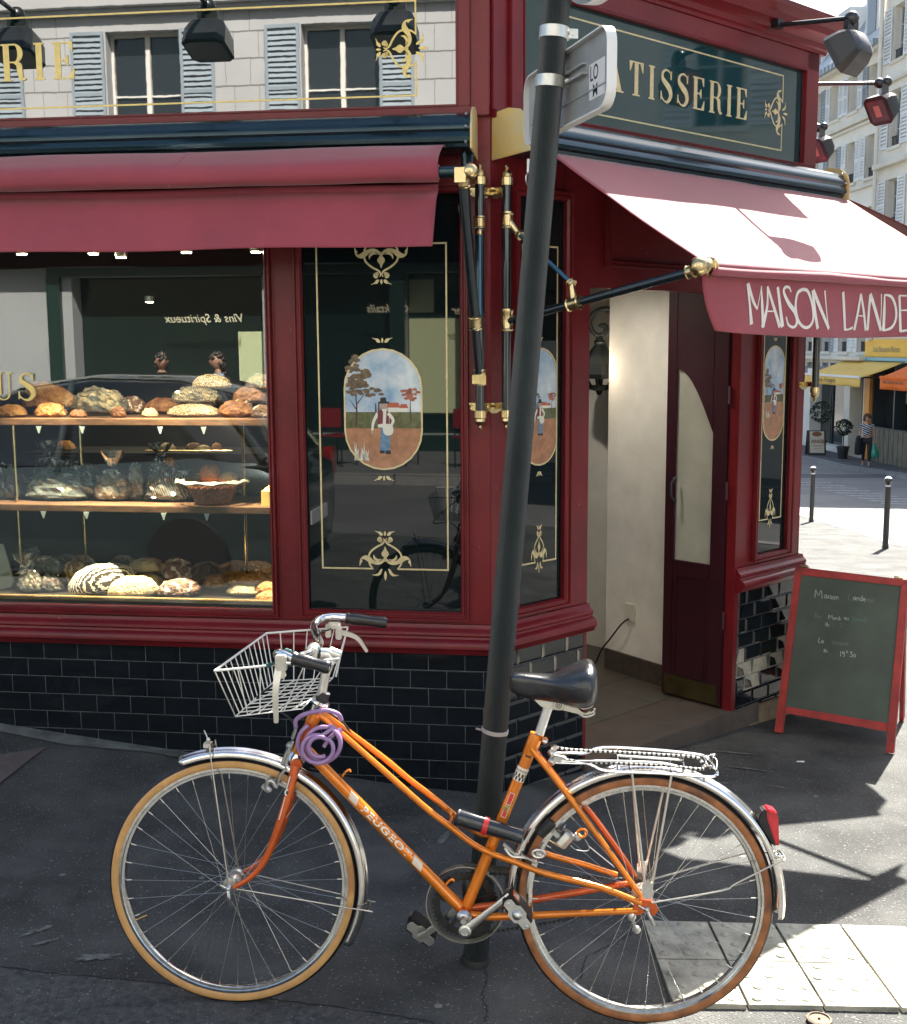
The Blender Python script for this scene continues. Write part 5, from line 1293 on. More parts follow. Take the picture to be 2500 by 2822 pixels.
def pedal(c,cagepts,endpts,off):
    # body two rubber blocks along BN, end plates
    ax=BN; b=MB()
    (x0,y0),(x1,y1)=cagepts; A=BP(x0,y0,off+.03); B=BP(x1,y1,off+.03); m=(B-A).normalized(); p_=ax.cross(m).normalized()
    for s in (-1,1): b.cube((A+B)/2+p_*(s*.012)-ax*.035+ax*.0,m*.042,p_*.0075,ax*.036)
    b.build('pedal_rubber',rubber,BK,bevel=.003)
    b=MB(); o=[(-.050,.004),(-.044,.013),(-.022,.013),(-.014,.021),(.014,.021),(.022,.013),(.044,.013),(.050,.004),(.050,-.004),(.044,-.013),(.022,-.013),(.014,-.021),(-.014,-.021),(-.022,-.013),(-.044,-.013),(-.050,-.004)]
    cc=(A+B)/2+ax*.003
    b.prism([cc+m*u*.92+p_*v_ for u,v_ in o],ax*.003); b.lathe([(.014,0),(.013,.006),(.008,.011),(.001,.013)],cc+ax*.003,ax,16)
    for s in (-.038,.038): b.ball(cc+m*s+ax*.004,.005,8)
    b.prism([cc-ax*.078+m*u*.92+p_*v_ for u,v_ in o],ax*.003); b.build('pedal_cage',alu,BK,bevel=.0008,smooth=True,auto=35)
    b=MB(); b.cube((A+B)/2-m*.030+p_*.020-ax*.03,m*.012,p_*.0012,ax*.018); b.build('pedal_reflector',mat('amber_reflector',(.6,.12,.03),.3,coat=.5),BK)
pedal(cL1,(K4(1045,1175),K4(1175,1335)),None,.085)
cR0=ring_c-BN*.02; cR1=BP(*K4(215,1465),-.115)
b=MB(); q0=BP(*K4(350,1370),-.075); b.bar(BB-BN*.062,q0,.020,.012,BN); b.bar(q0,BP(*K4(180,1490),-.08),.019,.012,BN); b.build('crank_arm',alu,BK,bevel=.003,smooth=True,auto=35)
b=MB(); A=BP(*K4(130,1400),-.10); B_=BP(*K4(270,1510),-.10); m=(B_-A).normalized(); p_=BN.cross(m).normalized()
for s in (-1,1): b.cube((A+B_)/2+p_*(s*.012)-BN*.045,m*.042,p_*.0075,BN*.036)
b.build('pedal_rubber',rubber,BK,bevel=.003)
b=MB(); cc=(A+B_)/2-BN*.008; o=[(-.050,.004),(-.044,.013),(-.022,.013),(-.014,.021),(.014,.021),(.022,.013),(.044,.013),(.050,.004),(.050,-.004),(.044,-.013),(.022,-.013),(.014,-.021),(-.014,-.021),(-.022,-.013),(-.044,-.013),(-.050,-.004)]
b.prism([cc+m*u*.9+p_*v_ for u,v_ in o],BN*.003); b.prism([cc-BN*.075+m*u*.9+p_*v_ for u,v_ in o],BN*.003); b.build('pedal_cage',alu,BK,bevel=.0008)
# ---- saddle: lofted shell, nose to the left
KS=lambda x,y:(1380+x/5.659,1780+y/5.659)
sn=BP(*KS(140,520)); sr=BP(*KS(1500,620)); sax=(sr-sn); sax=sax.normalized(); slen=(sr-sn).length
print('saddle len',slen)
def saddle():
    # stations: t, half width, top height, bottom drop, lateral roundness
    S_t=[(0.0,.014,.004,-.022),(.015,.020,.012,-.030),(.06,.024,.018,-.038),(.18,.028,.020,-.046),(.34,.036,.020,-.052),(.50,.052,.022,-.056),(.64,.076,.038,-.058),(.76,.094,.052,-.058),(.87,.102,.062,-.055),(.945,.094,.060,-.048),(.985,.070,.046,-.034),(1.0,.034,.022,-.012)]
    rings=[]
    for t,hw,zt_,zb_ in S_t:
        c=sn+sax*(slen*t); n_=20; rg=[]
        for j in range(n_):
            a=2*math.pi*j/n_; x=math.cos(a); y=math.sin(a)
            xx=(abs(x)**.62)*(1 if x>0 else -1)
            yy=zt_*(y**.85) if y>0 else zb_*(abs(y)**.7)
            if y<0: xx*=1-.25*abs(y)
            rg.append(c+BN*(hw*xx)+BU*yy)
        rings.append(rg)
    R2=[]
    n_=len(rings)
    for i in range(n_-1):
        for k in range(3):
            t=k/3
            def cr(a): 
                p0=rings[max(i-1,0)][a];p1=rings[i][a];p2=rings[i+1][a];p3=rings[min(i+2,n_-1)][a]
                return .5*((2*p1)+(p2-p0)*t+(2*p0-5*p1+4*p2-p3)*t*t+(3*p1-p0-3*p2+p3)*t**3)
            R2.append([cr(a) for a in range(20)])
    R2.append(rings[-1]); b=MB(); b.loft(R2); return b.build('saddle',mat('saddle_vinyl',(.010,.012,.015),.22,coat=.5,bump=.25,bs=220,rv=.08,var=.4,vs=10),BK,smooth=True,auto=180)
saddle()
cream_p=mat('ivory_plastic',(.62,.58,.46),.4,var=.08,vs=20)
b=MB(); o=[KS(x,y) for x,y in ((520,842),(800,880),(1120,935),(1190,960),(1260,1030),(1330,1060),(1400,1010),(1405,1050),(1370,1080),(1260,1080),(1100,1040),(980,1010),(820,1000),(690,980),(620,940))]
b.prism([BP(x,y,.050) for x,y in o],-BN*.006); b.prism([BP(x,y,.050)-BN*.094 for x,y in o],-BN*.006); b.build('saddle_skirt',cream_p,BK,bevel=.002)
b=MB(); c=BP(*KS(905,930),.0515)
for i in range(22):
    a=2*math.pi*i/22; b.tube([c+(BE*math.cos(a)+BU*math.sin(a))*.0135,c+(BE*math.cos(a)+BU*math.sin(a))*.0155],.0009,5)
for r in (.0075,.0035): b.tube([c+(BE*math.cos(a)+BU*math.sin(a))*r for a in [i*6.283/20 for i in range(20)]],.0009,5,closed=True)
b.build('saddle_emblem',dec_b,BK)
for s in (.045,-.045):
    b=MB()
    for k in range(2): b.tube(cat_rom([BP(*KS(1190,940+k*45),0)+BN*s,BP(*KS(1300,1000+k*40),0)+BN*s,BP(*KS(1420,965+k*45),0)+BN*s,BP(*KS(1450,915+k*60),0)+BN*s],5),.0032,8)
    b.build('saddle_spring',steel,BK,smooth=True)
b=MB(); sp0=BP(*KS(730,985)); sp1=BP(*KS(600,1380)); b.tube([sp0-(sp1-sp0)*.12,sp1],.0128,18); b.build('seat_post',mat('satin_alloy',(.66,.66,.65),.3,.9,var=.08,vs=30),BK,smooth=True,auto=40)
# ---- rack
rk=lambda x,y,o:BP(*KR(x,y),o)
RN=[rk(372,1195,.030),rk(470,1200,.030),rk(640,1218,.050),rk(720,1245,.058),rk(830,1283,.062),rk(1250,1300,.062),rk(1650,1330,.062),rk(1728,1318,.058),rk(1738,1285,.045),rk(1690,1200,-.035)]
zr=BU
farx=lambda p:p-BN*.124
RF=[rk(362,1130,-.03),rk(520,1135,-.030),rk(640,1135,-.045),rk(790,1087,-.060),rk(1200,1105,-.062),rk(1560,1142,-.062),rk(1650,1170,-.058),rk(1700,1215,-.030),rk(1738,1285,.04)]
b=MB(); b.tube(cat_rom(RN,4),.0042,8); b.tube(cat_rom(RF,4),.0042,8)
# inner tray, raised rails and cross bars
IN=[rk(900,1150,.025),rk(1440,1190,.025)]; 
b.tube([rk(400,1215,.03),rk(650,1222,.05)],.004,8)
b.tube(cat_rom([rk(560,1195,.042),rk(900,1200,.046),rk(1250,1215,.046),rk(1420,1248,.046)],4),.0036,8)
b.tube([rk(905,1155,-.02),rk(1440,1190,-.02)],.0036,8)
for x,y1,y2 in ((905,1100,1268),(1005,1165,1280),(1345,1190,1300),(1455,1180,1310),(1430,1130,1190)):
    b.tube([rk(x,y1,-.055),rk(x+12,y2,.058)],.0030,8)
b.build('rack_top',chrome,BK,smooth=True)
b=MB()
for s,o in ((1,.072),(-1,-.072)):
    pa_=rk(1030,1290,.06) if s>0 else rk(1020,1180,-.062); pb_=rk(1360,1320,.06) if s>0 else rk(1345,1195,-.062)
    q1=BP(*K3(1068,1090),.072) if s>0 else BP(*K3(1068,1090),.072)-BN*.144; q2=BP(*K3(1098,1090),.072) if s>0 else BP(*K3(1098,1090),.072)-BN*.144
    b.tube([pa_,q1],.0033,8); b.tube([pb_,q2],.0033,8)
b.build('rack_leg',mat('rack_alloy',(.62,.60,.54),.35,.85,var=.1,vs=30),BK,smooth=True)
b=MB()
for s in (0,.144):
    o=[(-.014,.028),(0,.040),(.014,.028),(.013,.0),(.006,-.012),(-.006,-.012),(-.013,0)]; c=BP(*K3(1078,1108),.070)-BN*s
    b.prism([c+BE*u+BU*(v_-.012) for u,v_ in o],BN*.003)
b.build('rack_bracket',alu,BK,bevel=.0008)
b=MB()
for q in (rk(362,1130,-.028),rk(368,1200,.030)): b.ball(q,.011,12); b.ball(q+BN*.008,.006,8)
b.bar(rk(380,1175,.03),rk(440,1190,.03),.018,.012); b.bar(rk(360,1095,-.03),rk(400,1085,-.03),.018,.012)
b.build('rack_clamp',alu,BK,smooth=True,auto=35)
# mirrored wire tangle at rack end = metal hook cluster (clear reflector)
b=MB(); c=rk(1690,1240,.01)
for k in range(6):
    a=k*1.05; b.tube(cat_rom([c+BE*rnd.uniform(-.02,.015)+BU*rnd.uniform(-.01,.028)+BN*rnd.uniform(-.03,.03) for _ in range(4)],4),.0016,6)
b.build('rack_hook',chrome,BK,smooth=True)
# ---- bungee cords (striped), a thing of their own
BG=root('bungee_cord',rk(1000,1200,.0),'black and white striped bungee cord stretched along the rear rack','bungee cord')
def striped(pts,r):
    P=cat_rom(pts,14); b=MB(); L=0; seg=.0065; i0=0; acc=[0]
    for i in range(1,len(P)): acc.append(acc[-1]+(P[i]-P[i-1]).length)
    def atl(s):
        for i in range(1,len(P)):
            if acc[i]>=s: t=(s-acc[i-1])/max(1e-9,acc[i]-acc[i-1]); return P[i-1]+(P[i]-P[i-1])*t
        return P[-1]
    n=int(acc[-1]/seg)
    for k in range(n):
        b.k=k%2; b.tube([atl(k*seg),atl((k+1)*seg)],r,8,caps=False)
    return b
bw=[mat('bungee_white',(.75,.73,.68),.7),mat('bungee_black',(.012,.012,.012),.7)]
striped([rk(440,1175,.022),rk(560,1200,.026),rk(900,1218,.03),rk(1300,1238,.03),rk(1560,1265,.022),rk(1640,1262,.0)],.0042).build('cord',bw,BG)
striped([rk(400,1085,-.022),rk(520,1105,-.026),rk(900,1125,-.03),rk(1300,1148,-.03),rk(1540,1165,-.02),rk(1600,1190,-.01),rk(1640,1262,.0)],.0042).build('cord',bw,BG)
b=MB(); b.bar(rk(395,1165,.026),rk(480,1182,.024),.014,.010); b.tube(cat_rom([rk(395,1165,.026),rk(372,1150,.03),rk(362,1170,.03)],4),.0035,8); b.bar(rk(375,1090,-.026),rk(410,1082,-.024),.013,.010); b.build('hook',mat('ivory_hook',(.6,.57,.5),.4),BG,bevel=.002,smooth=True,auto=40)
# ---- handlebar, stem, levers, basket
def HB(x,y,Y): return aty(*KH(x,y),Y)
YC=wF.y+ (headT.y-wF.y)
stT=headT-hd*.155
YN,YF=YC-.215,YC+.235
hb=[HB(1300,690,YN),HB(1060,640,YN),HB(935,600,YN+.01),HB(820,545,YN+.03),HB(775,560,YN+.06),HB(900,600,YN+.11),HB(1040,560,YC-.05),HB(1130,525,YC-.01),HB(1175,500,YC+.03),HB(1200,440,YC+.09),HB(1160,350,YC+.15),HB(1145,275,YC+.19),HB(1195,210,YC+.22),HB(1300,180,YF),HB(1450,185,YF+.004),HB(1811,225,YF+.01)]
tb('handlebar',hb,.0112,chrome,k=6,n=16)
g1=[HB(925,590,YN+.008),HB(1300,690,YN-.005)]; g2=[HB(1455,190,YF+.004),HB(1870,240,YF+.012)]
gm_=mat('grip_rubber',(.010,.011,.013),.32,coat=.3)
for g_ in (g1,g2):
    d=(g_[1]-g_[0]); L_=d.length; b=MB(); pr=[(.012,0),(.0175,.002),(.0175,.008),(.0155,.012)]+[(.0155+(.0012 if k%2 else 0)+.001*math.sin(k*.5),.014+k*(L_-.02)/16) for k in range(16)]+[(.0165,L_-.004),(.014,L_),(.0,L_)]
    b.lathe(pr,g_[0],d,18); b.build('grip',gm_,BK,smooth=True,auto=50)
b=MB(); st0=headT-hd*.01; st1=HB(1315,610,YC)
b.tube([st0,HB(1255,760,YC),st1],.0125,16); b.tube(cat_rom([st1-V((0,0,.01)),HB(1290,560,YC),HB(1215,550,YC)],4),.016,14); b.lathe([(.017,-.02),(.018,-.018),(.018,.018),(.017,.02)],HB(1130,520,YC+.0),V((.1,1,.05)),18); b.tube([HB(1355,505,YC),HB(1345,560,YC)],.0085,10)
b.tube([HB(1300,530,YC),HB(1400,570,YC)],.015,12)
b.build('stem',mat('cast_alloy',(.60,.59,.55),.3,.9,var=.15,vs=20),BK,smooth=True,auto=45)
b=MB(); b.lathe([(.0150,-.03),(.0165,-.02),(.0165,.0),(.0150,.008)],headT-hd*.035,-hd,18); b.build('stem_collar',rubber,BK,smooth=True)
# brake levers
def lever(p,tip,mid,par,w_=.010):
    P=cat_rom([p,mid,tip],8); b=MB(); n=len(P); x_=(tip-p).normalized()
    rings=[]
    for i,q in enumerate(P):
        d=(P[min(i+1,n-1)]-P[max(0,i-1)]).normalized(); s_=d.cross(V((0,1,0))).normalized(); t=i/(n-1); ww=w_*(1-.45*t); rings.append([q+s_*(a*ww)+V((0,1,0))*(g*.004) for a,g in ((-1,-1),(1,-1),(1,1),(-1,1))])
    b.loft(rings); return b
levm=mat('brake_alloy',(.60,.58,.52),.35,.85,var=.12,vs=25)
lever(HB(800,640,YN),HB(765,1240,YN-.02),HB(760,920,YN-.02),0).build('brake_lever',levm,BK,bevel=.0015,smooth=True,auto=40)
b=MB(); b.bar(HB(790,610,YN),HB(835,790,YN),.020,.016); b.cube(HB(815,640,YN),V((.014,0,0)),V((0,.012,0)),V((0,0,.02))); b.build('lever_mount',levm,BK,bevel=.003)
lever(HB(1400,330,YF),HB(1675,530,YF),HB(1570,390,YF),0,.008).build('brake_lever',levm,BK,bevel=.0012,smooth=True,auto=40)
b=MB(); b.cube(HB(1350,260,YF),V((.018,0,0)),V((0,.010,0)),V((0,0,.010))); b.cube(HB(1390,330,YF),V((.009,0,0)),V((0,.009,0)),V((0,0,.022))); b.cube(HB(1285,320,YF),V((.008,0,0)),V((0,.007,0)),V((0,0,.02))); b.build('lever_mount',levm,BK,bevel=.003)
# brake cables
cab=rubber
b=MB()
b.tube(cat_rom([HB(830,800,YN),HB(720,870,YC-.05),HB(600,960,YC),HB(500,1060,YC+.02),HB(510,1120,YC+.02),HB(800,1130,YC),HB(960,1290,YC-.01),HB(890,1480,YC)],6),.0028,8)
b.tube(cat_rom([HB(1310,300,YF-.02),HB(1180,400,YC+.1),HB(1250,900,YC+.02),HB(1290,1120,YC),HB(1420,1220,YC-.005),HB(1560,1400,YC-.005),HB(1640,1480,YC-.01)],6),.0026,8)
b.tube(cat_rom([HB(1100,1690,YC-.02),HB(1250,1730,YC-.02),HB(1400,1860,YC-.02),HB(1480,1960,YC-.02)],5),.002,8)
b.build('brake_cable',cab,BK,smooth=True)
b=MB(); b.tube([HB(640,665,YN+.04),HB(760,645,YN+.03)],.0032,8)
for x,y in ((690,665),(1180,500),(1205,520),(870,520),(900,530)): b.ball(HB(x,y,YN+.03 if x<1000 else YC),.007,8)
b.build('green_twine',mat('teal_twine',(.02,.10,.10),.8),BK,smooth=True)
# front brake
b=MB()
for (x0,y0,x1,y1) in ((960,1300,925,1400),(935,1420,870,1540),(880,1500,820,1650),(900,1520,850,1660),(870,1690,800,1760),(800,1760,765,1890)): b.bar(HB(x0,y0,YC-.035),HB(x1,y1,YC-.04),.008,.006)
b.ball(HB(905,1470,YC-.03),.012,10); b.tube(cat_rom([HB(760,1880,YC-.04),HB(735,1830,YC-.04),HB(700,1820,YC-.04),HB(670,1870,YC-.04),HB(690,1930,YC-.04)],4),.0065,8)
b.build('front_brake',mat('brake_steel',(.35,.35,.34),.35,.9),BK,smooth=True,auto=40)
b=MB(); b.bar(HB(640,1850,YC-.02),HB(690,1900,YC-.02),.014,.02); b.ball(HB(690,1905,YC-.045),.010,10); b.build('brake_block',alu,BK,bevel=.002)
b=MB(); b.bar(BP(*K4(980,600),.03),BP(*K4(1150,740),.03),.010,.006); b.bar(BP(*K4(1150,700),.04),BP(*K4(1290,770),.04),.009,.005); b.tube(cat_rom([BP(*K4(990,640),.035),BP(*K4(1060,715),.035),BP(*K4(1180,730),.035),BP(*K4(1290,775),.035)],4),.004,8)
rgp=[BP(*K4(1310+48*math.cos(a)*1.2,690+36*math.sin(a)),.045) for a in [i*6.283/16 for i in range(16)]]; b.tube(rgp,.0045,8,closed=True); b.ball(BP(*K4(1330,700),.046),.006,8)
b.build('rear_brake',alu,BK,smooth=True,auto=40)
# dynamo
KD=lambda x,y:(1350+x/4.5275,2150+y/4.5275)
b=MB(); p,q=BP(*KD(620,690),.035),BP(*KD(790,510),.035); b.tube(cat_rom([p,p+(q-p)*.15,p+(q-p)*.85,q],4),[.004,.012,.0135,.014,.014,.0145,.015,.015,.015,.014,.013,.010,.004],12); b.build('dynamo_roller_cap',rubber,BK,smooth=True)
b=MB(); p,q=BP(*KD(900,770),.030),BP(*KD(1000,660),.030); b.lathe([(.012,-.012),(.0195,-.008),(.0195,.028),(.014,.034)],p,(q-p),8); b.bar(BP(*KD(790,640),.03),BP(*KD(880,720),.03),.012,.012); b.tube(cat_rom([BP(*KD(905,630),.04),BP(*KD(930,590),.045),BP(*KD(945,560),.04)],4),.0018,6)
b.ball(BP(*KD(1090,710),.03),.012,10); b.build('dynamo',alu,BK,bevel=.001,smooth=True,auto=30)
b=MB(); b.tube([BP(*KD(1150+55*math.cos(a),660+50*math.sin(a)),.036) for a in [i*6.283/16 for i in range(16)]],.0042,8,closed=True); b.build('dynamo_tab',orange,BK,smooth=True)
b=MB(); b.tube(cat_rom([BP(*KD(1010,820),.035),BP(*KD(1080,870),.04),BP(*KD(1210,885),.04),BP(*KD(1240,840),.04),BP(*KD(1190,740),.04)],6),.0013,6); b.tube([BP(*KD(1240,830),.04),BP(*KD(1560,1090),.045)],.0012,6); b.build('dynamo_wire',mat('grey_wire',(.4,.4,.4),.6),BK)
# ---- wire basket
def basket():
    YA,YB_=YC-.20,YC+.215
    # measured corners (rim): near front, far front, far back, near back ; bottom likewise
    nf=HB(150,720,YA+.0); ff=HB(668,345,YB_-.01); fb=HB(1480,282,YB_+.03); nb=HB(1400,590,YA+.06)
    b_nf=HB(360,1175,YA+.045); b_nb=HB(1020,1100,YA+.09); b_ff=HB(745,825,YB_-.05); b_fb=HB(1330,790,YB_-.03)
    nb=V((fb.x-.012,nf.y+.03,(nf.z+fb.z)/2)) ; nb=HB(1395,600,nf.y+.05)
    r=.0016; R1=.0030; b=MB()
    for a,c in ((nf,ff),(ff,fb),(nf,nb)): b.tube([a,c],R1,8)
    b.tube(cat_rom([fb,HB(1405,575,YB_),HB(1360,780,YB_-.02)],4),R1,8)
    for a,c in ((b_nf,b_nb),(b_nf,b_ff),(b_ff,b_fb),(b_nb,b_fb)): b.tube([a,c],r,6)
    L=lambda a,c,t:a+(c-a)*t
    # front face bars (11), far side bars, near side bars, back bars
    for i in range(12):
        t=i/11; b.tube([L(nf,ff,t),L(b_nf,b_ff,t)],r,6)
    for i in range(1,7):
        t=i/6; b.tube([L(ff,fb,t),L(b_ff,b_fb,t)],r,6)
    for i in range(0,6):
        t=i/5.5; b.tube([L(nf,nb,t),L(b_nf,b_nb,t)],r,6)
    # bottom: long bars and crossed diagonals
    for i in range(1,9): b.tube([L(b_nf,b_ff,i/9),L(b_nb,b_fb,i/9)],r,6)
    for i in (2,4): b.tube([L(b_nf,b_nb,i/6),L(b_ff,b_fb,i/6)],r,6)
    for i in range(-3,6,2):
        a0,a1=i/6,(i+3.2)/6
        p=L(b_nf,b_nb,max(0,a0)); q=L(b_ff,b_fb,min(1,a1)); 
        if a0<0: p=L(b_nf,b_ff,-a0/(a1-a0))
        if a1>1: q=L(b_nb,b_fb,(1-a0)/(a1-a0))
        b.tube([p,q],r*.9,6)
    o=b.build('basket',white_enamel,BK)
    return o
basket()
# ---- lilac cable lock (separate thing)
CL=[]
c0=(1265,1440)
def KHp(x,y,o): return aty(*KH(x,y),headT.y+o)
pts=[KHp(960,1290,-.02),KHp(965,1210,-.025),KHp(1060,1150,-.03),KHp(1250,1115,-.035),KHp(1380,1150,-.03),KHp(1415,1210,-.02)]
b=MB(); lil=mat('lilac_vinyl_cable',(.34,.20,.40),.32,coat=.5,var=.08,vs=30)
b.tube(cat_rom(pts,8),.0060,12)
def loop(cx,cy,rx,ry,a0,a1,o0,o1,rot=0):
    out=[]
    n=26
    for i in range(n+1):
        t=i/n; a=R(a0+(a1-a0)*t); x=rx*math.cos(a); y=ry*math.sin(a); c,s=math.cos(R(rot)),math.sin(R(rot))
        out.append(KHp(cx+x*c-y*s,cy-(x*s+y*c),o0+(o1-o0)*t))
    return out
path=loop(1195,1440,215,200,120,420,-.030,-.045)+loop(1235,1450,170,170,60,420,-.045,-.055)[1:]+loop(1180,1500,155,140,60,400,-.055,-.065)[1:]+loop(1200,1480,110,100,40,300,-.065,-.06)[1:]
b.tube(path,.0058,12); b.tube(cat_rom([KHp(1420,1300,-.03),KHp(1300,1390,-.04),KHp(1240,1480,-.045)],6),.0058,12)
tag(center_single(b.build('cable_lock',lil,None,smooth=True)),'coiled lilac cable lock looped round the head tube of the orange bicycle','cable lock')
# ---- the carried lock : dark cylinder with a red band
LK=root('lock_case',BP(*K4(850,440),.02),'black tube shaped lock with a red band carried in the orange frame','bike lock')
p,q=BP(*K4(540,345),.032),BP(*K4(1165,535),.045); d=q-p; L_=d.length; b=MB()
b.lathe([(.010,0),(.022,.0),(.0232,.004),(.0225,L_*.4),(.0215,L_*.8),(.0215,L_-.004),(.019,L_),(.001,L_)],p,d,24); b.build('lock_barrel',mat('lock_black',(.014,.017,.022),.2,coat=.6,bump=.05,bs=300),LK,smooth=True,auto=40)
b=MB(); b.lathe([(.0232,0),(.0245,.001),(.0245,.014),(.0232,.015)],p+d*.395,d,24); b.build('lock_band',mat('red_rubber',(.60,.02,.02),.35,coat=.3),LK,smooth=True,auto=40)
b=MB(); b.ball(BP(*K4(800,448),.058),.003,8); b.build('band_pin',brass,LK)
b=MB(); b.lathe([(.0236,0),(.0240,.004),(.0232,.008)],p-d.normalized()*.002,d,24); b.build('lock_end_cap',rubber,LK,smooth=True)
# ============================================================ CHALKBOARD (A-board)
fa,fb_=onground(2143,2020),onground(2450,2077)
_ax=(fb_-fa); _ax.z=0; _ax.normalize(); _nb=V((_ax.y,-_ax.x,0)); 
if _nb.dot(CO-fa)<0: _nb=-_nb
AB=root('chalkboard_sign',(fa+fb_)/2,'red framed chalkboard A-frame standing on the pavement beside the bakery door','chalkboard')
TI=R(13); _up=(V((0,0,1))*math.cos(TI)-_nb*math.sin(TI)).normalized(); _nn=_ax.cross(_up); 
if _nn.dot(_nb)<0: _nn=-_nn
def AP(px,py,off=0):
    v=ray(px,py); t=(fa+_nn*off-CO).dot(_nn)/v.dot(_nn); return CO+v*t
KC=lambda x,y:(2000+x/3.406,1550+y/3.406)
redf=mat('worn_red_frame',(.36,.035,.032),.5,var=.3,vs=9,bump=.15,bs=60,dirt=(5,.62,(.12,.03,.03),.12))
chalkm=mat('green_slate',(.066,.088,.072),.6,var=.25,vs=4,rv=.1,dirt=(1.8,.58,(.06,.13,.085),.3))
def quadbar(b,pts,th=.026):
    b.prism([AP(*KC(x,y)) for x,y in pts],-_nn*th)
b=MB()
quadbar(b,[(652,38),(706,118),(528,1604),(455,1590)]); quadbar(b,[(1644,222),(1722,150),(1575,1795),(1500,1785)])
quadbar(b,[(652,38),(1722,165),(1650,222),(706,118)]); quadbar(b,[(562,1352),(1530,1512),(1514,1590),(550,1412)])
b.build('front_frame',redf,AB,bevel=.003)
b=MB(); b.prism([AP(*KC(x,y),-.010) for x,y in ((690,105),(1660,210),(1545,1530),(545,1365))],-_nn*.006); b.build('slate',chalkm,AB)
b=MB()
_dn=-_up; TLb,TRb=AP(*KC(652,38),-.03),AP(*KC(1722,165),-.03)
bl=TLb+V((0,0,-.0)); rb=onground(2486,1984); lb=rb-_ax*((TRb-TLb).length); lb.z=gz(lb.x,lb.y)
for t_,f_ in ((TLb+_ax*.02,lb),(TRb-_ax*.02,rb)): b.bar(t_,f_+V((0,0,.004)),.040,.022,_ax)
b.bar(TLb+_ax*.0+(lb-TLb)*.06,TRb+(rb-TRb)*.06,.022,.045); b.bar(TLb+(lb-TLb)*.82,TRb+(rb-TRb)*.82,.022,.045); b.build('rear_frame',redf,AB,bevel=.003)
b=MB(); m0=TLb+(lb-TLb)*.08; m1=TRb+(rb-TRb)*.08; m2=TRb+(rb-TRb)*.82; m3=TLb+(lb-TLb)*.82; n_=(m1-m0).cross(m3-m0).normalized(); b.prism([m0,m1,m2,m3],n_*.005); b.build('rear_panel',chalkm,AB)
b=MB()
for t_ in (TLb+_ax*.05,TRb-_ax*.05): b.tube([t_-_ax*.02+V((0,0,.004)),t_+_ax*.02+V((0,0,.004))],.008,8)
b.build('hinge',brass,AB,smooth=True)
chk=mat('chalk',(.80,.81,.78),.95); chk2=mat('faint_chalk',(.24,.27,.25),.95); chk3=mat('blue_chalk',(.10,.24,.24),.95)
def chalk(strokes,m,name='chalk_writing',wd=.0016):
    b=MB()
    for s_ in strokes:
        P2=[V(((AP(*KC(x,y),-.009)-fa).dot(_ax),(AP(*KC(x,y),-.009)-fa).dot(_up),0)) for x,y in s_]
        if len(P2)<2: continue
        for pl in strk([(p.x,p.y) for p in P2],[wd*1.1,wd*.8,wd],4):
            b.prism([fa+_ax*p.x+_up*p.y-_nn*.0098 for p in pl],_nn*.0006)
    b.build(name,m,AB,fix=True)
def seg(ox,oy,s,*st): return [[(ox+x*s,oy+y*s) for x,y in q] for q in st]
M_=[[(0,60),(8,0),(30,45),(55,2),(62,62)]]
def word(x,y,txt,s,sl=.12):
    G={'a':([[(26,-26),(12,-30),(2,-16),(6,-2),(18,-4),(26,-24)],[(26,-26),(24,-8),(30,-2)]],32),'i':([[(6,-26),(5,-8),(10,-2)],[(7,-38),(7,-36)]],14),
    's':([[(22,-26),(8,-28),(6,-18),(20,-14),(20,-2),(4,-2)]],27),'o':([[(14,-28),(3,-18),(6,-3),(18,-2),(24,-16),(14,-28)]],29),'n':([[(4,-28),(5,0)],[(5,-18),(16,-28),(24,-20),(24,-2)]],30),
    'd':([[(24,-26),(8,-28),(3,-12),(12,-1),(24,-8)],[(26,-52),(25,-12),(30,-2)]],32),'e':([[(5,-15),(22,-18),(18,-29),(6,-26),(4,-8),(16,-1),(26,-6)]],29),'m':([[(3,-28),(4,0)],[(4,-20),(12,-28),(18,-20),(18,0)],[(18,-20),(28,-28),(34,-20),(35,-2)]],40),
    'u':([[(4,-28),(5,-8),(16,-1),(24,-10)],[(25,-28),(25,-6),(30,-2)]],33),'r':([[(5,-28),(6,0)],[(6,-16),(14,-27),(22,-26)]],25),'c':([[(22,-25),(10,-29),(3,-14),(12,-2),(23,-5)]],26),'h':([[(5,-54),(5,0)],[(5,-18),(16,-28),(24,-18),(24,-2)]],30),
    'M':([[(2,0),(8,-55),(26,-18),(46,-56),(52,0)]],60),'L':([[(16,-56),(6,-30),(4,-2),(34,-2)]],36),'D':([[(8,-50),(8,0)],[(2,-48),(28,-46),(34,-22),(22,-4),(8,0)]],42),'S':([[(34,-44),(14,-52),(8,-36),(30,-20),(26,-2),(4,-4)]],40),
    '1':([[(8,-48),(8,0)]],18),'9':([[(24,-40),(10,-46),(6,-30),(22,-28),(25,-42),(24,-10),(12,0)]],32),'3':([[(4,-46),(24,-44),(12,-28),(26,-14),(12,0),(2,-6)]],32),'0':([[(14,-30),(3,-18),(6,-3),(18,-2),(24,-16),(14,-30)]],30),'8':([[(20,-40),(8,-44),(8,-30),(22,-16),(12,0),(3,-12),(20,-30),(20,-42)]],28),'2':([[(4,-36),(14,-44),(22,-32),(4,-2),(26,-2)]],30),'7':([[(3,-44),(24,-46),(12,0)],[(6,-22),(22,-24)]],28),'-':([[(4,-12),(16,-12)]],26),' ':([],26)}
    out=[]
    for ch in txt:
        st,w_=G.get(ch,([],20))
        for q in st: out.append([(x+px*s,y+py*s+px*s*sl) for px,py in q])
        x+=w_*s; y+=w_*s*sl
    return out
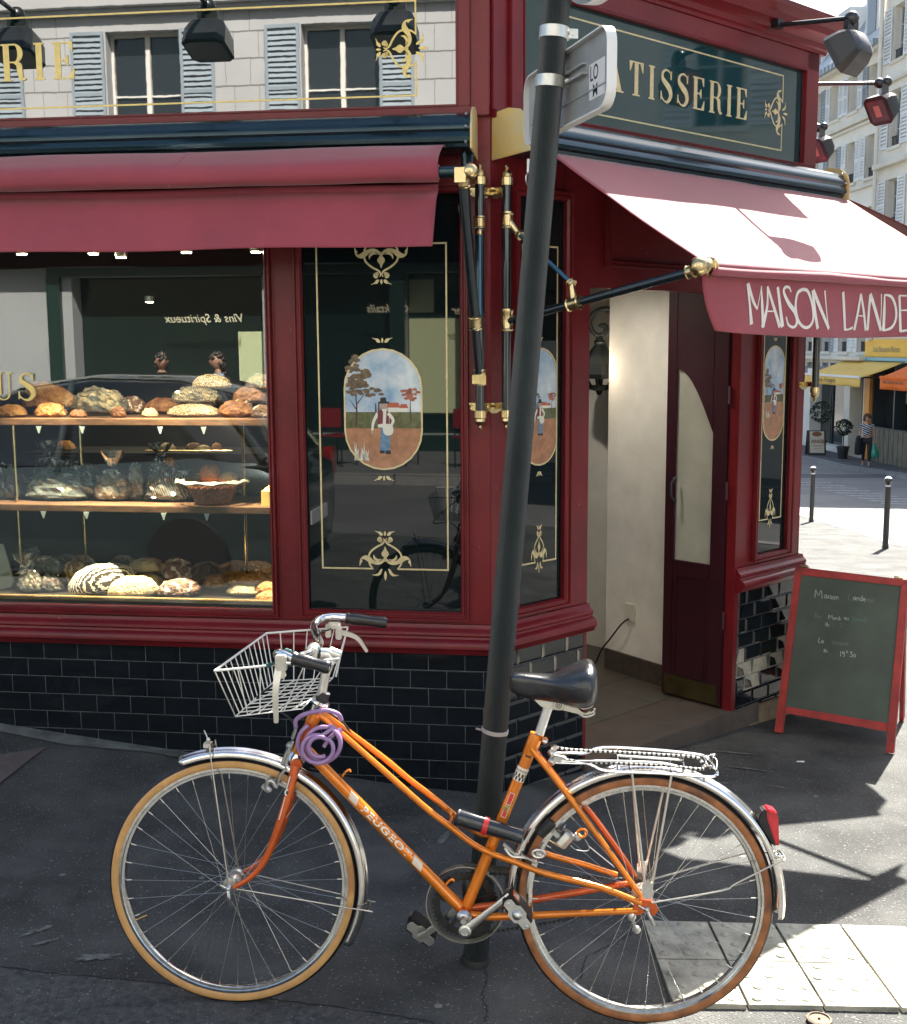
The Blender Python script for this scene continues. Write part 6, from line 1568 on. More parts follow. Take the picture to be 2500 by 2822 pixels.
chalk(word(835,330,'M',1.35)+word(925,335,'aison',1.05),chk); chalk(word(1150,350,'L',1.05),chk2); chalk(word(1195,352,'ande',1.0),chk); chalk(word(1325,368,'m',.95)+word(1365,372,'a',.8),chk2)
chalk(word(835,516,'Du',.8),chk2); chalk(word(965,530,'Mardi',.72)+word(1110,536,'au',.75),chk,wd=.0012); chalk(word(1180,545,'Samedi',.78),chk3,wd=.0013)
chalk(word(930,600,'7h',.75),chk,wd=.0012); chalk(word(1000,602,'-',.8)+word(1070,608,'2',.85),chk2,wd=.0012); chalk([[(1115,572),(1120,586)]],chk2)
chalk(word(868,752,'Le',.85),chk); chalk(word(992,765,'dimanch',.80),chk2,wd=.0013)
chalk(word(918,845,'8h',.70)+word(985,872,'-',.5),chk,wd=.0012); chalk(word(1072,880,'19',1.0)+word(1135,850,'h',.45)+word(1165,885,'30',1.0),chk)
# ============================================================ BOLLARDS
bolm=mat('bollard_brown_black',(.022,.020,.020),.35,coat=.2,var=.25,vs=8); bolw=mat('bollard_white_cap',(.78,.77,.74),.5)
def bollard(px,pyb,pyt,label):
    p=onground(px,pyb); p.z=gz(p.x,p.y); h=(aty(px,pyt,p.y).z-p.z)
    B=root('bollard',p,label,'bollard','bollards along the kerb'); s=h/1.02
    b=MB(); b.lathe([(.046*s,-.05),(.046*s,.02),(.041*s,.05),(.040*s,.86*s),(.040*s,.87*s),(.030*s,.885*s),(.030*s,.905*s),(.036*s,.915*s),(.0,.915*s)],p,(0,0,1),20); b.build('post',bolm,B,smooth=True,auto=35)
    b=MB(); b.ball(p+V((0,0,.965*s)),.055*s,20); b.build('ball_head',bolm,B,smooth=True)
    b=MB(); c=p+V((0,0,.965*s)); b.lathe([(.0557*s*math.cos(a),.0557*s*math.sin(a)) for a in [R(28+62*i/6) for i in range(7)]],c,(0,0,1),20); b.build('white_cap',bolw,B,smooth=True)
    b=MB(); b.lathe([(.034*s,.875*s),(.036*s,.885*s),(.032*s,.90*s)],p,(0,0,1),20); b.build('collar',bolw,B,smooth=True)
bollard(2236,1438,1285,'slim dark bollard with white topped ball, farther of the two by the kerb')
bollard(2440,1512,1313,'slim dark bollard with white topped ball, nearer of the two by the kerb')
# ============================================================ DISPLAY SHELVES
SHV=root('display_shelves',FA.p(-2.0,-.35,.675),'wooden display shelves on brass rods inside the bread window','shelves')
def zsh(y0,y1,d): return (FA.uz(0,y0,d)[1]+FA.uz(743,y1,d)[1])/2
SD=-.22; SD2=-.16
z1t,z1b=zsh(1156,1154,SD),zsh(1174,1172,SD); z2t,z2b=zsh(1391,1398,SD2),zsh(1409,1416,SD2)
print('shelves',z1t,z1b,z2t,z2b)
for zt,zb_ in ((z1t,z1b),(z2t,z2b)):
    b=MB(); b.box(FA,-4.1,-.90,-.68,SD if zt>1.3 else SD2,zb_,zt); b.build('shelf_board',wood,SHV,bevel=.003)
for px,d in ((43,-.24),(672,-.5),(225,-.52)):
    u=FA.uz(px,1300,d)[0]; b=MB(); b.tube([FA.p(u,d,.672),FA.p(u,d,z2b)],.007,8); b.tube([FA.p(u,d,z2t),FA.p(u,d,z1b)],.007,8); b.build('brass_rod',brass,SHV,smooth=True)
b=MB()
for z in (z1b-.03,z2b-.03):
    for px in (105,225,440,560):
        u=FA.uz(px,1190,-.15)[0]; b.prism([FA.p(u-.012,-.16,z+.03),FA.p(u+.012,-.16,z+.03),FA.p(u+.002,-.16,z),FA.p(u-.002,-.16,z)],FA.n*.004)
b.build('price_clip',mat('clear_plastic',(.35,.42,.42),.3,coat=.5),SHV)
# back shelf with pastries further in
BS=root('back_counter',FA.p(-1.6,-1.4,1.1),'dark back counter with a brass rail deeper inside the shop','counter')
b=MB(); b.box(FA,-2.6,-.6,-1.6,-1.2,1.18,1.20); b.box(FA,-3.2,-.4,-1.9,-1.25,.40,.98); b.build('counter_body',room_dk,BS)
b=MB(); 
for x0,x1,y in ((400,640,1242),(100,205,1256),(650,750,1468)):
    p=aty(x0,y,FA.p(-1.3,-1.25,0).y); q=aty(x1,y,FA.p(-1.3,-1.25,0).y); b.tube([p,q],.005,8)
b.build('brass_rail',brass,BS,smooth=True)
b=MB(); b.box(FA,-4.1,-.9,-.80,-.78,.672,1.0); b.build('counter_back_panel',room_dk,BS)
# ============================================================ BREAD
def bread_mat(kind):
    nm='crust_'+kind
    if nm in MC: return MC[nm]
    P=dict(golden=((.24,.085,.02),(.50,.26,.08)),brown=((.10,.035,.015),(.30,.13,.05)),dark=((.02,.012,.008),(.07,.035,.02)),pale=((.38,.29,.15),(.58,.47,.28)),rye=((.09,.045,.03),(.22,.12,.08)),seed=((.10,.06,.03),(.28,.20,.11)),sliced=((.35,.24,.14),(.55,.46,.34)),glazed=((.32,.10,.02),(.66,.34,.10)))[kind]
    sp={'seed':(85,.52,(.62,.54,.36),.03),'rye':(13,.56,(.66,.56,.48),.05),'golden':(7,.62,(.70,.46,.18),.15),'pale':(22,.68,(.42,.28,.12),.06),'sliced':(30,.55,(.66,.60,.50),.05),'dark':(40,.68,(.35,.30,.25),.03),'brown':(10,.65,(.38,.19,.08),.1),'glazed':(16,.62,(.75,.50,.2),.08)}[kind]
    m=mat(nm,P[0],.55 if kind!='glazed' else .3,var=1,vs=20,var2=P[1],bump=1.0,bs=95,spots=(sp[0]*2.4,)+sp[1:],detail=10); return m
stripe=None
def stripe_mat(nm,c1,c2,scale,rot):
    if nm in MC: return MC[nm]
    m=mat(nm,c1,.75,var=.3,vs=12,bump=.4,bs=50); n=m.node_tree; L=n.links.new; b=n.nodes['Principled BSDF']
    tc=n.nodes.new('ShaderNodeTexCoord'); mp=n.nodes.new('ShaderNodeMapping'); mp.inputs['Rotation'].default_value=rot; L(tc.outputs['Object'],mp.inputs[0])
    wv=n.nodes.new('ShaderNodeTexWave'); wv.inputs['Scale'].default_value=scale; wv.inputs['Distortion'].default_value=3.2; wv.inputs['Detail'].default_value=3; wv.inputs['Detail Scale'].default_value=2.5; L(mp.outputs[0],wv.inputs[0])
    r=n.nodes.new('ShaderNodeValToRGB'); r.color_ramp.elements[0].position=.62; r.color_ramp.elements[1].position=.78; L(wv.outputs[0],r.inputs[0])
    mx=n.nodes.new('ShaderNodeMix'); mx.data_type='RGBA'; L(r.outputs[0],mx.inputs[0]); src=b.inputs['Base Color'].links[0].from_socket; L(src,mx.inputs[6]); mx.inputs[7].default_value=(*c2,1); L(mx.outputs[2],b.inputs['Base Color']); return m
bagm=glassmat('plastic_bag',(.95,.96,.96),1.8,.06,milk=.07)
bagm_b=glassmat('blue_print_bag',(.60,.78,.80),1.8,.08,milk=.10)
def lump(b,c,sx,sy,sz,rot=0,seed=0,amp=.10,fr_=3.5,nu=44,nv=24,flat=.35,sq=.85,tiltx=0):
    ca,sa=math.cos(rot),math.sin(rot); base=len(b.v)
    for i in range(nv+1):
        th=math.pi*i/nv
        for j in range(nu):
            ph=2*math.pi*j/nu; x=math.copysign(abs(math.sin(th)*math.cos(ph))**sq,math.cos(ph)); y=math.copysign(abs(math.sin(th)*math.sin(ph))**sq,math.sin(ph)); z=math.cos(th)
            if z<0: z*=flat
            k=1+amp*noise.noise(V((x*fr_+seed*7.1,y*fr_,z*fr_)))+amp*.5*noise.noise(V((x*fr_*2.6+seed,y*fr_*2.6,z*fr_*2.6)))+amp*.28*noise.noise(V((x*fr_*6+seed,y*fr_*6,z*fr_*6)))
            X=x*sx*k; Y=y*sy*k; Z=z*sz*k+sz*flat*.92; b.v.append(V(c)+FA.e*(X*ca-Y*sa)+(-FA.n)*(X*sa+Y*ca)+V((0,0,Z+X*tiltx)))
    for i in range(nv):
        for j in range(nu):
            j2=(j+1)%nu; b.f.append([base+i*nu+j,base+(i+1)*nu+j,base+(i+1)*nu+j2,base+i*nu+j2]); b.m.append(b.k)
SEEDN=[0]
def loaf(x0,x1,yt,yb,zs,kind,label,d=None,depth=.5,rot=0,bag=None,cat='loaf',mt=None,group='loaves in the bread window',zoff=0,amp=.12,scores=0,tilt=0,neck=None):
    SEEDN[0]+=1; sd_=SEEDN[0]; xc=(x0+x1)/2
    if d is not None: d-=.09 if zs==Z1 else (.04 if zs==Z2 else 0)
    if d is None: P=atz(xc,yb,zs+zoff)
    else: P=FA.hit(xc,yb,d); P.z=zs+zoff
    zc=(P-CO).dot(CF); w_=(x1-x0)*zc/FPX/2; h=(yb-yt)*zc/FPX; sy=w_*depth if abs(rot)<.3 else w_*depth
    P=P-FA.n*(sy*.95); P.z=zs+zoff
    nm='bread_loaf' if cat in('loaf',) else cat.replace(' ','_')
    T=root(nm,P,label,cat,group)
    b=MB(); wx=w_ if abs(rot)<.3 else w_/max(.75,abs(math.cos(rot)))
    lump(b,P,wx,sy,h*.76,rot,sd_,amp,flat=.32,tiltx=tilt); b.build('crust',mt or bread_mat(kind),T,smooth=True,auto=180)
    if scores:
        b=MB()
        for k in range(scores):
            t=(k+.5)/scores*2-1; t*=.72; ca,sa=math.cos(rot),math.sin(rot)
            c=P+FA.e*(t*wx*ca)-FA.n*(t*wx*sa)+V((0,0,h*.98*math.sqrt(max(.05,1-t*t*.8))+t*wx*tilt))
            e2=(FA.e*(-sa)-FA.n*ca)
            b.tube(cat_rom([c-e2*sy*.5-V((0,0,h*.22)),c+FA.e*.01,c+e2*sy*.35-V((0,0,h*.1))],4),[.002,.005,.006,.006,.006,.006,.005,.004,.002],6)
        b.build('scoring',bread_mat('pale'),T,smooth=True)
    if bag:
        b=MB(); lump(b,P-V((0,0,.001)),wx*1.10,sy*1.12,h*.84,rot,sd_+50,.20,6,34,20,.32,.95,tilt)
        if neck:
            nx,nh=neck; c=P+FA.e*(nx)+V((0,0,h*.92)); n_=14; rings=[]
            for t,r in ((0,.045),(.18,.016),(.3,.012),(.45,.024),(.7,.045),(1,.060)):
                rings.append([c+V((0,0,nh*t))+(FA.e*math.cos(a)+FA.n*math.sin(a)*.6)*r*(1+.35*noise.noise(V((math.cos(a)*3,math.sin(a)*3,t*4+sd_)))) for a in [2*math.pi*j/n_ for j in range(n_)]])
            b.loft(rings,caps=False)
        b.build('plastic_bag',bag,T,smooth=False)
        if neck:
            b=MB(); c=P+FA.e*neck[0]+V((0,0,h*.92+neck[1]*.27)); b.tube([c+(FA.e*math.cos(a)+FA.n*math.sin(a))*.014 for a in [i*6.283/10 for i in range(10)]],.004,6,closed=True); b.bar(c+FA.e*.01+FA.n*.012,c+FA.e*.05+V((0,0,.012))+FA.n*.012,.006,.003); b.bar(c-FA.e*.01+FA.n*.012,c-FA.e*.045+V((0,0,-.008))+FA.n*.012,.006,.003); b.build('bag_tie',mat('navy_ribbon',(.015,.02,.05),.5),T)
    return T
Z1,Z2,Z3=z1t,z2t,.675
T_='on the top shelf'
loaf(-20,66,1121,1156,Z1,'golden','golden roll on the top shelf at the left edge of the window',d=-.22)
loaf(88,174,1116,1156,Z1,'golden','golden brown roll on the top shelf, second from the left edge',d=-.22,amp=.16)
loaf(186,236,1134,1156,Z1,'brown','smallest dark baked roll on the top shelf',d=-.22)
loaf(50,140,1098,1130,Z1,'brown','dark brown loaf behind the two golden rolls on the top shelf',d=-.40,zoff=.03)
loaf(60,215,1068,1125,Z1,'golden','long baguette lying slanted behind the rolls on the top shelf',d=-.45,zoff=.045,depth=.28,tilt=-.28,amp=.06)
loaf(190,335,1080,1150,Z1,'pale','pale loaf in a crinkled clear bag on the top shelf',d=-.36,bag=bagm)
loaf(300,345,1125,1156,Z1,'brown','small round brown roll in front of the bagged pale loaf on the top shelf',d=-.22)
loaf(386,432,1128,1154,Z1,'pale','small pale dusted roll alone in the middle of the top shelf',d=-.24)
loaf(447,597,1118,1155,Z1,'seed','wide seeded loaf, bottom one of the seeded stack on the top shelf',d=-.24,amp=.06)
loaf(468,598,1082,1124,Z1,'seed','seeded loaf in the middle of the stack of three on the top shelf',d=-.30,zoff=.058,amp=.06,bag=bagm)
loaf(522,630,1040,1082,Z1,'seed','seeded loaf topping the stack on the top shelf',d=-.34,zoff=.12,amp=.05)
loaf(594,694,1106,1155,Z1,'brown','large brown loaf right of the seeded stack on the top shelf',d=-.24,scores=3)
loaf(636,726,1066,1110,Z1,'brown','brown loaf lying on top of the large brown loaf, top shelf right end',d=-.32,zoff=.06)
loaf(686,752,1118,1154,Z1,'rye','dusty brown loaf cut by the frame at the right end of the top shelf',d=-.22)
loaf(676,752,1040,1078,Z1,'brown','bagged loaf highest at the right end of the top shelf',d=-.34,zoff=.12,bag=bagm)
loaf(-30,54,1298,1385,Z2,'dark','dark loaf in a shiny bag at the left edge of the middle shelf',d=-.26,bag=bagm)
loaf(54,245,1320,1396,Z2,'sliced','sliced seeded loaf in a blue printed bag on the middle shelf',d=-.24,bag=bagm_b,amp=.05)
loaf(122,262,1296,1384,Z2,'dark','almost black bagged loaf behind the blue printed bag on the middle shelf',d=-.42,bag=bagm)
loaf(248,352,1318,1396,Z2,'sliced','sliced loaf in a tall clear bag tied with a dark ribbon, middle shelf',d=-.25,bag=bagm,depth=.7,neck=(0,.11),amp=.05)
loaf(345,394,1300,1390,Z2,'sliced','narrow bagged loaf between the tied bag and the striped round loaf',d=-.30,bag=bagm,depth=.8,amp=.05)
loaf(78,160,1236,1330,Z2,'dark','small dark loaf in a puffed up bag behind the blue printed bag',d=-.48,bag=bagm,neck=(0,.10),depth=.8)
loaf(387,527,1310,1396,Z2,'sliced','round grey loaf with white flour stripes on the middle shelf',d=-.25,scores=0,mt=stripe_mat('crust_striped_round',(.16,.12,.085),(.70,.66,.54),34,(0,.4,.3)),bag=bagm,depth=.8)
loaf(404,470,1232,1330,Z2,'dark','puffed clear bag standing behind the striped round loaf',d=-.48,bag=bagm,neck=(0,.09),depth=.8)
loaf(450,482,1276,1306,Z2,'glazed','small shiny orange bun behind the striped round loaf',d=-.44,zoff=.13,cat='bun',group='buns and pastries')
# wicker basket with two big rolls
def wicker():
    P=FA.hit(588,1392,-.27); P.z=Z2; T=root('wicker_basket',P,'round brown wicker bread basket on the middle shelf','basket')
    wk=mat('wicker',(.20,.07,.03),.5,var=.4,vs=60,coat=.2); wk2=mat('grey_wicker_rim',(.22,.21,.17),.6,var=.3,vs=40)
    z0=0; hgt=.088; r0,r1=.070,.105; n_=22
    b=MB()
    for k in range(11):
        t=k/11; r=r0+(r1-r0)*t; z=P.z+.006+hgt*t
        b.tube([P+FA.e*(r*math.cos(a)*(1+.04*(1 if (j+k)%2 else -1)))-FA.n*(r*math.sin(a)*(1+.04*(1 if (j+k)%2 else -1)))+V((0,0,z-P.z)) for j in range(2*n_) for a in (2*math.pi*j/(2*n_),)],.0052,5,closed=True)
    b.lathe([(.0,.002),(.07,.002),(.07,.008),(.0,.008)],P,(0,0,1),20)
    for j in range(n_):
        a=2*math.pi*j/n_; d=FA.e*math.cos(a)-FA.n*math.sin(a); b.tube([P+d*r0,P+d*r1+V((0,0,hgt+.01))],.003,5)
    b.build('weave',wk,T,smooth=True)
    b=MB(); 
    for k in range(3): b.tube([P+FA.e*((r1+.012+.010*k)*1.15*math.cos(a))-FA.n*((r1+.012+.01*k)*math.sin(a))+V((0,0,hgt+.012+.004*math.sin(a*9+k*2))) for a in [i*6.283/40 for i in range(40)]],.0065,6,closed=True)
    b.build('rim',wk2,T,smooth=True)
wicker()
loaf(541,604,1272,1322,Z2,'golden','large golden round roll in the wicker basket',d=-.27,zoff=.088,depth=.9,amp=.03,cat='bun',group='buns and pastries')
loaf(596,649,1292,1322,Z2,'pale','paler round roll in the wicker basket',d=-.25,zoff=.088,depth=.9,amp=.03,cat='bun',group='buns and pastries')
b=MB(); p0=FA.hit(722,1388,-.22); u=FA.uz(722,1388,-.22)[0]; b.box(FA,u,u+.07,-.30,-.21,Z2,Z2+.062); 
b.prism([FA.p(u,-.21,Z2+.062),FA.p(u+.07,-.21,Z2+.062),FA.p(u+.07,-.25,Z2+.088),FA.p(u+.03,-.25,Z2+.088)],(0,0,.002))
tag(center_single(b.build('cardboard_box',mat('yellow_card',(.66,.50,.16),.7,var=.1,vs=12),bevel=.001)),'small yellow cardboard box at the right end of the middle shelf','box')
for i,(x0,x1,yt,yb,kd_,lb) in enumerate(((435,480,1205,1228,'pale','flat pale biscuit on the back counter, left one'),(505,555,1198,1222,'rye','dusted brown pastry on the back counter, second from left'),(520,578,1216,1234,'pale','cream pastry on the back counter in front of the dusted one'),(580,610,1206,1230,'glazed','glazed pastry on the back counter nearest the brass post'),(150,202,1212,1240,'glazed','orange glazed pastry seen through the dark gap at the left'))):
    loaf(x0,x1,yt,yb,1.20,kd_,lb,d=-1.30,cat='pastry',group='buns and pastries')
# bottom deck
b=MB(); pA=atz(2,1620,Z3); 
o=[AP_ for AP_ in ((-40,1498),(8,1500),(38,1600),(30,1618),(-30,1632))]
fdir=FA.e; b.prism([FA.hit(x,y,-.20) for x,y in o],-FA.n*.012); W_=tag(b.build('price_card',mat('card_frame',(.42,.44,.38),.5),None,bevel=.002),'upright grey framed price card at the left edge of the bottom deck','price card'); center_single(W_)
b=MB(); b.prism([FA.hit(x,y,-.45) for x,y in ((66,1516),(100,1506),(112,1524),(84,1545))],-FA.n*.004); tag(center_single(b.build('price_card',mat('grey_card',(.10,.11,.10),.6),None)),'small dark grey card leaning behind the bagged loaf on the bottom deck','price card')
loaf(42,108,1578,1634,Z3,'sliced','bagged round loaf with blue label at the front left of the bottom deck',bag=bagm,depth=.7,neck=(-.02,.09))
loaf(98,166,1590,1632,Z3,'rye','brown bagged loaf right of the labelled bag on the bottom deck',bag=bagm,depth=.7)
loaf(84,172,1530,1574,Z3,'sliced','bagged loaf lying at the back left of the bottom deck',d=-.36,bag=bagm,zoff=.03)
loaf(158,238,1548,1614,Z3,'sliced','checked crusty loaf with pale square cuts on the bottom deck',mt=stripe_mat('crust_checked',(.30,.14,.05),(.72,.50,.24),14,(.2,.5,.8)),depth=.8)
loaf(220,268,1526,1580,Z3,'rye','dull brown loaf at the back of the bottom deck between bags and striped loaf',d=-.42,bag=bagm)
loaf(140,215,1512,1550,Z3,'dark','dark loaf in a clear bag furthest back on the bottom deck, left side',d=-.52,zoff=.03,bag=bagm)
loaf(200,352,1556,1642,Z3,'dark','long nearly black loaf with white flour stripes on the bottom deck',mt=stripe_mat('crust_striped_long',(.018,.012,.010),(.70,.68,.58),52,(0,.2,.9)),depth=.45,rot=.75,amp=.05)
loaf(291,420,1592,1651,Z3,'pale','large pale floury flatbread at the front of the bottom deck',depth=.55,rot=.35,amp=.08)
loaf(350,444,1586,1625,Z3,'pale','pale flatbread directly behind the large pale one',depth=.6,amp=.08)
loaf(345,436,1552,1588,Z3,'pale','pale flatbread on top of its stack on the bottom deck',d=-.34,zoff=.06,depth=.6,amp=.08)
loaf(430,460,1552,1576,Z3,'pale','end of a pale flatbread poking out behind the cracked loaves',d=-.40,zoff=.05,depth=.6,amp=.08)
loaf(427,540,1600,1648,Z3,'rye','cracked brown floury loaf at the front of the bottom deck',depth=.6,rot=.3)
loaf(436,530,1546,1600,Z3,'rye','cracked floury loaf behind the front cracked one on the bottom deck',d=-.34,zoff=.02,depth=.6,rot=.2)
loaf(520,600,1552,1612,Z3,'dark','almost black loaf behind the cracked brown ones',d=-.36,depth=.7)
loaf(552,626,1588,1624,Z3,'glazed','golden flat fougasse, leftmost on the bottom deck',depth=.8,group='golden flat breads')
loaf(612,712,1588,1618,Z3,'glazed','golden flat fougasse in the middle of the golden pile',depth=.7,zoff=.02,group='golden flat breads')
loaf(614,712,1616,1645,Z3,'pale','lightly baked flat bread at the front of the golden pile',depth=.7,group='golden flat breads')
loaf(702,770,1608,1636,Z3,'glazed','golden flat bread cut off by the frame, upper one at the right',depth=.7,zoff=.03,group='golden flat breads')
loaf(698,770,1634,1663,Z3,'glazed','orange baked flat bread lowest at the right end of the bottom deck',depth=.7,group='golden flat breads')
loaf(600,680,1552,1590,Z3,'glazed','brown glazed bread at the back left of the golden pile',d=-.38,depth=.7,group='golden flat breads')
loaf(672,755,1550,1590,Z3,'glazed','brown glazed bread at the back right corner of the bottom deck',d=-.42,depth=.7,group='golden flat breads')
loaf(640,735,1570,1602,Z3,'glazed','glazed bread with open slashes in the second row of the golden pile',d=-.32,zoff=.01,depth=.7,group='golden flat breads')
# rear ranks that fill the shelves
rr_=random.Random(21)
for nm_,zs_,d_,xs_,yt_,yb_,kinds in (('top',Z1,-.47,(225,290,352,440,560,655),1102,1150,('brown','dark','rye','brown','dark','brown')),('middle',Z2,-.50,(20,190,300,500,560,640,700),1325,1390,('dark','brown','rye','dark','brown','rye','dark')),('bottom',Z3,-.56,(110,215,330,400,480,560,640,700),1540,1590,('rye','brown','dark','brown','rye','dark','brown','glazed'))):
    for i_,(x_,k_) in enumerate(zip(xs_,kinds)):
        w2_=rr_.uniform(38,56); h2_=rr_.uniform(.8,1.05)*(yb_-yt_)
        loaf(x_-w2_,x_+w2_,yb_-h2_,yb_,zs_,k_,'dim loaf in the rear rank of the %s shelf, behind the front bread'%nm_,d=d_,depth=.7,group='rear rank loaves, %s shelf'%nm_)
# interior glimpses through the door: counter with bottles and a black menu board
def inside():
    Y=7.6; b=MB()
    def bx(x0,x1,y0,y1,Yn,th,m,name,label,cat):
        p,q=aty(x0,y1,Yn),aty(x1,y0,Yn); bb=MB(); bb.cube(V(((p.x+q.x)/2,Yn+th/2,(p.z+q.z)/2)),V(((q.x-p.x)/2,0,0)),V((0,th/2,0)),V((0,0,(q.z-p.z)/2))); o=bb.build(name,m,bevel=.003); tag(center_single(o),label,cat); return o
    bx(1600,1672,1485,1790,7.5,.3,mat('dark_counter',(.02,.015,.013),.5,var=.3,vs=10),'counter','dark wooden counter glimpsed beyond the door','counter')
    bx(1598,1700,1479,1486,7.48,.34,mat('brass_edge_top',(.35,.2,.08),.3,.6),'tray','thin brown tray with a bright edge on the counter beyond the door','tray')
    bx(1602,1648,1168,1275,7.7,.02,mat('menu_black',(.012,.013,.015),.5),'menu_board','narrow black menu board on the wall beyond the door','menu board')
    r=random.Random(3)
    for i,(x,y0,y1,c) in enumerate(((1622,1300,1484,(.02,.025,.02)),(1640,1340,1484,(.03,.02,.015)),(1658,1395,1484,(.45,.45,.43)),(1664,1215,1290,(.5,.45,.4)))):
        p=aty(x,y1,7.52); h=aty(x,y0,7.52).z-p.z; b=MB(); b.lathe([(.0,0),(.034,0),(.036,.02),(.036,h*.6),(.014,h*.78),(.013,h*.97),(.015,h),(.0,h)],p,(0,0,1),14)
        tag(center_single(b.build('bottle' if i!=3 else 'pale_jar',mat('bottle_tint%d'%i if i>8 else ('bottle_dark','bottle_brown','bottle_pale','jar_pale')[i],c,.15,coat=.5),smooth=True)),('tall dark bottle on the counter beyond the door','brown bottle on the counter beyond the door','pale bottle on the counter beyond the door','pale jar seen high beyond the door')[i],'bottle' if i!=3 else 'jar')
    b=MB(); Yd=7.55
    for x0,y0,x1,y1 in ((1600,1155,1622,1170),(1622,1148,1640,1168),(1638,1158,1672,1172)): b.ball(aty((x0+x1)/2,(y0+y1)/2,Yd),.035,10,(1.2,.8,.7))
    tag(center_single(b.build('dried_flowers',mat('dried_flower',(.45,.38,.28),.8,var=.4,vs=30,bump=.6,bs=40),smooth=True)),'bunch of pale dried flowers on top of the menu board beyond the door','dried flowers')
inside()
# ============================================================ FAR SIDE OF THE STREET (right background)
FB=Fr(V((17.2-.077*40,40,0)),R(-4.4),toward=V((0,40,0)))
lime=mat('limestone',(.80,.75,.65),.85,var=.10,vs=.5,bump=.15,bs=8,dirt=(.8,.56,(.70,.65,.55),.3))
lime2=mat('darker_limestone_trim',(.70,.65,.55),.85,var=.12,vs=.8,bump=.15,bs=8)  # slightly darker limestone for sills, bands and cornices
shut=mat('pale_shutter',(.75,.76,.75),.6,var=.08,vs=2); shutb=mat('blue_grey_shutter',(.26,.30,.34),.6,var=.08,vs=2)
wing=mat('window_dark',(.02,.024,.028),.06,coat=.5); wfr=mat('window_white_frame',(.62,.60,.55),.6); irn=mat('balcony_iron',(.012,.015,.02),.5); zinc=mat('zinc_mansard',(.30,.34,.37),.45,.3,var=.15,vs=1.5)
def wall_with_holes(b,fr,u0,u1,z0,z1,holes,d0=-.3,d1=0):
    us=sorted(set([u0,u1]+[h[0] for h in holes]+[h[1] for h in holes])); zs=sorted(set([z0,z1]+[h[2] for h in holes]+[h[3] for h in holes]))
    us=[u for u in us if u0<=u<=u1]; zs=[z for z in zs if z0<=z<=z1]
    def hole(a,c): return any(h[0]<a<h[1] and h[2]<c<h[3] for h in holes)
    for i in range(len(us)-1):
        for j in range(len(zs)-1):
            a,c=(us[i]+us[i+1])/2,(zs[j]+zs[j+1])/2
            if not hole(a,c): b.add([fr.p(us[i],d1,zs[j]),fr.p(us[i+1],d1,zs[j]),fr.p(us[i+1],d1,zs[j+1]),fr.p(us[i],d1,zs[j+1])],[(0,1,2,3)])
    for h in holes:
        b.add([fr.p(h[0],d1,h[2]),fr.p(h[1],d1,h[2]),fr.p(h[1],d1,h[3]),fr.p(h[0],d1,h[3]),fr.p(h[0],d0,h[2]),fr.p(h[1],d0,h[2]),fr.p(h[1],d0,h[3]),fr.p(h[0],d0,h[3])],[(0,1,5,4),(1,2,6,5),(2,3,7,6),(3,0,4,7)])
def shutter(b,fr,u0,u1,z0,z1,d=.03,n=16):
    t=.03; b.box(fr,u0,u0+.05,d,d+t,z0,z1); b.box(fr,u1-.05,u1,d,d+t,z0,z1)
    for z in (z0,(z0+z1)/2-.03,z1-.06): b.box(fr,u0+.05,u1-.05,d,d+t,z,z+.06)
    for k in range(n):
        z=z0+.07+(z1-z0-.14)*k/n
        b.add([fr.p(u0+.05,d+.028,z),fr.p(u1-.05,d+.028,z),fr.p(u1-.05,d+.004,z+(z1-z0)/n*.62),fr.p(u0+.05,d+.004,z+(z1-z0)/n*.62)],[(0,1,2,3)])
def add_window(fr,A,h,shm,dd=.28,panes=2,sh='both',swing=0,nm='window',n=16,rail=True,shw=None):
    u0,u1,z0,z1=h; b=MB(); b.box(fr,u0,u1,-dd-.03,-dd,z0,z1); wv=b.build(nm,wing,A); b=MB(); t=.045
    for a,c,z,y in ((u0,u0+t,z0,z1),(u1-t,u1,z0,z1),(u0+t,u1-t,z0,z0+t),(u0+t,u1-t,z1-t,z1)): b.box(fr,a,c,-dd,-dd+.05,z,y)
    um=(u0+u1)/2; b.box(fr,um-.04,um+.04,-dd,-dd+.06,z0+t,z1-t)
    for k in range(1,panes+1):
        z=z0+(z1-z0)*k/(panes+1); b.box(fr,u0+t,um-.04,-dd,-dd+.035,z-.015,z+.015); b.box(fr,um+.04,u1-t,-dd,-dd+.035,z-.015,z+.015)
    b.build('window_frame',wfr,wv)
    w_=shw or (u1-u0)/2
    for s in (-1,1):
        if sh=='both' or (sh=='left' and s<0) or (sh=='right' and s>0):
            b=MB(); 
            if s<0: shutter(b,fr,u0-w_-.02,u0-.02,z0,z1,n=n)
            else: shutter(b,fr,u1+.02,u1+w_+.02,z0,z1,n=n)
            b.build('shutter',shm,wv)
    if rail:
        b=MB(); b.box(fr,u0,u1,-.12,-.09,z0+.32,z0+.35)
        for k in range(9): u=u0+(u1-u0)*(k+.5)/9; b.box(fr,u-.008,u+.008,-.115,-.095,z0+.02,z0+.32)
        b.build('railing',irn,wv)
    b=MB(); b.box(fr,u0-.08,u1+.08,-.02,.07,z0-.10,z0); b.build('sill',lime2,wv)
B1=root('apartment_building',FB.p(6,0,-2.4),'pale limestone apartment building with zinc gutter far down the right side of the street','building')
holes=[]; rows=((9.68,10.92),(7.26,8.66),(4.75,6.3),(1.44,2.9))
wins=[]
for k in range(12):
    uc=.80+1.62*k
    for (z0,z1) in rows: wins.append((uc-.38,uc+.38,z0,z1,k))
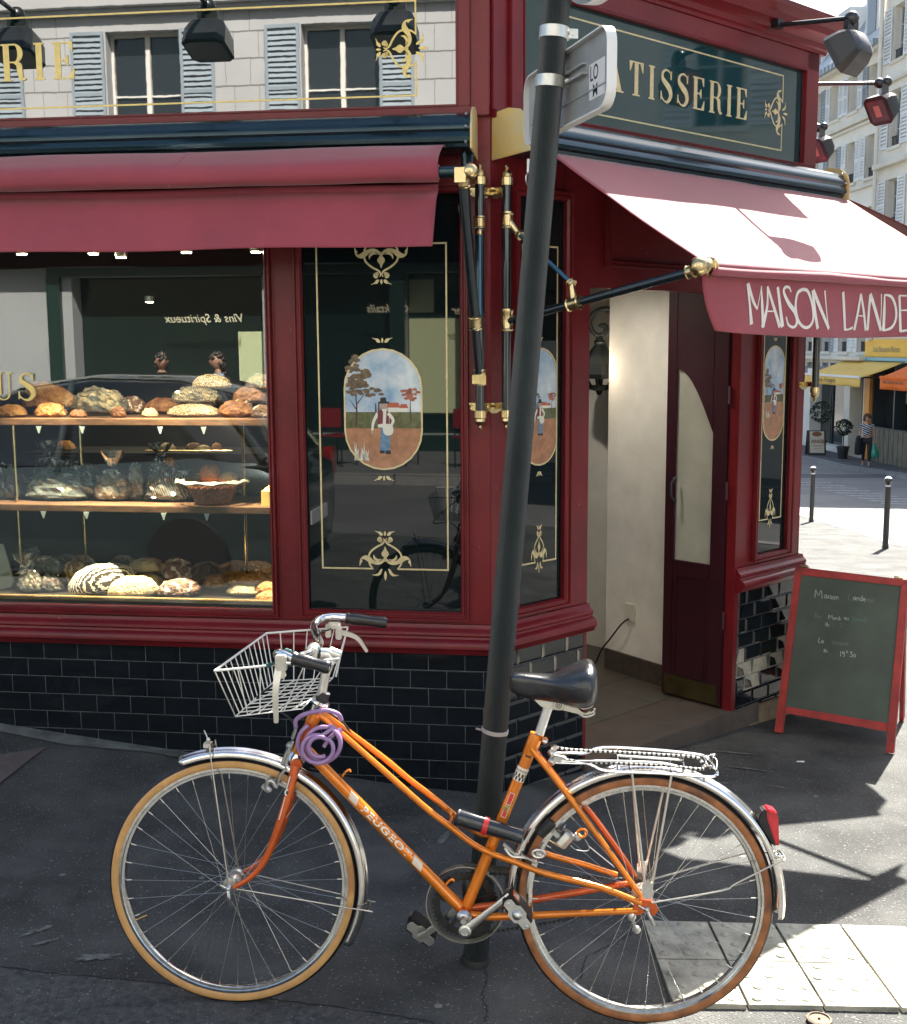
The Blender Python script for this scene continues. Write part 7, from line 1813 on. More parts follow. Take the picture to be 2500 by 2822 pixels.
b=MB(); wall_with_holes(b,FB,-.02,20,1.15,11.25,[w_[:4] for w_ in wins]); wall_with_holes(b,FB,-.02,20,-3.2,1.15,[(.6,1.7,-2.2,1.0),(2.2,5.4,-2.0,1.0),(6.2,9.5,-2.0,1.0),(10.2,13,-2,1.),(14,18,-2,1.)],d0=-.5)
b.add([FB.p(-.02,0,-3),FB.p(-.02,-8,-3),FB.p(-.02,-8,11.3),FB.p(-.02,0,11.3)],[(0,1,2,3)]); b.add([FB.p(20,0,-3),FB.p(20,-8,-3),FB.p(20,-8,11.3),FB.p(20,0,11.3)],[(0,1,2,3)])
b.build('wall',lime,B1)
for w_ in wins: add_window(FB,B1,w_[:4],shut if (w_[4]+int(w_[2]))%3 else shutb,n=12,rail=w_[2]<9)
b=MB()
for z,h,d in ((9.20,.16,.14),(9.05,.10,.08),(6.95,.14,.10),(1.16,.12,.45),(1.04,.12,.25),(4.4,.1,.08)): b.box(FB,.0,20,.0,d,z,z+h)
b.build('string_course',lime2,B1,bevel=.015)
b=MB()
for k in range(26): b.box(FB,.1+k*.75,.26+k*.75,.0,.20,.90,1.04)
b.build('corbel',lime2,B1)
b=MB(); b.box(FB,-.02,20,-.1,.30,11.25,11.40); b.build('cornice',lime2,B1); b=MB(); b.box(FB,-.02,20,.28,.42,11.34,11.52); 
for k in range(60): b.box(FB,k*.34,k*.34+.02,.42,.44,11.32,11.54)
b.build('gutter',zinc,B1)
b=MB(); b.add([FB.p(-.02,.25,11.5),FB.p(20,.25,11.5),FB.p(20,-1.3,13.9),FB.p(-.02,-1.3,13.9),FB.p(20,-8,14.2),FB.p(-.02,-8,14.2)],[(0,1,2,3),(3,2,4,5)]); b.build('roof',zinc,B1)
for k in range(8):
    uc=1.4+2.4*k; b=MB(); b.box(FB,uc-.5,uc+.5,-1.4,-.1,11.9,13.4); d_=b.build('dormer',mat('dormer_white',(.62,.63,.62),.6),B1); b=MB(); b.box(FB,uc-.33,uc+.33,-.1,-.08,12.05,13.2); b.build('dormer_window',wing,d_)
# ground floor: dark shop fronts and louvred glass
b=MB(); 
for a,c in ((.6,1.7),(2.2,5.4),(6.2,9.5),(10.2,13),(14,18)): b.box(FB,a,c,-.5,-.45,-2.2,1.0)
b.build('shop_glass',mat('dim_shop_glass',(.012,.018,.022),.08,coat=.4),B1)
b=MB()
for u in (2.9,3.1,4.2,4.35,6.9,7.9): b.box(FB,u,u+.04,-.45,-.40,-2.1,1.0)
b.build('shop_mullion',mat('dark_frame',(.03,.045,.05),.4),B1)
b=MB(); b.box(FB,.2,5.8,.0,.12,.80,1.04); b.box(FB,5.3,6.4,.02,.1,.2,1.0); b.build('shop_fascia',mat('slate_fascia',(.10,.12,.17),.5),B1)
b=MB(); b.box(FB,4.95,5.45,.1,.12,.62,.92); b.build('small_sign',whitem,B1)
# taller neighbour with the delicatessen
B2=root('apartment_building',FB.p(-6,0,-2.2),'tall limestone building with downpipe above the yellow and orange delicatessen','building')
w2=[]
for k in range(11):
    uc=-1.17-3.1*k
    for z0,z1 in ((10.62,12.3),(7.95,9.72),(5.4,6.95),(2.5,4.2)):
        if k<1 or z1<9.5: w2.append((uc-.42,uc+.42,z0,z1))
B3=root('apartment_building',FB.p(-20,0,-2.2),'lower limestone building on the right side of the street nearer the camera','building')
b=MB(); wall_with_holes(b,FB,-3.4,-.02,1.9,13.2,[w_ for w_ in w2 if w_[0]>-3.4],d1=.10)
for u_,z_ in ((-.02,1.9),(-3.4,1.9)): b.add([FB.p(u_,.10,z_),FB.p(u_,-8,z_),FB.p(u_,-8,13.2),FB.p(u_,.10,13.2)],[(0,1,2,3)])
b.build('wall',lime,B2)
b=MB(); wall_with_holes(b,FB,-36,-3.44,1.9,9.7,[w_ for w_ in w2 if w_[0]<-3.4 and w_[3]<9.2],d1=.10); b.add([FB.p(-36,.10,-3),FB.p(-36,-8,-3),FB.p(-36,-8,9.7),FB.p(-36,.10,9.7)],[(0,1,2,3)]); b.add([FB.p(-36,.10,9.7),FB.p(-3.44,.10,9.7),FB.p(-3.44,-8,9.9),FB.p(-36,-8,9.9)],[(0,1,2,3)])
wall_with_holes(b,FB,-36,-4.4,-3.,1.9,[(-7,-5.2,-2,1.2),(-11,-8,-2,1.2),(-16,-12.5,-2,1.4),(-21,-18,-2,1.3),(-27,-23,-2,1.3)],d1=.10); b.build('wall',lime,B3)
FB2=Fr(FB.p(0,.10,0),R(-4.4),toward=V((0,40,0)))
for w_ in w2:
    if w_[0]>-3.4 or w_[3]<9.2: add_window(FB2,B2 if w_[0]>-3.4 else B3,w_,shut,n=14,shw=.55)
b=MB()
for z,h,d in ((9.95,.10,.12),(7.35,.16,.22),(12.9,.3,.3),(4.9,.14,.18)): b.box(FB2,-3.4,-.02,.0,d,z,z+h)
b.build('string_course',lime2,B2,bevel=.015)
b=MB(); b.add([FB2.p(-.02,.1,13.2),FB2.p(-3.4,.1,13.2),FB2.p(-3.4,-3,14),FB2.p(-.02,-3,14),FB2.p(-3.4,-8,14.2),FB2.p(-.02,-8,14.2)],[(0,1,2,3),(3,2,4,5)]); b.box(FB2,-3.2,-2.2,-5,-4,13.8,15.5); b.build('roof',zinc,B2)
b=MB(); b.box(FB,-27,-4.4,-.5,-.45,-2.6,1.6); b.build('shop_glass',MC['dim_shop_glass'],B3)
b=MB(); u_=-.09; b.tube([FB.p(u_,.22,13.2),FB.p(u_,.22,1.8)],.065,10)
for z in (3.4,6.2,8.9,11.5,14): b.tube([FB.p(u_,.22,z),FB.p(u_,.22,z+.12)],.080,10)
b.build('downpipe',lime,B2,smooth=True,auto=40)
# delicatessen front
DS=root('delicatessen_front',FB.p(-2.2,.1,-2.0),'yellow and orange delicatessen shop front on the far side of the street','shop front')
yel=mat('yellow_fascia',(.85,.48,.04),.5,var=.08,vs=3); orng=mat('orange_awning_cloth',(.90,.17,.012),.75,var=.08,vs=3); yell=mat('yellow_awning_cloth',(.85,.55,.13),.75,var=.06,vs=2)
b=MB(); b.box(FB,-4.4,.25,.0,.16,1.27,1.85); b.box(FB,-4.4,.25,.16,.18,1.30,1.34); b.box(FB,-4.4,.25,.16,.18,1.76,1.80); b.build('fascia',yel,DS,bevel=.006)
b=MB(); text_on(b,'Les Saveurs Pierre',lambda x,y:FB.p(-.42-x,.185,1.45+y),size=.26,shear=.25,bold=.006); b.build('fascia_lettering',mat('olive_print',(.35,.30,.12),.6),DS,fix=False)
b=MB(); b.box(FB,-4.4,.55,.0,.25,1.16,1.27); b.build('blind_box',mat('sky_blue_box',(.16,.42,.55),.35),DS,bevel=.01)
b=MB(); b.box(FB,-.22,.22,.0,.14,-2.2,1.10); b.build('pillar',mat('orange_pillar',(.72,.30,.04),.5,var=.1,vs=3),DS,bevel=.01)
b=MB(); b.box(FB,-4.4,-.25,-.4,-.35,-1.06,1.1); b.build('shop_window',wing,DS)
b=MB(); 
for u in (-.30,-1.9,-3.2,-4.35): b.box(FB,u-.04,u+.04,-.35,.05,-1.06,1.1)
b.box(FB,-4.4,-.25,-.35,.06,-1.08,-1.02); b.build('window_mullion',mat('dark_frame',(.03,.045,.05)),DS)
bd=mat('weathered_boards',(.20,.18,.13),.8,var=.5,vs=14,stretch=(1,1,.15)); b=MB()
for k in range(24): b.box(FB,-.30-.17*(k+1)+.008,-.30-.17*k-.008,.0,.06+.012*(k%2),-2.3,-1.08)
b.build('board_panel',bd,DS,bevel=.006)
b=MB(); b.box(FB,-2.0,-1.75,-.33,-.32,-.2,.15); b.build('window_notice',mat('notice',(.6,.55,.3),.7),DS)
def far_awning(label,u0,u1,ztop,pts_px,zf,drop,m,txts,tm,white_edge=False):
    A=root('awning',FB.p((u0+u1)/2,0,ztop),label,'awning')
    D_=pts_px; b=MB(); b.grid(lambda s,t:FB.p(u0+(u1-u0)*s,.15+(D_-.15)*t,ztop+(zf-ztop)*t-.03*math.sin(math.pi*t)),8,6); b.build('awning_cloth',m,A,smooth=True,solid=.01)
    b=MB(); b.grid(lambda s,t:FB.p(u0+(u1-u0)*s,D_+.03*math.sin(s*20)*t,zf-drop*t),24,3); b.build('valance',m,A,smooth=True,solid=.01)
    b=MB(); b.box(FB,u0,u1,D_-.03,D_+.03,zf-.02,zf+.05); b.build('front_bar',whitem if white_edge else m,A)
    # the end valance turned to the viewer (near end)
    b=MB(); un=min(u0,u1); 
    for a in (u0+.15*(1 if u1>u0 else -1),u1-.15*(1 if u1>u0 else -1)): b.tube([FB.p(a,.1,ztop-.5),FB.p(a,D_-.05,zf)],.025,8)
    b.build('awning_arm',irn,A,smooth=True)
    for (t_,uu,zz,sz) in txts:
        b=MB(); text_on(b,t_,lambda x,y:FB.p(uu-x,D_+.045,zz+y),size=sz,shear=.25,bold=.003); b.build('awning_lettering',tm,A,fix=False)
    return A
uy0=FB.uz(2371,1041,1.6)[0]; uy1=FB.uz(2238,1033,1.6)[0]; zy=FB.uz(2371,1041,1.6)[1]; zyb=FB.uz(2365,1067,1.6)[1]
print('yellow awn',uy0,uy1,zy,zyb)
brn=mat('brown_print',(.22,.10,.04),.7)
far_awning('pale yellow awning with white front bar over the dark shop beyond the woman',uy0,uy1+.6,1.16,1.6,zy,zy-zyb,yell,[('Cremerie - Fromagerie',uy0+2.1 if False else uy1-.25,zyb+.10,.20)],brn,True)
uo=FB.uz(2425,1072,1.3)[0]; zo=FB.uz(2425,1060,1.3)[1]
far_awning('bright orange awning with brown lettering over the delicatessen window',uo,uo-4.0,1.20,1.3,FB.uz(2424,1040,1.3)[1],FB.uz(2424,1040,1.3)[1]-FB.uz(2424,1072,1.3)[1],orng,[('Aux Saveurs du Sud',uo-.25,FB.uz(2440,1056,1.3)[1],.17)],brn)
b=MB(); text_on(b,'Charcuterie',lambda x,y:FB.p(uo-1.2-x,.62+.0-(y)*.9,.98+y*.52),size=.26,shear=.25,bold=.003)
_rp=[onground(*q) for q in ((2196,1440),(2500,1540))]
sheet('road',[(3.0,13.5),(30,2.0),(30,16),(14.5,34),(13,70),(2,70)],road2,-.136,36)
# far pavement and kerb
fk=[onground(*q) for q in ((2196,1257),(2250,1266),(2310,1281),(2370,1290),(2440,1297),(2500,1310))]
fkp=[(p.x,p.y) for p in fk]; print('far kerb',fkp)
ext0=(fkp[0][0]-1.5,fkp[0][1]+14); ext1=(fkp[-1][0]+2.0,fkp[-1][1]-8); ext2=(FB.p(-36,0,0).x-2.5,FB.p(-36,0,0).y)
line=[ext0]+fkp+[ext1,ext2]
p1,p2=FB.p(-36,.2,0),FB.p(22,.2,0)
farpav=mat('far_pavement',(.11,.11,.11),.85,var=.2,vs=2,bump=.2,bs=40)
sheet('far_sidewalk',line+[(p1.x,p1.y),(p2.x,p2.y)],farpav,.0,30)
kerb('kerb',line,.25,.16,1)
# worn white crossing marks in the road
mk=mat('worn_road_paint',(.42,.42,.41),.8,spots=(14,.5,(.17,.17,.165),.1))
for k in range(9):
    px=2240+k*34; q=onground(px,1318+k*7); b=MB()
    d1=V((.55,-.10,0)); d2=V((.0,.30,0)); vs=[q-d1,q+d1,q+d1+d2,q-d1+d2]
    for v_ in vs: v_.z=gz(v_.x,v_.y)-.130
    b.add(vs,[(0,1,2,3)]); o=b.build('road_marking',mk,fix=False); struct(o)
# ---- potted shrubs, sandwich board
leafm=mat('dark_leaves',(.018,.034,.014),.6,var=.4,vs=5)
def shrub(p,h,r,label,clip='ball'):
    S=root('potted_shrub',p,label,'potted plant','potted shrubs outside the far shop'); b=MB(); b.lathe([(.0,0),(.15,0),(.20,.36),(.215,.36),(.215,.42),(.19,.42),(.0,.38)],p,(0,0,1),16); b.build('pot',mat('dark_pot',(.02,.02,.022),.6),S,smooth=True,auto=40)
    b=MB(); b.tube([p+V((0,0,.36)),p+V((0.01,0,h-r))],.018,6); b.build('stem',mat('bark',(.06,.045,.03),.8),S)
    b=MB(); rr=random.Random(int(h*100))
    for k in range(420):
        a=rr.uniform(0,6.28); z=rr.uniform(-1,1); q=math.sqrt(1-z*z)*(rr.random()**.33); c=p+V((math.cos(a)*q*r,math.sin(a)*q*r,h-r*.3+z*r*.9)); d=V((rr.uniform(-1,1),rr.uniform(-1,1),rr.uniform(-1,1))).normalized()*.05; e_=d.cross(V((rr.random(),rr.random(),rr.random()))).normalized()*.025
        b.add([c-d,c+e_,c+d,c-e_],[(0,1,2,3)])
    b.build('foliage',leafm,S,fix=False)
q=FB.hit(2323,1243,.9); q.z=gz(q.x,q.y); shrub(q,1.15,.30,'dark potted shrub standing between the sandwich board and the woman')
q2=FB.hit(2262,1228,.6); q2.z=gz(q2.x,q2.y); shrub(q2,1.55,.42,'leafy potted shrub rising behind the cream sandwich board')
q=FB.hit(2248,1236,1.3); q.z=gz(q.x,q.y); SB=root('sandwich_board',q,'cream poster sandwich board on the far pavement','sandwich board')
dist=(q-CO).dot(CF); s_=dist/FPX; sbx=V((1,-.12,0)).normalized()
for sgn,nm in ((1,'front_panel'),(-1,'rear_panel')):
    b=MB(); up=V((0,.16*sgn,1)).normalized(); w_=24*s_; H_=68*s_; bl_=q+V((0,-.20*sgn,.0))-sbx*w_
    vs=[bl_,bl_+sbx*2*w_,bl_+sbx*2*w_+up*H_,bl_+up*H_]; b.prism(vs,V((0,.03*sgn,0))); fp_=b.build(nm,mat('board_black',(.02,.02,.02),.5),SB,bevel=.005)
    if sgn>0:
        b=MB(); i_=.10; vs2=[bl_+sbx*(2*w_*i_)+up*(H_*.10),bl_+sbx*(2*w_*(1-i_))+up*(H_*.10),bl_+sbx*(2*w_*(1-i_))+up*(H_*.97),bl_+sbx*(2*w_*i_)+up*(H_*.97)]
        b.prism([v_-V((0,.006,0)) for v_ in vs2],V((0,.003,0))); b.build('poster',mat('poster_cream',(.62,.55,.42),.7),SB)
        b=MB(); c=bl_+sbx*w_+up*(H_*.86)-V((0,.012,0)); 
        b.add([c+sbx*(.17*math.cos(a))+up*(.085*math.sin(a)) for a in [i*6.283/18 for i in range(18)]],[tuple(range(18))])
        text_on(b,'ANGE',lambda x,y:bl_+sbx*(w_-.20+x)+up*(H_*.50+y)-V((0,.012,0)),size=.17,bold=.006)
        for zz,ww in ((.40,.20),(.36,.14),(.27,.12)): b.add([bl_+sbx*(w_+a*ww)+up*(H_*(zz+g_))-V((0,.012,0)) for a,g_ in ((-1,0),(1,0),(1,.012),(-1,.012))],[(0,1,2,3)])
        b.build('poster_print',brn,SB,fix=False)
# ============================================================ PEOPLE
def skin_mesh(name,pts,edges,m,parent,sub=1,smooth=True,rootv=0):
    o_=rootof(parent); me=bpy.data.meshes.new(name); names=list(pts); idx={k:i for i,k in enumerate(names)}
    me.from_pydata([tuple(V(pts[k][0])-o_) for k in names],[(idx[a],idx[c]) for a,c in edges],[]); me.materials.append(m)
    ob=bpy.data.objects.new(name,me); C.objects.link(ob); ob.parent=parent
    md=ob.modifiers.new('skin','SKIN'); md.use_smooth_shade=True
    sv=me.skin_vertices[0].data
    for k in names:
        r=pts[k][1]; r=r if hasattr(r,'__len__') else (r,r); sv[idx[k]].radius=r; sv[idx[k]].use_root=(idx[k]==rootv)
    ob.modifiers.new('sub','SUBSURF').levels=sub; ob.modifiers['sub'].render_levels=sub; ORG[ob.name]=o_; return ob
skinm=mat('skin',(.50,.27,.18),.5); 
def person(loc,h,face,label,pose,cl,group=None):
    """pose: joint -> (x right, y forward, z up) in units of body height; face = heading angle"""
    P=root('person',loc,label,'person',group); fx=V((math.cos(face),math.sin(face),0)); rt=V((fx.y,-fx.x,0))
    J=lambda k:V(loc)+rt*(pose[k][0]*h)+fx*(pose[k][1]*h)+V((0,0,pose[k][2]*h))
    S=lambda *r:tuple(x*h for x in r) if len(r)>1 else r[0]*h
    rad=dict(pelvis=(.085,.062),belly=(.072,.055),chest=(.082,.06),neckb=(.036,.036),neck=(.028,.028),sl=.032,sr=.032,el=.022,er=.022,wl=.014,wr=.014,hl=.052,hr=.052,kl=.034,kr=.034,al=.020,ar=.020,fl=.017,fr=.017,pl=.018,pr=.018)
    E=[('pelvis','belly'),('belly','chest'),('chest','neckb'),('neckb','neck'),('chest','sl'),('chest','sr'),('sl','el'),('el','wl'),('sr','er'),('er','wr'),('wl','pl'),('wr','pr'),('pelvis','hl'),('pelvis','hr'),('hl','kl'),('kl','al'),('hr','kr'),('kr','ar'),('al','fl'),('ar','fr')]
    names=['pelvis']+[k for k in rad if k!='pelvis']
    skin_mesh('body',{k:(J(k),S(*rad[k]) if hasattr(rad[k],'__len__') else S(rad[k])) for k in names},E,cl.get('skin',skinm),P,2)
    # head with face
    c=J('head'); b=MB(); r=.068*h; up=V((0,0,1)); hd=pose.get('look',None); ff=(fx if hd is None else (rt*hd[0]+fx*hd[1]+up*hd[2]).normalized()); hr_=ff.cross(up).normalized(); hu=hr_.cross(ff)
    n_=18; m_=12
    for i in range(m_+1):
        th=math.pi*i/m_
        for j in range(n_):
            ph=2*math.pi*j/n_; x=math.sin(th)*math.cos(ph)*.80; y=math.sin(th)*math.sin(ph); z=math.cos(th)*1.12
            if z<0: x*=1-.25*(-z); y*=1-.12*(-z); 
            if y>0: y*=.92
            if abs(x)<.16 and y>.6 and -.35<z<.15: y+=.16
            b.v.append(c+(hr_*x+ff*y+hu*z)*r)
    for i in range(m_):
        for j in range(n_): j2=(j+1)%n_; b.f.append([i*n_+j,(i+1)*n_+j,(i+1)*n_+j2,i*n_+j2]); b.m.append(0)
    for s in (-1,1): b.ball(c+(hr_*(.82*s)-ff*.05-hu*.08)*r,r*.2,8,(.5,1,1.2))
    hdo=b.build('head',cl.get('skin',skinm),P,smooth=True,auto=180)
    b=MB(); 
    for s in (-1,1): b.ball(c+(hr_*(.30*s)+ff*.84+hu*.02)*r,r*.09,8)
    b.build('eyes',dec_b,hdo); b=MB(); b.tube([c+(hr_*(-.22)+ff*.86-hu*.52)*r,c+(ff*.92-hu*.55)*r,c+(hr_*.22+ff*.86-hu*.52)*r],r*.05,6); b.build('mouth',mat('lips',(.35,.10,.08),.5),hdo)
    b=MB(); L_=cl.get('hairlen',.4); rr=random.Random(3)
    for k in range(70):
        a=rr.uniform(R(200),R(340)) if k>34 else rr.uniform(0,6.28); z=rr.uniform(.2,1.1) if k<=34 else rr.uniform(-L_*2,.8); q=math.sqrt(max(.05,1-min(1,abs(z)/1.15)**2)) if z>0 else 1.0
        b.ball(c+(hr_*(math.cos(a)*.82*q)+ff*(math.sin(a)*.98*q-.06)+hu*z)*r,r*(.34 if cl.get('curly') else .30),8)
    b.build('hair',cl['hair'],P,smooth=True)
    # hands: palm plus five fingers
    for s in ('l','r'):
        w0,p0=J('w'+s),J('p'+s); d=(p0-w0).normalized(); x_,y_=basis(d); b=MB(); s_=h
        b.tube([w0,w0+d*.018*s_,p0],[.013*s_,.018*s_,.016*s_],8,squash=.55)
        for k in range(4):
            o=p0+x_*((k-1.5)*.0085*s_); b.tube([o,o+d*.020*s_+y_*.003*s_,o+d*(.034-.003*abs(k-1.5))*s_+y_*.012*s_],[.005*s_,.0045*s_,.0035*s_],6)
        o=w0+d*.02*s_+x_*.016*s_; b.tube([o,o+x_*.012*s_+d*.016*s_,o+x_*.012*s_+d*.032*s_+y_*.006*s_],[.006*s_,.005*s_,.004*s_],6); b.build('hand',cl.get('skin',skinm),P,smooth=True)
    g=1.14
    T={k:(J(k),S(*[q*g for q in (rad[k] if hasattr(rad[k],'__len__') else (rad[k],)*2)])) for k in ('chest','belly','pelvis','neckb','sl','sr')}
    for s in ('l','r'):
        a,e_=J('s'+s),J('e'+s); t=cl.get('sleeve',.5); T['u'+s]=(a+(e_-a)*min(1,t),S(.031,.031)); 
    ed=[('chest','belly'),('belly','pelvis'),('chest','neckb'),('chest','sl'),('chest','sr'),('sl','ul'),('sr','ur')]
    if cl.get('sleeve',.5)>1:
        for s in ('l','r'): T['v'+s]=(J('e'+s)+(J('w'+s)-J('e'+s))*(cl['sleeve']-1),S(.024,.024)); ed.append(('u'+s,'v'+s))
    skin_mesh('shirt',T,ed,cl['top'],P,2)
    T={'pelvis':(J('pelvis')-V((0,0,.01*h)),S(.094,.072))}; ed=[]
    for s in ('l','r'):
        for k,q in (('h',.060),('k',.041)): T[k+s]=(J(k+s),S(q,q))
        T['c'+s]=(J('k'+s)+(J('a'+s)-J('k'+s))*.9,S(.030,.030)); ed+=[('pelvis','h'+s),('h'+s,'k'+s),('k'+s,'c'+s)]
    skin_mesh('trousers',T,ed,cl['legs'],P,2)
    b=MB()
    for s in ('l','r'):
        a,f=J('a'+s),J('f'+s); d=(f-a); d.z=0; d.normalize(); sd_=V((-d.y,d.x,0)); q0=a-d*.028*h; q1=f+d*.03*h; z0=min(a.z,f.z)-.022*h
        rings=[[V((c2.x,c2.y,z0))+sd_*(w_*h*x)+V((0,0,hh*h*z)) for x,z in ((-1,0),(-1,.5),(-.5,1),(.5,1),(1,.5),(1,0))] for c2,w_,hh in ((q0,.016,.035),(q0+(q1-q0)*.4,.019,.036),(q0+(q1-q0)*.75,.021,.024),(q1,.014,.016))]; b.loft(rings)
    b.build('shoes',cl.get('shoe',mat('grey_trainers',(.25,.25,.26),.6)),P,smooth=True,auto=50)
    return P
q=onground(2386,1283); q.z=gz(q.x,q.y)
stand=dict(pelvis=(0,0,.53),belly=(0,0,.61),chest=(0,.0,.72),neckb=(0,0,.83),neck=(0,.005,.86),head=(0,.012,.925),
 sl=(-.105,0,.795),sr=(.105,0,.795),el=(-.135,-.03,.64),er=(.135,-.02,.64),wl=(-.140,.02,.50),wr=(.12,.10,.56),pl=(-.140,.03,.465),pr=(.10,.13,.555),
 hl=(-.05,0,.50),hr=(.05,0,.50),kl=(-.055,.075,.285),kr=(.055,-.02,.28),al=(-.055,.09,.055),ar=(.055,-.10,.06),fl=(-.06,.145,.025),fr=(.06,-.06,.02),look=(-.8,.6,.0))
strp=stripe_mat('black_white_stripes',(.03,.03,.035),(.70,.70,.70),5,(.3,1.2,.4))
W=person(q,1.64,R(-108),'woman in sunglasses and striped top walking with a green bag on the far pavement',stand,dict(hair=mat('auburn_hair',(.10,.035,.02),.6,var=.3,vs=20),curly=1,hairlen=.35,top=strp,legs=mat('dark_jeans',(.012,.014,.022),.7),sleeve=.45))
# sunglasses
h=1.64; fx=V((math.cos(R(-108)),math.sin(R(-108)),0)); rt=V((fx.y,-fx.x,0)); c=q+fx*(.012*h)+V((0,0,.925*h)); ff=(rt*-.8+fx*.6).normalized(); hr_=ff.cross(V((0,0,1))).normalized()
b=MB(); 
for s in (-1,1): b.ball(c+hr_*(.036*s)+ff*.098+V((0,0,.012)),.024,10,(1,1,.8))
b.bar(c-hr_*.07+ff*.085+V((0,0,.018)),c+hr_*.07+ff*.085+V((0,0,.018)),.01,.01); b.build('sunglasses',dec_b,W,smooth=True)
hand=q+rt*(-.14*h)+fx*(.03*h)+V((0,0,.455*h))
BGp=root('shopping_bag',hand-V((0,0,.5)),'translucent green plastic shopping bag in the walking woman\'s hand','shopping bag'); b=MB(); rings=[]
for t,r in ((0,.02),(.15,.04),(.4,.10),(.7,.145),(.92,.135),(1,.08)):
    rings.append([hand-V((0,0,.50*t))+V((math.cos(a)*r*(1+.2*math.sin(3*a+t*5)),math.sin(a)*r*.6*(1+.2*math.cos(4*a)),0)) for a in [2*math.pi*j/18 for j in range(18)]])
b.loft(rings); b.build('bag_body',mat('green_plastic',(.05,.42,.24),.3,var=.15,vs=9,trans=.2),BGp,smooth=True)
h2=q+rt*(.12*h)+fx*(.10*h)+V((0,0,.56*h)); BG2=root('coat',h2-V((0,0,.6)),'dark coat draped over the walking woman\'s arm','coat'); b=MB(); rings=[]
for t,r in ((0,.04),(.1,.08),(.4,.12),(.7,.13),(.95,.11),(1,.04)): rings.append([h2+rt*.05+V((0,0,.05-.62*t))+V((math.cos(a)*r*(1+.15*math.sin(3*a+t*4)),math.sin(a)*r*.8,0)) for a in [2*math.pi*j/16 for j in range(16)]])
b.loft(rings); b.build('coat_cloth',mat('dark_coat',(.012,.012,.016),.8),BG2,smooth=True)
# ============================================================ BEHIND THE CAMERA (seen mirrored in the glass)
OB=root('apartment_building',FA.p(-6,15,-.3),'sunlit limestone building with grey shutters, mirrored in the sign glass and windows','building')
class Op:
    e=FA.e; n=-FA.n; o=FA.o
    def p(s,u,d,z): return FA.p(u,15-d,z)
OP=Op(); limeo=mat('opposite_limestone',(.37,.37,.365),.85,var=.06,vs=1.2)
wo_=[]
for k in range(-3,6):
    uc=-7.32+3.35*(k); 
    for z0,z1 in ((4.95,6.95),(8.6,10.6),(11.8,13.6)): wo_.append((uc-.64,uc+.64,z0,z1))
b=MB(); wall_with_holes(b,OP,-22,14,3.3,15.5,wo_); cafe=[(-8.8,-5.4,.25,2.95),(-4.9,-3.2,.25,2.95),(-2.95,-2.0,.25,2.95),(-1.7,.8,.25,2.95),(1.6,5,.25,2.95)]
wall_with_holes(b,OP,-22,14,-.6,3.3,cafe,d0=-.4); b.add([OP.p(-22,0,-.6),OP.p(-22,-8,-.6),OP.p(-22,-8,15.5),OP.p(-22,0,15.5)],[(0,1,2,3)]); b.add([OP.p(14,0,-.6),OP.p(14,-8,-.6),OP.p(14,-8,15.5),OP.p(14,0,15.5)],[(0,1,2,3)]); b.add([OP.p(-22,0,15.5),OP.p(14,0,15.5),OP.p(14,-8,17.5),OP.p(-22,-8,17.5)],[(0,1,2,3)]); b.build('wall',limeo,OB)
b=MB()   # dark joints between the stone courses, drawn as thin grey strips
for k in range(28):
    z=3.44+.43*k
    for i in range(-1,10):
        a=-7.32+3.35*(i-3)+.64+ .60; c=a+3.35-1.28-1.2
        b.box(OP,a,c,.0,.004,z-.010,z+.010)
        for j in range(2):
            u=a+(c-a)*(.25+.5*j+(.12 if k%2 else -.05)); b.box(OP,u-.004,u+.004,.0,.003,z+.012,z+.418)
b.build('stone_joint',mat('joint_grey',(.16,.155,.15),.9),OB)
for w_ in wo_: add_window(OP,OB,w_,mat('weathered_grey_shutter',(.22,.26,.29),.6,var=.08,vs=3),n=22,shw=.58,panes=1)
b=MB(); b.box(OP,-22,14,0,.22,7.30,7.46); b.box(OP,-22,14,0,.12,7.20,7.30); b.box(OP,-22,14,0,.35,3.1,3.3); b.box(OP,-22,14,0,.3,14.6,14.9); b.build('string_course',limeo,OB,bevel=.01)
b=MB(); b.box(OP,-9.2,6,.0,.10,.0,.25); b.box(OP,-9.2,6,.0,.10,2.95,3.1); 
for u in (-9.1,-5.15,-3.05,-1.85,1.2,5.4): b.box(OP,u-.12,u+.12,.0,.10,.25,2.95)
b.build('cafe_front',mat('cafe_dark_green',(.010,.030,.024),.4,coat=.3),OB)
b=MB(); 
for h_ in cafe: b.box(OP,h_[0],h_[1],-.40,-.36,h_[2],h_[3])
b.build('cafe_glass',mat('cafe_glass_dark',(.012,.022,.02),.1),OB)
b=MB(); b.box(OP,-2.93,-2.02,-.36,-.34,.6,2.2); b.box(OP,-5.95,-5.45,-.36,-.34,.6,2.0); b.box(OP,-2.93,-2.5,-.36,-.34,2.3,2.85); b.build('cafe_blind',mat('yellow_green_blind',(.62,.66,.38),.8),OB)
crm=mat('cream_lettering',(.72,.66,.45),.6); b=MB()
text_on(b,'Cocktails',lambda x,y:OP.p(-3.46+0+(.60-x) if False else -2.86-x,.012-.0,2.30+y),size=.19,shear=.3,bold=.002); text_on(b,'Vins & Spiritueux',lambda x,y:OP.p(-5.72-x,.012,2.16+y),size=.20,shear=.3,bold=.002); text_on(b,'Dejeuner-Diner',lambda x,y:OP.p(-.9-x,.012,2.26+y),size=.19,shear=.3,bold=.002)
lt=b.build('cafe_lettering',crm,OB,fix=False)
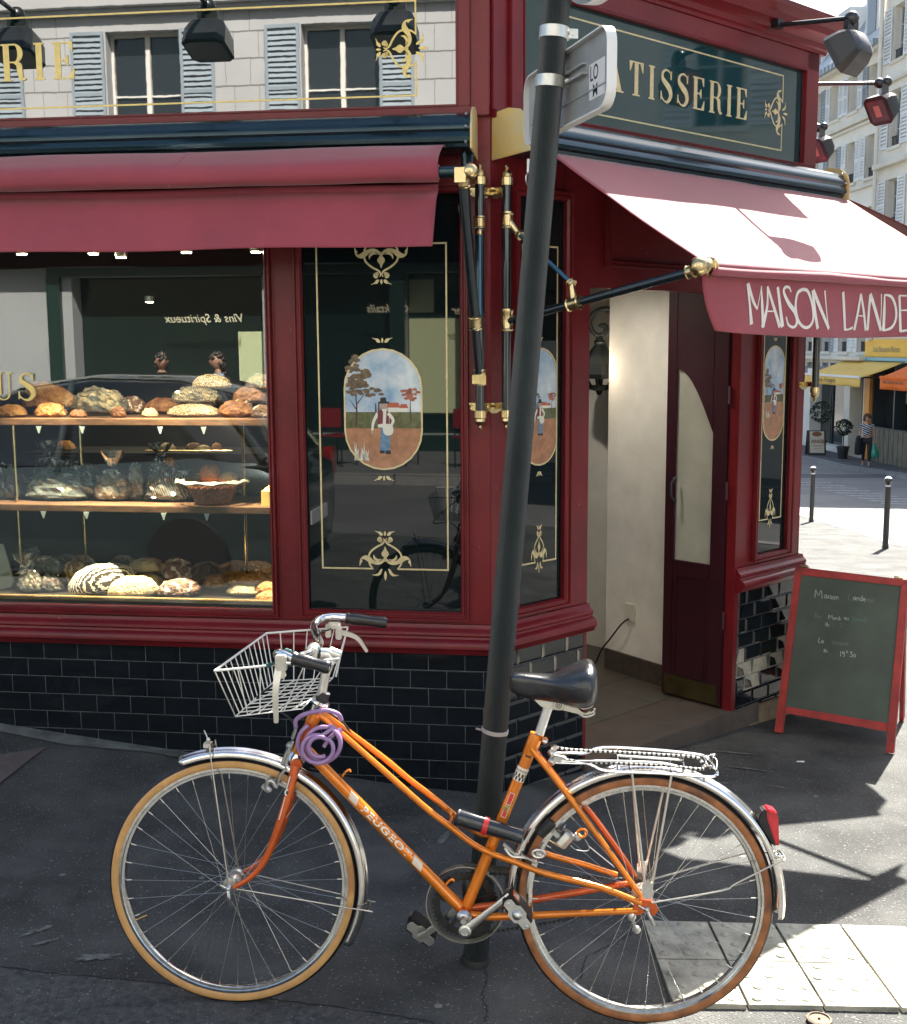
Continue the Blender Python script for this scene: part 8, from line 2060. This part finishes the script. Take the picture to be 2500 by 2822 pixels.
# opposite pavement
side=mat('opposite_pavement',(.13,.13,.125),.85,var=.15,vs=2)
c1_,c2_,c3_,c4_=FA.p(-24,11.2,0),FA.p(16,11.2,0),FA.p(16,15.3,0),FA.p(-24,15.3,0)
sheet('opposite_sidewalk',[(c.x,c.y) for c in (c1_,c2_,c3_,c4_)],side,.0,14); kerb('kerb',[(c1_.x,c1_.y),(c2_.x,c2_.y)],.2,.15,-1)
# terrace: table, red chairs, two people, a parked bicycle
redc=mat('red_terrace_cane',(.35,.02,.03),.5)
def chair(u,D_,rot,label):
    p=FA.p(u,D_,0); p.z=gz(p.x,p.y); T=root('terrace_chair',p,label,'chair','red terrace chairs of the cafe'); c_,s_=math.cos(rot),math.sin(rot); ex=V((c_,s_,0)); ey=V((-s_,c_,0)); ez=V((0,0,1))
    b=MB(); b.cube(p+ez*.45,ex*.2,ey*.2,ez*.015); b.build('seat',redc,T,bevel=.005); b=MB(); b.cube(p+ey*.2+ez*.72,ex*.19,ey*.012,ez*.14); b.build('backrest',redc,T,bevel=.005)
    for a in (-1,1):
        for g_ in (-1,1): b=MB(); b.tube([p+ex*.18*a+ey*.18*g_,p+ex*.18*a+ey*.18*g_+ez*(.86 if g_>0 else .44)],.012,8); b.build('leg',irn,T)
for i,(u,D_,r_) in enumerate(((-3.5,12.4,.3),(-2.6,12.6,1.8),(-4.3,12.5,3.5),(-1.5,12.3,.5),(-6.4,12.9,2.4),(-5.3,12.9,-.6))):
    chair(u,D_,r_,('red cane terrace chair left of the small table, mirrored in the glass panel','red cane terrace chair turned sideways, mirrored in the glass panel','red cane terrace chair with its back to the street, mirrored','red cane terrace chair at the right end, mirrored by the corner','red cane chair of the woman with the phone, mirrored','red cane chair of the woman in the striped shirt, mirrored')[i])
p=FA.p(-5.85,12.5,0); p.z=gz(p.x,p.y); T=root('cafe_table',p,'small round cafe table between the two mirrored women','table'); b=MB(); b.lathe([(.0,.72),(.35,.72),(.36,.735),(.35,.75),(0,.75)],p,(0,0,1),24); b.build('table_top',redc,T,smooth=True,auto=30); b=MB(); b.lathe([(.2,0),(.2,.02),(.03,.05),(.025,.72)],p,(0,0,1),14); b.build('table_base',irn,T)
sit=dict(pelvis=(0,0,.33),belly=(0,.02,.42),chest=(0,.04,.53),neckb=(0,.05,.63),neck=(0,.06,.66),head=(0,.075,.735),sl=(-.10,.04,.60),sr=(.10,.04,.60),el=(-.13,.12,.47),er=(.13,.12,.47),wl=(-.05,.24,.50),wr=(.05,.24,.52),pl=(-.03,.265,.51),pr=(.03,.265,.54),
 hl=(-.055,.03,.31),hr=(.055,.03,.31),kl=(-.06,.27,.32),kr=(.06,.27,.32),al=(-.06,.26,.06),ar=(.06,.26,.06),fl=(-.06,.32,.03),fr=(.06,.32,.03))
cafe_stand=dict(stand); cafe_stand.update(el=(-.13,.04,.66),er=(.13,.04,.66),wl=(-.05,.16,.72),wr=(.05,.17,.74),pl=(-.03,.185,.735),pr=(.03,.19,.76),look=(0,1,0))
def seat_at(u,D_,face,label,cl):
    p=FA.p(u,D_,0); p.z=gz(p.x,p.y); return person(p,1.66,face,label,dict(cafe_stand),cl,None)
f1=math.atan2(-FA.n.y*-1*-1,-FA.n.x*-1*-1) 
tow=math.atan2(-FA.n.y,-FA.n.x)
seat_at(-6.35,12.75,tow-.5,'smiling woman in black holding up a phone, mirrored in the bread window',dict(hair=mat('black_hair',(.012,.010,.01),.5),hairlen=.4,top=mat('black_top',(.012,.012,.014),.7),legs=mat('black_trousers',(.014,.014,.016),.7),sleeve=1.8))
seat_at(-5.45,12.75,tow+1.0,'woman in a blue striped shirt at the cafe table, mirrored in the window',dict(hair=mat('dark_brown_hair',(.02,.012,.01),.5),hairlen=.9,top=stripe_mat('blue_stripes',(.45,.52,.62),(.12,.20,.36),7,(0,1.5,.2)),legs=mat('dark_jeans',(.012,.014,.022),.7),sleeve=1.3))
b=MB(); p=FA.p(-6.2,12.42,1.28); b.cube(p,FA.e*.035,FA.n*.005,V((0,0,.07))); tag(center_single(b.build('phone',dec_b,bevel=.004)),'black phone held up by the mirrored woman in black','phone')
# parked dark car between camera and cafe, mirrored in window and panel
def car():
    base=FA.p(-4.02,4.55,0); gz0=gz(base.x,base.y)-.13; base.z=gz0
    T=root('parked_car',base,'dark parked hatchback seen only as a reflection in the bread window','car'); L_=4.3; ex=FA.e; ey=FA.n
    body=mat('car_sky_tinted_paint',(.06,.08,.085),.16,.6,coat=1); gl=mat('car_glass',(.006,.008,.010),.03,coat=1)  # grey-green of the sky's reflection is put into the body colour
    P=lambda x,y,z:base+ex*x+ey*y+V((0,0,z))
    # lower body lofted along the length
    st=[(-2.15,.62,.35,.62),(-2.10,.74,.24,.78),(-1.85,.83,.20,.90),(-1.2,.88,.18,.98),(-.4,.89,.18,1.02),(.6,.89,.18,1.04),(1.4,.88,.19,1.06),(1.9,.84,.22,1.06),(2.10,.76,.28,1.02),(2.15,.62,.42,.90)]
    b=MB(); b.loft([[P(x,a*w_,z0+(z1-z0)*k) for a,k in ((-.92,0),(-1,.25),(-1,.6),(-.96,.85),(-.86,1),(.86,1),(.96,.85),(1,.6),(1,.25),(.92,0))] for x,w_,z0,z1 in st]); o=b.build('body',body,T,smooth=True,auto=40)
    cab=[(-1.10,.80,1.00,1.02),(-.55,.74,1.0,1.38),(-.10,.70,1.0,1.58),(.5,.68,1.0,1.66),(1.2,.67,1.0,1.64),(1.7,.66,1.0,1.52),(2.02,.70,1.0,1.06)]
    b=MB(); b.loft([[P(x,a*w_*(1-.06*0),z0+(z1-z0)*k) for a,k in ((-1.16,0),(-1.05,.5),(-.93,.88),(-.7,1),(.7,1),(.93,.88),(1.05,.5),(1.16,0))] for x,w_,z0,z1 in cab]); b.build('cabin_glass',gl,T,smooth=True,auto=50)
    b=MB(); b.loft([[P(x,a*w_,z1+.008+k) for a,k in ((-.72,-.01),(-.6,.012),(.6,.012),(.72,-.01))] for x,w_,z0,z1 in cab[1:-1]]); 
    for s in (-1,1):
        for x0,z0,w0,x1,z1,w1 in ((-1.1,1.02,.80,-.30,1.50,.70),(.35,1.02,.83,.40,1.63,.66),(1.95,1.06,.76,1.55,1.56,.66)): b.tube([P(x0,s*w0*1.06,z0),P(x1,s*w1*.97,z1)],.03,8)
    b.build('roof',body,T,smooth=True,auto=40)
    for x in (-1.35,1.35):
        for s in (-1,1):
            b=MB(); b.lathe([(.20,-.10),(.31,-.10),(.325,-.06),(.325,.06),(.31,.10),(.20,.10)],P(x,s*.80,.315),ey,28); wh=b.build('wheel',rubber,T,smooth=True,auto=35); b=MB(); b.lathe([(.0,-.085),(.19,-.085),(.20,-.10),(.20,.10),(.19,.085),(0,.085)],P(x,s*.80,.315),ey,20); b.build('hub_cap',alu,wh,smooth=True,auto=35)
    b=MB()
    for s in (-1,1): b.cube(P(2.10,s*.66,.92),ex*.04,ey*.10,V((0,0,.12)))
    b.build('tail_lamp',mat('car_tail_red',(.45,.01,.01),.15,coat=1),T,bevel=.01); b=MB(); 
    for s in (-1,1): b.cube(P(-2.05,s*.60,.70),ex*.06,ey*.14,V((0,0,.07)))
    b.build('headlight',mat('headlight_clear',(.5,.5,.5),.1,coat=1),T,bevel=.01)
    b=MB(); b.cube(P(2.165,0,.55),ex*.006,ey*.26,V((0,0,.055))); b.build('number_plate',whitem,T)
    b=MB()
    for s in (-1,1): b.ball(P(-.75,s*.95,1.06),.09,12,(1,1,.7))
    b.build('door_mirror',body,T,smooth=True)
car()
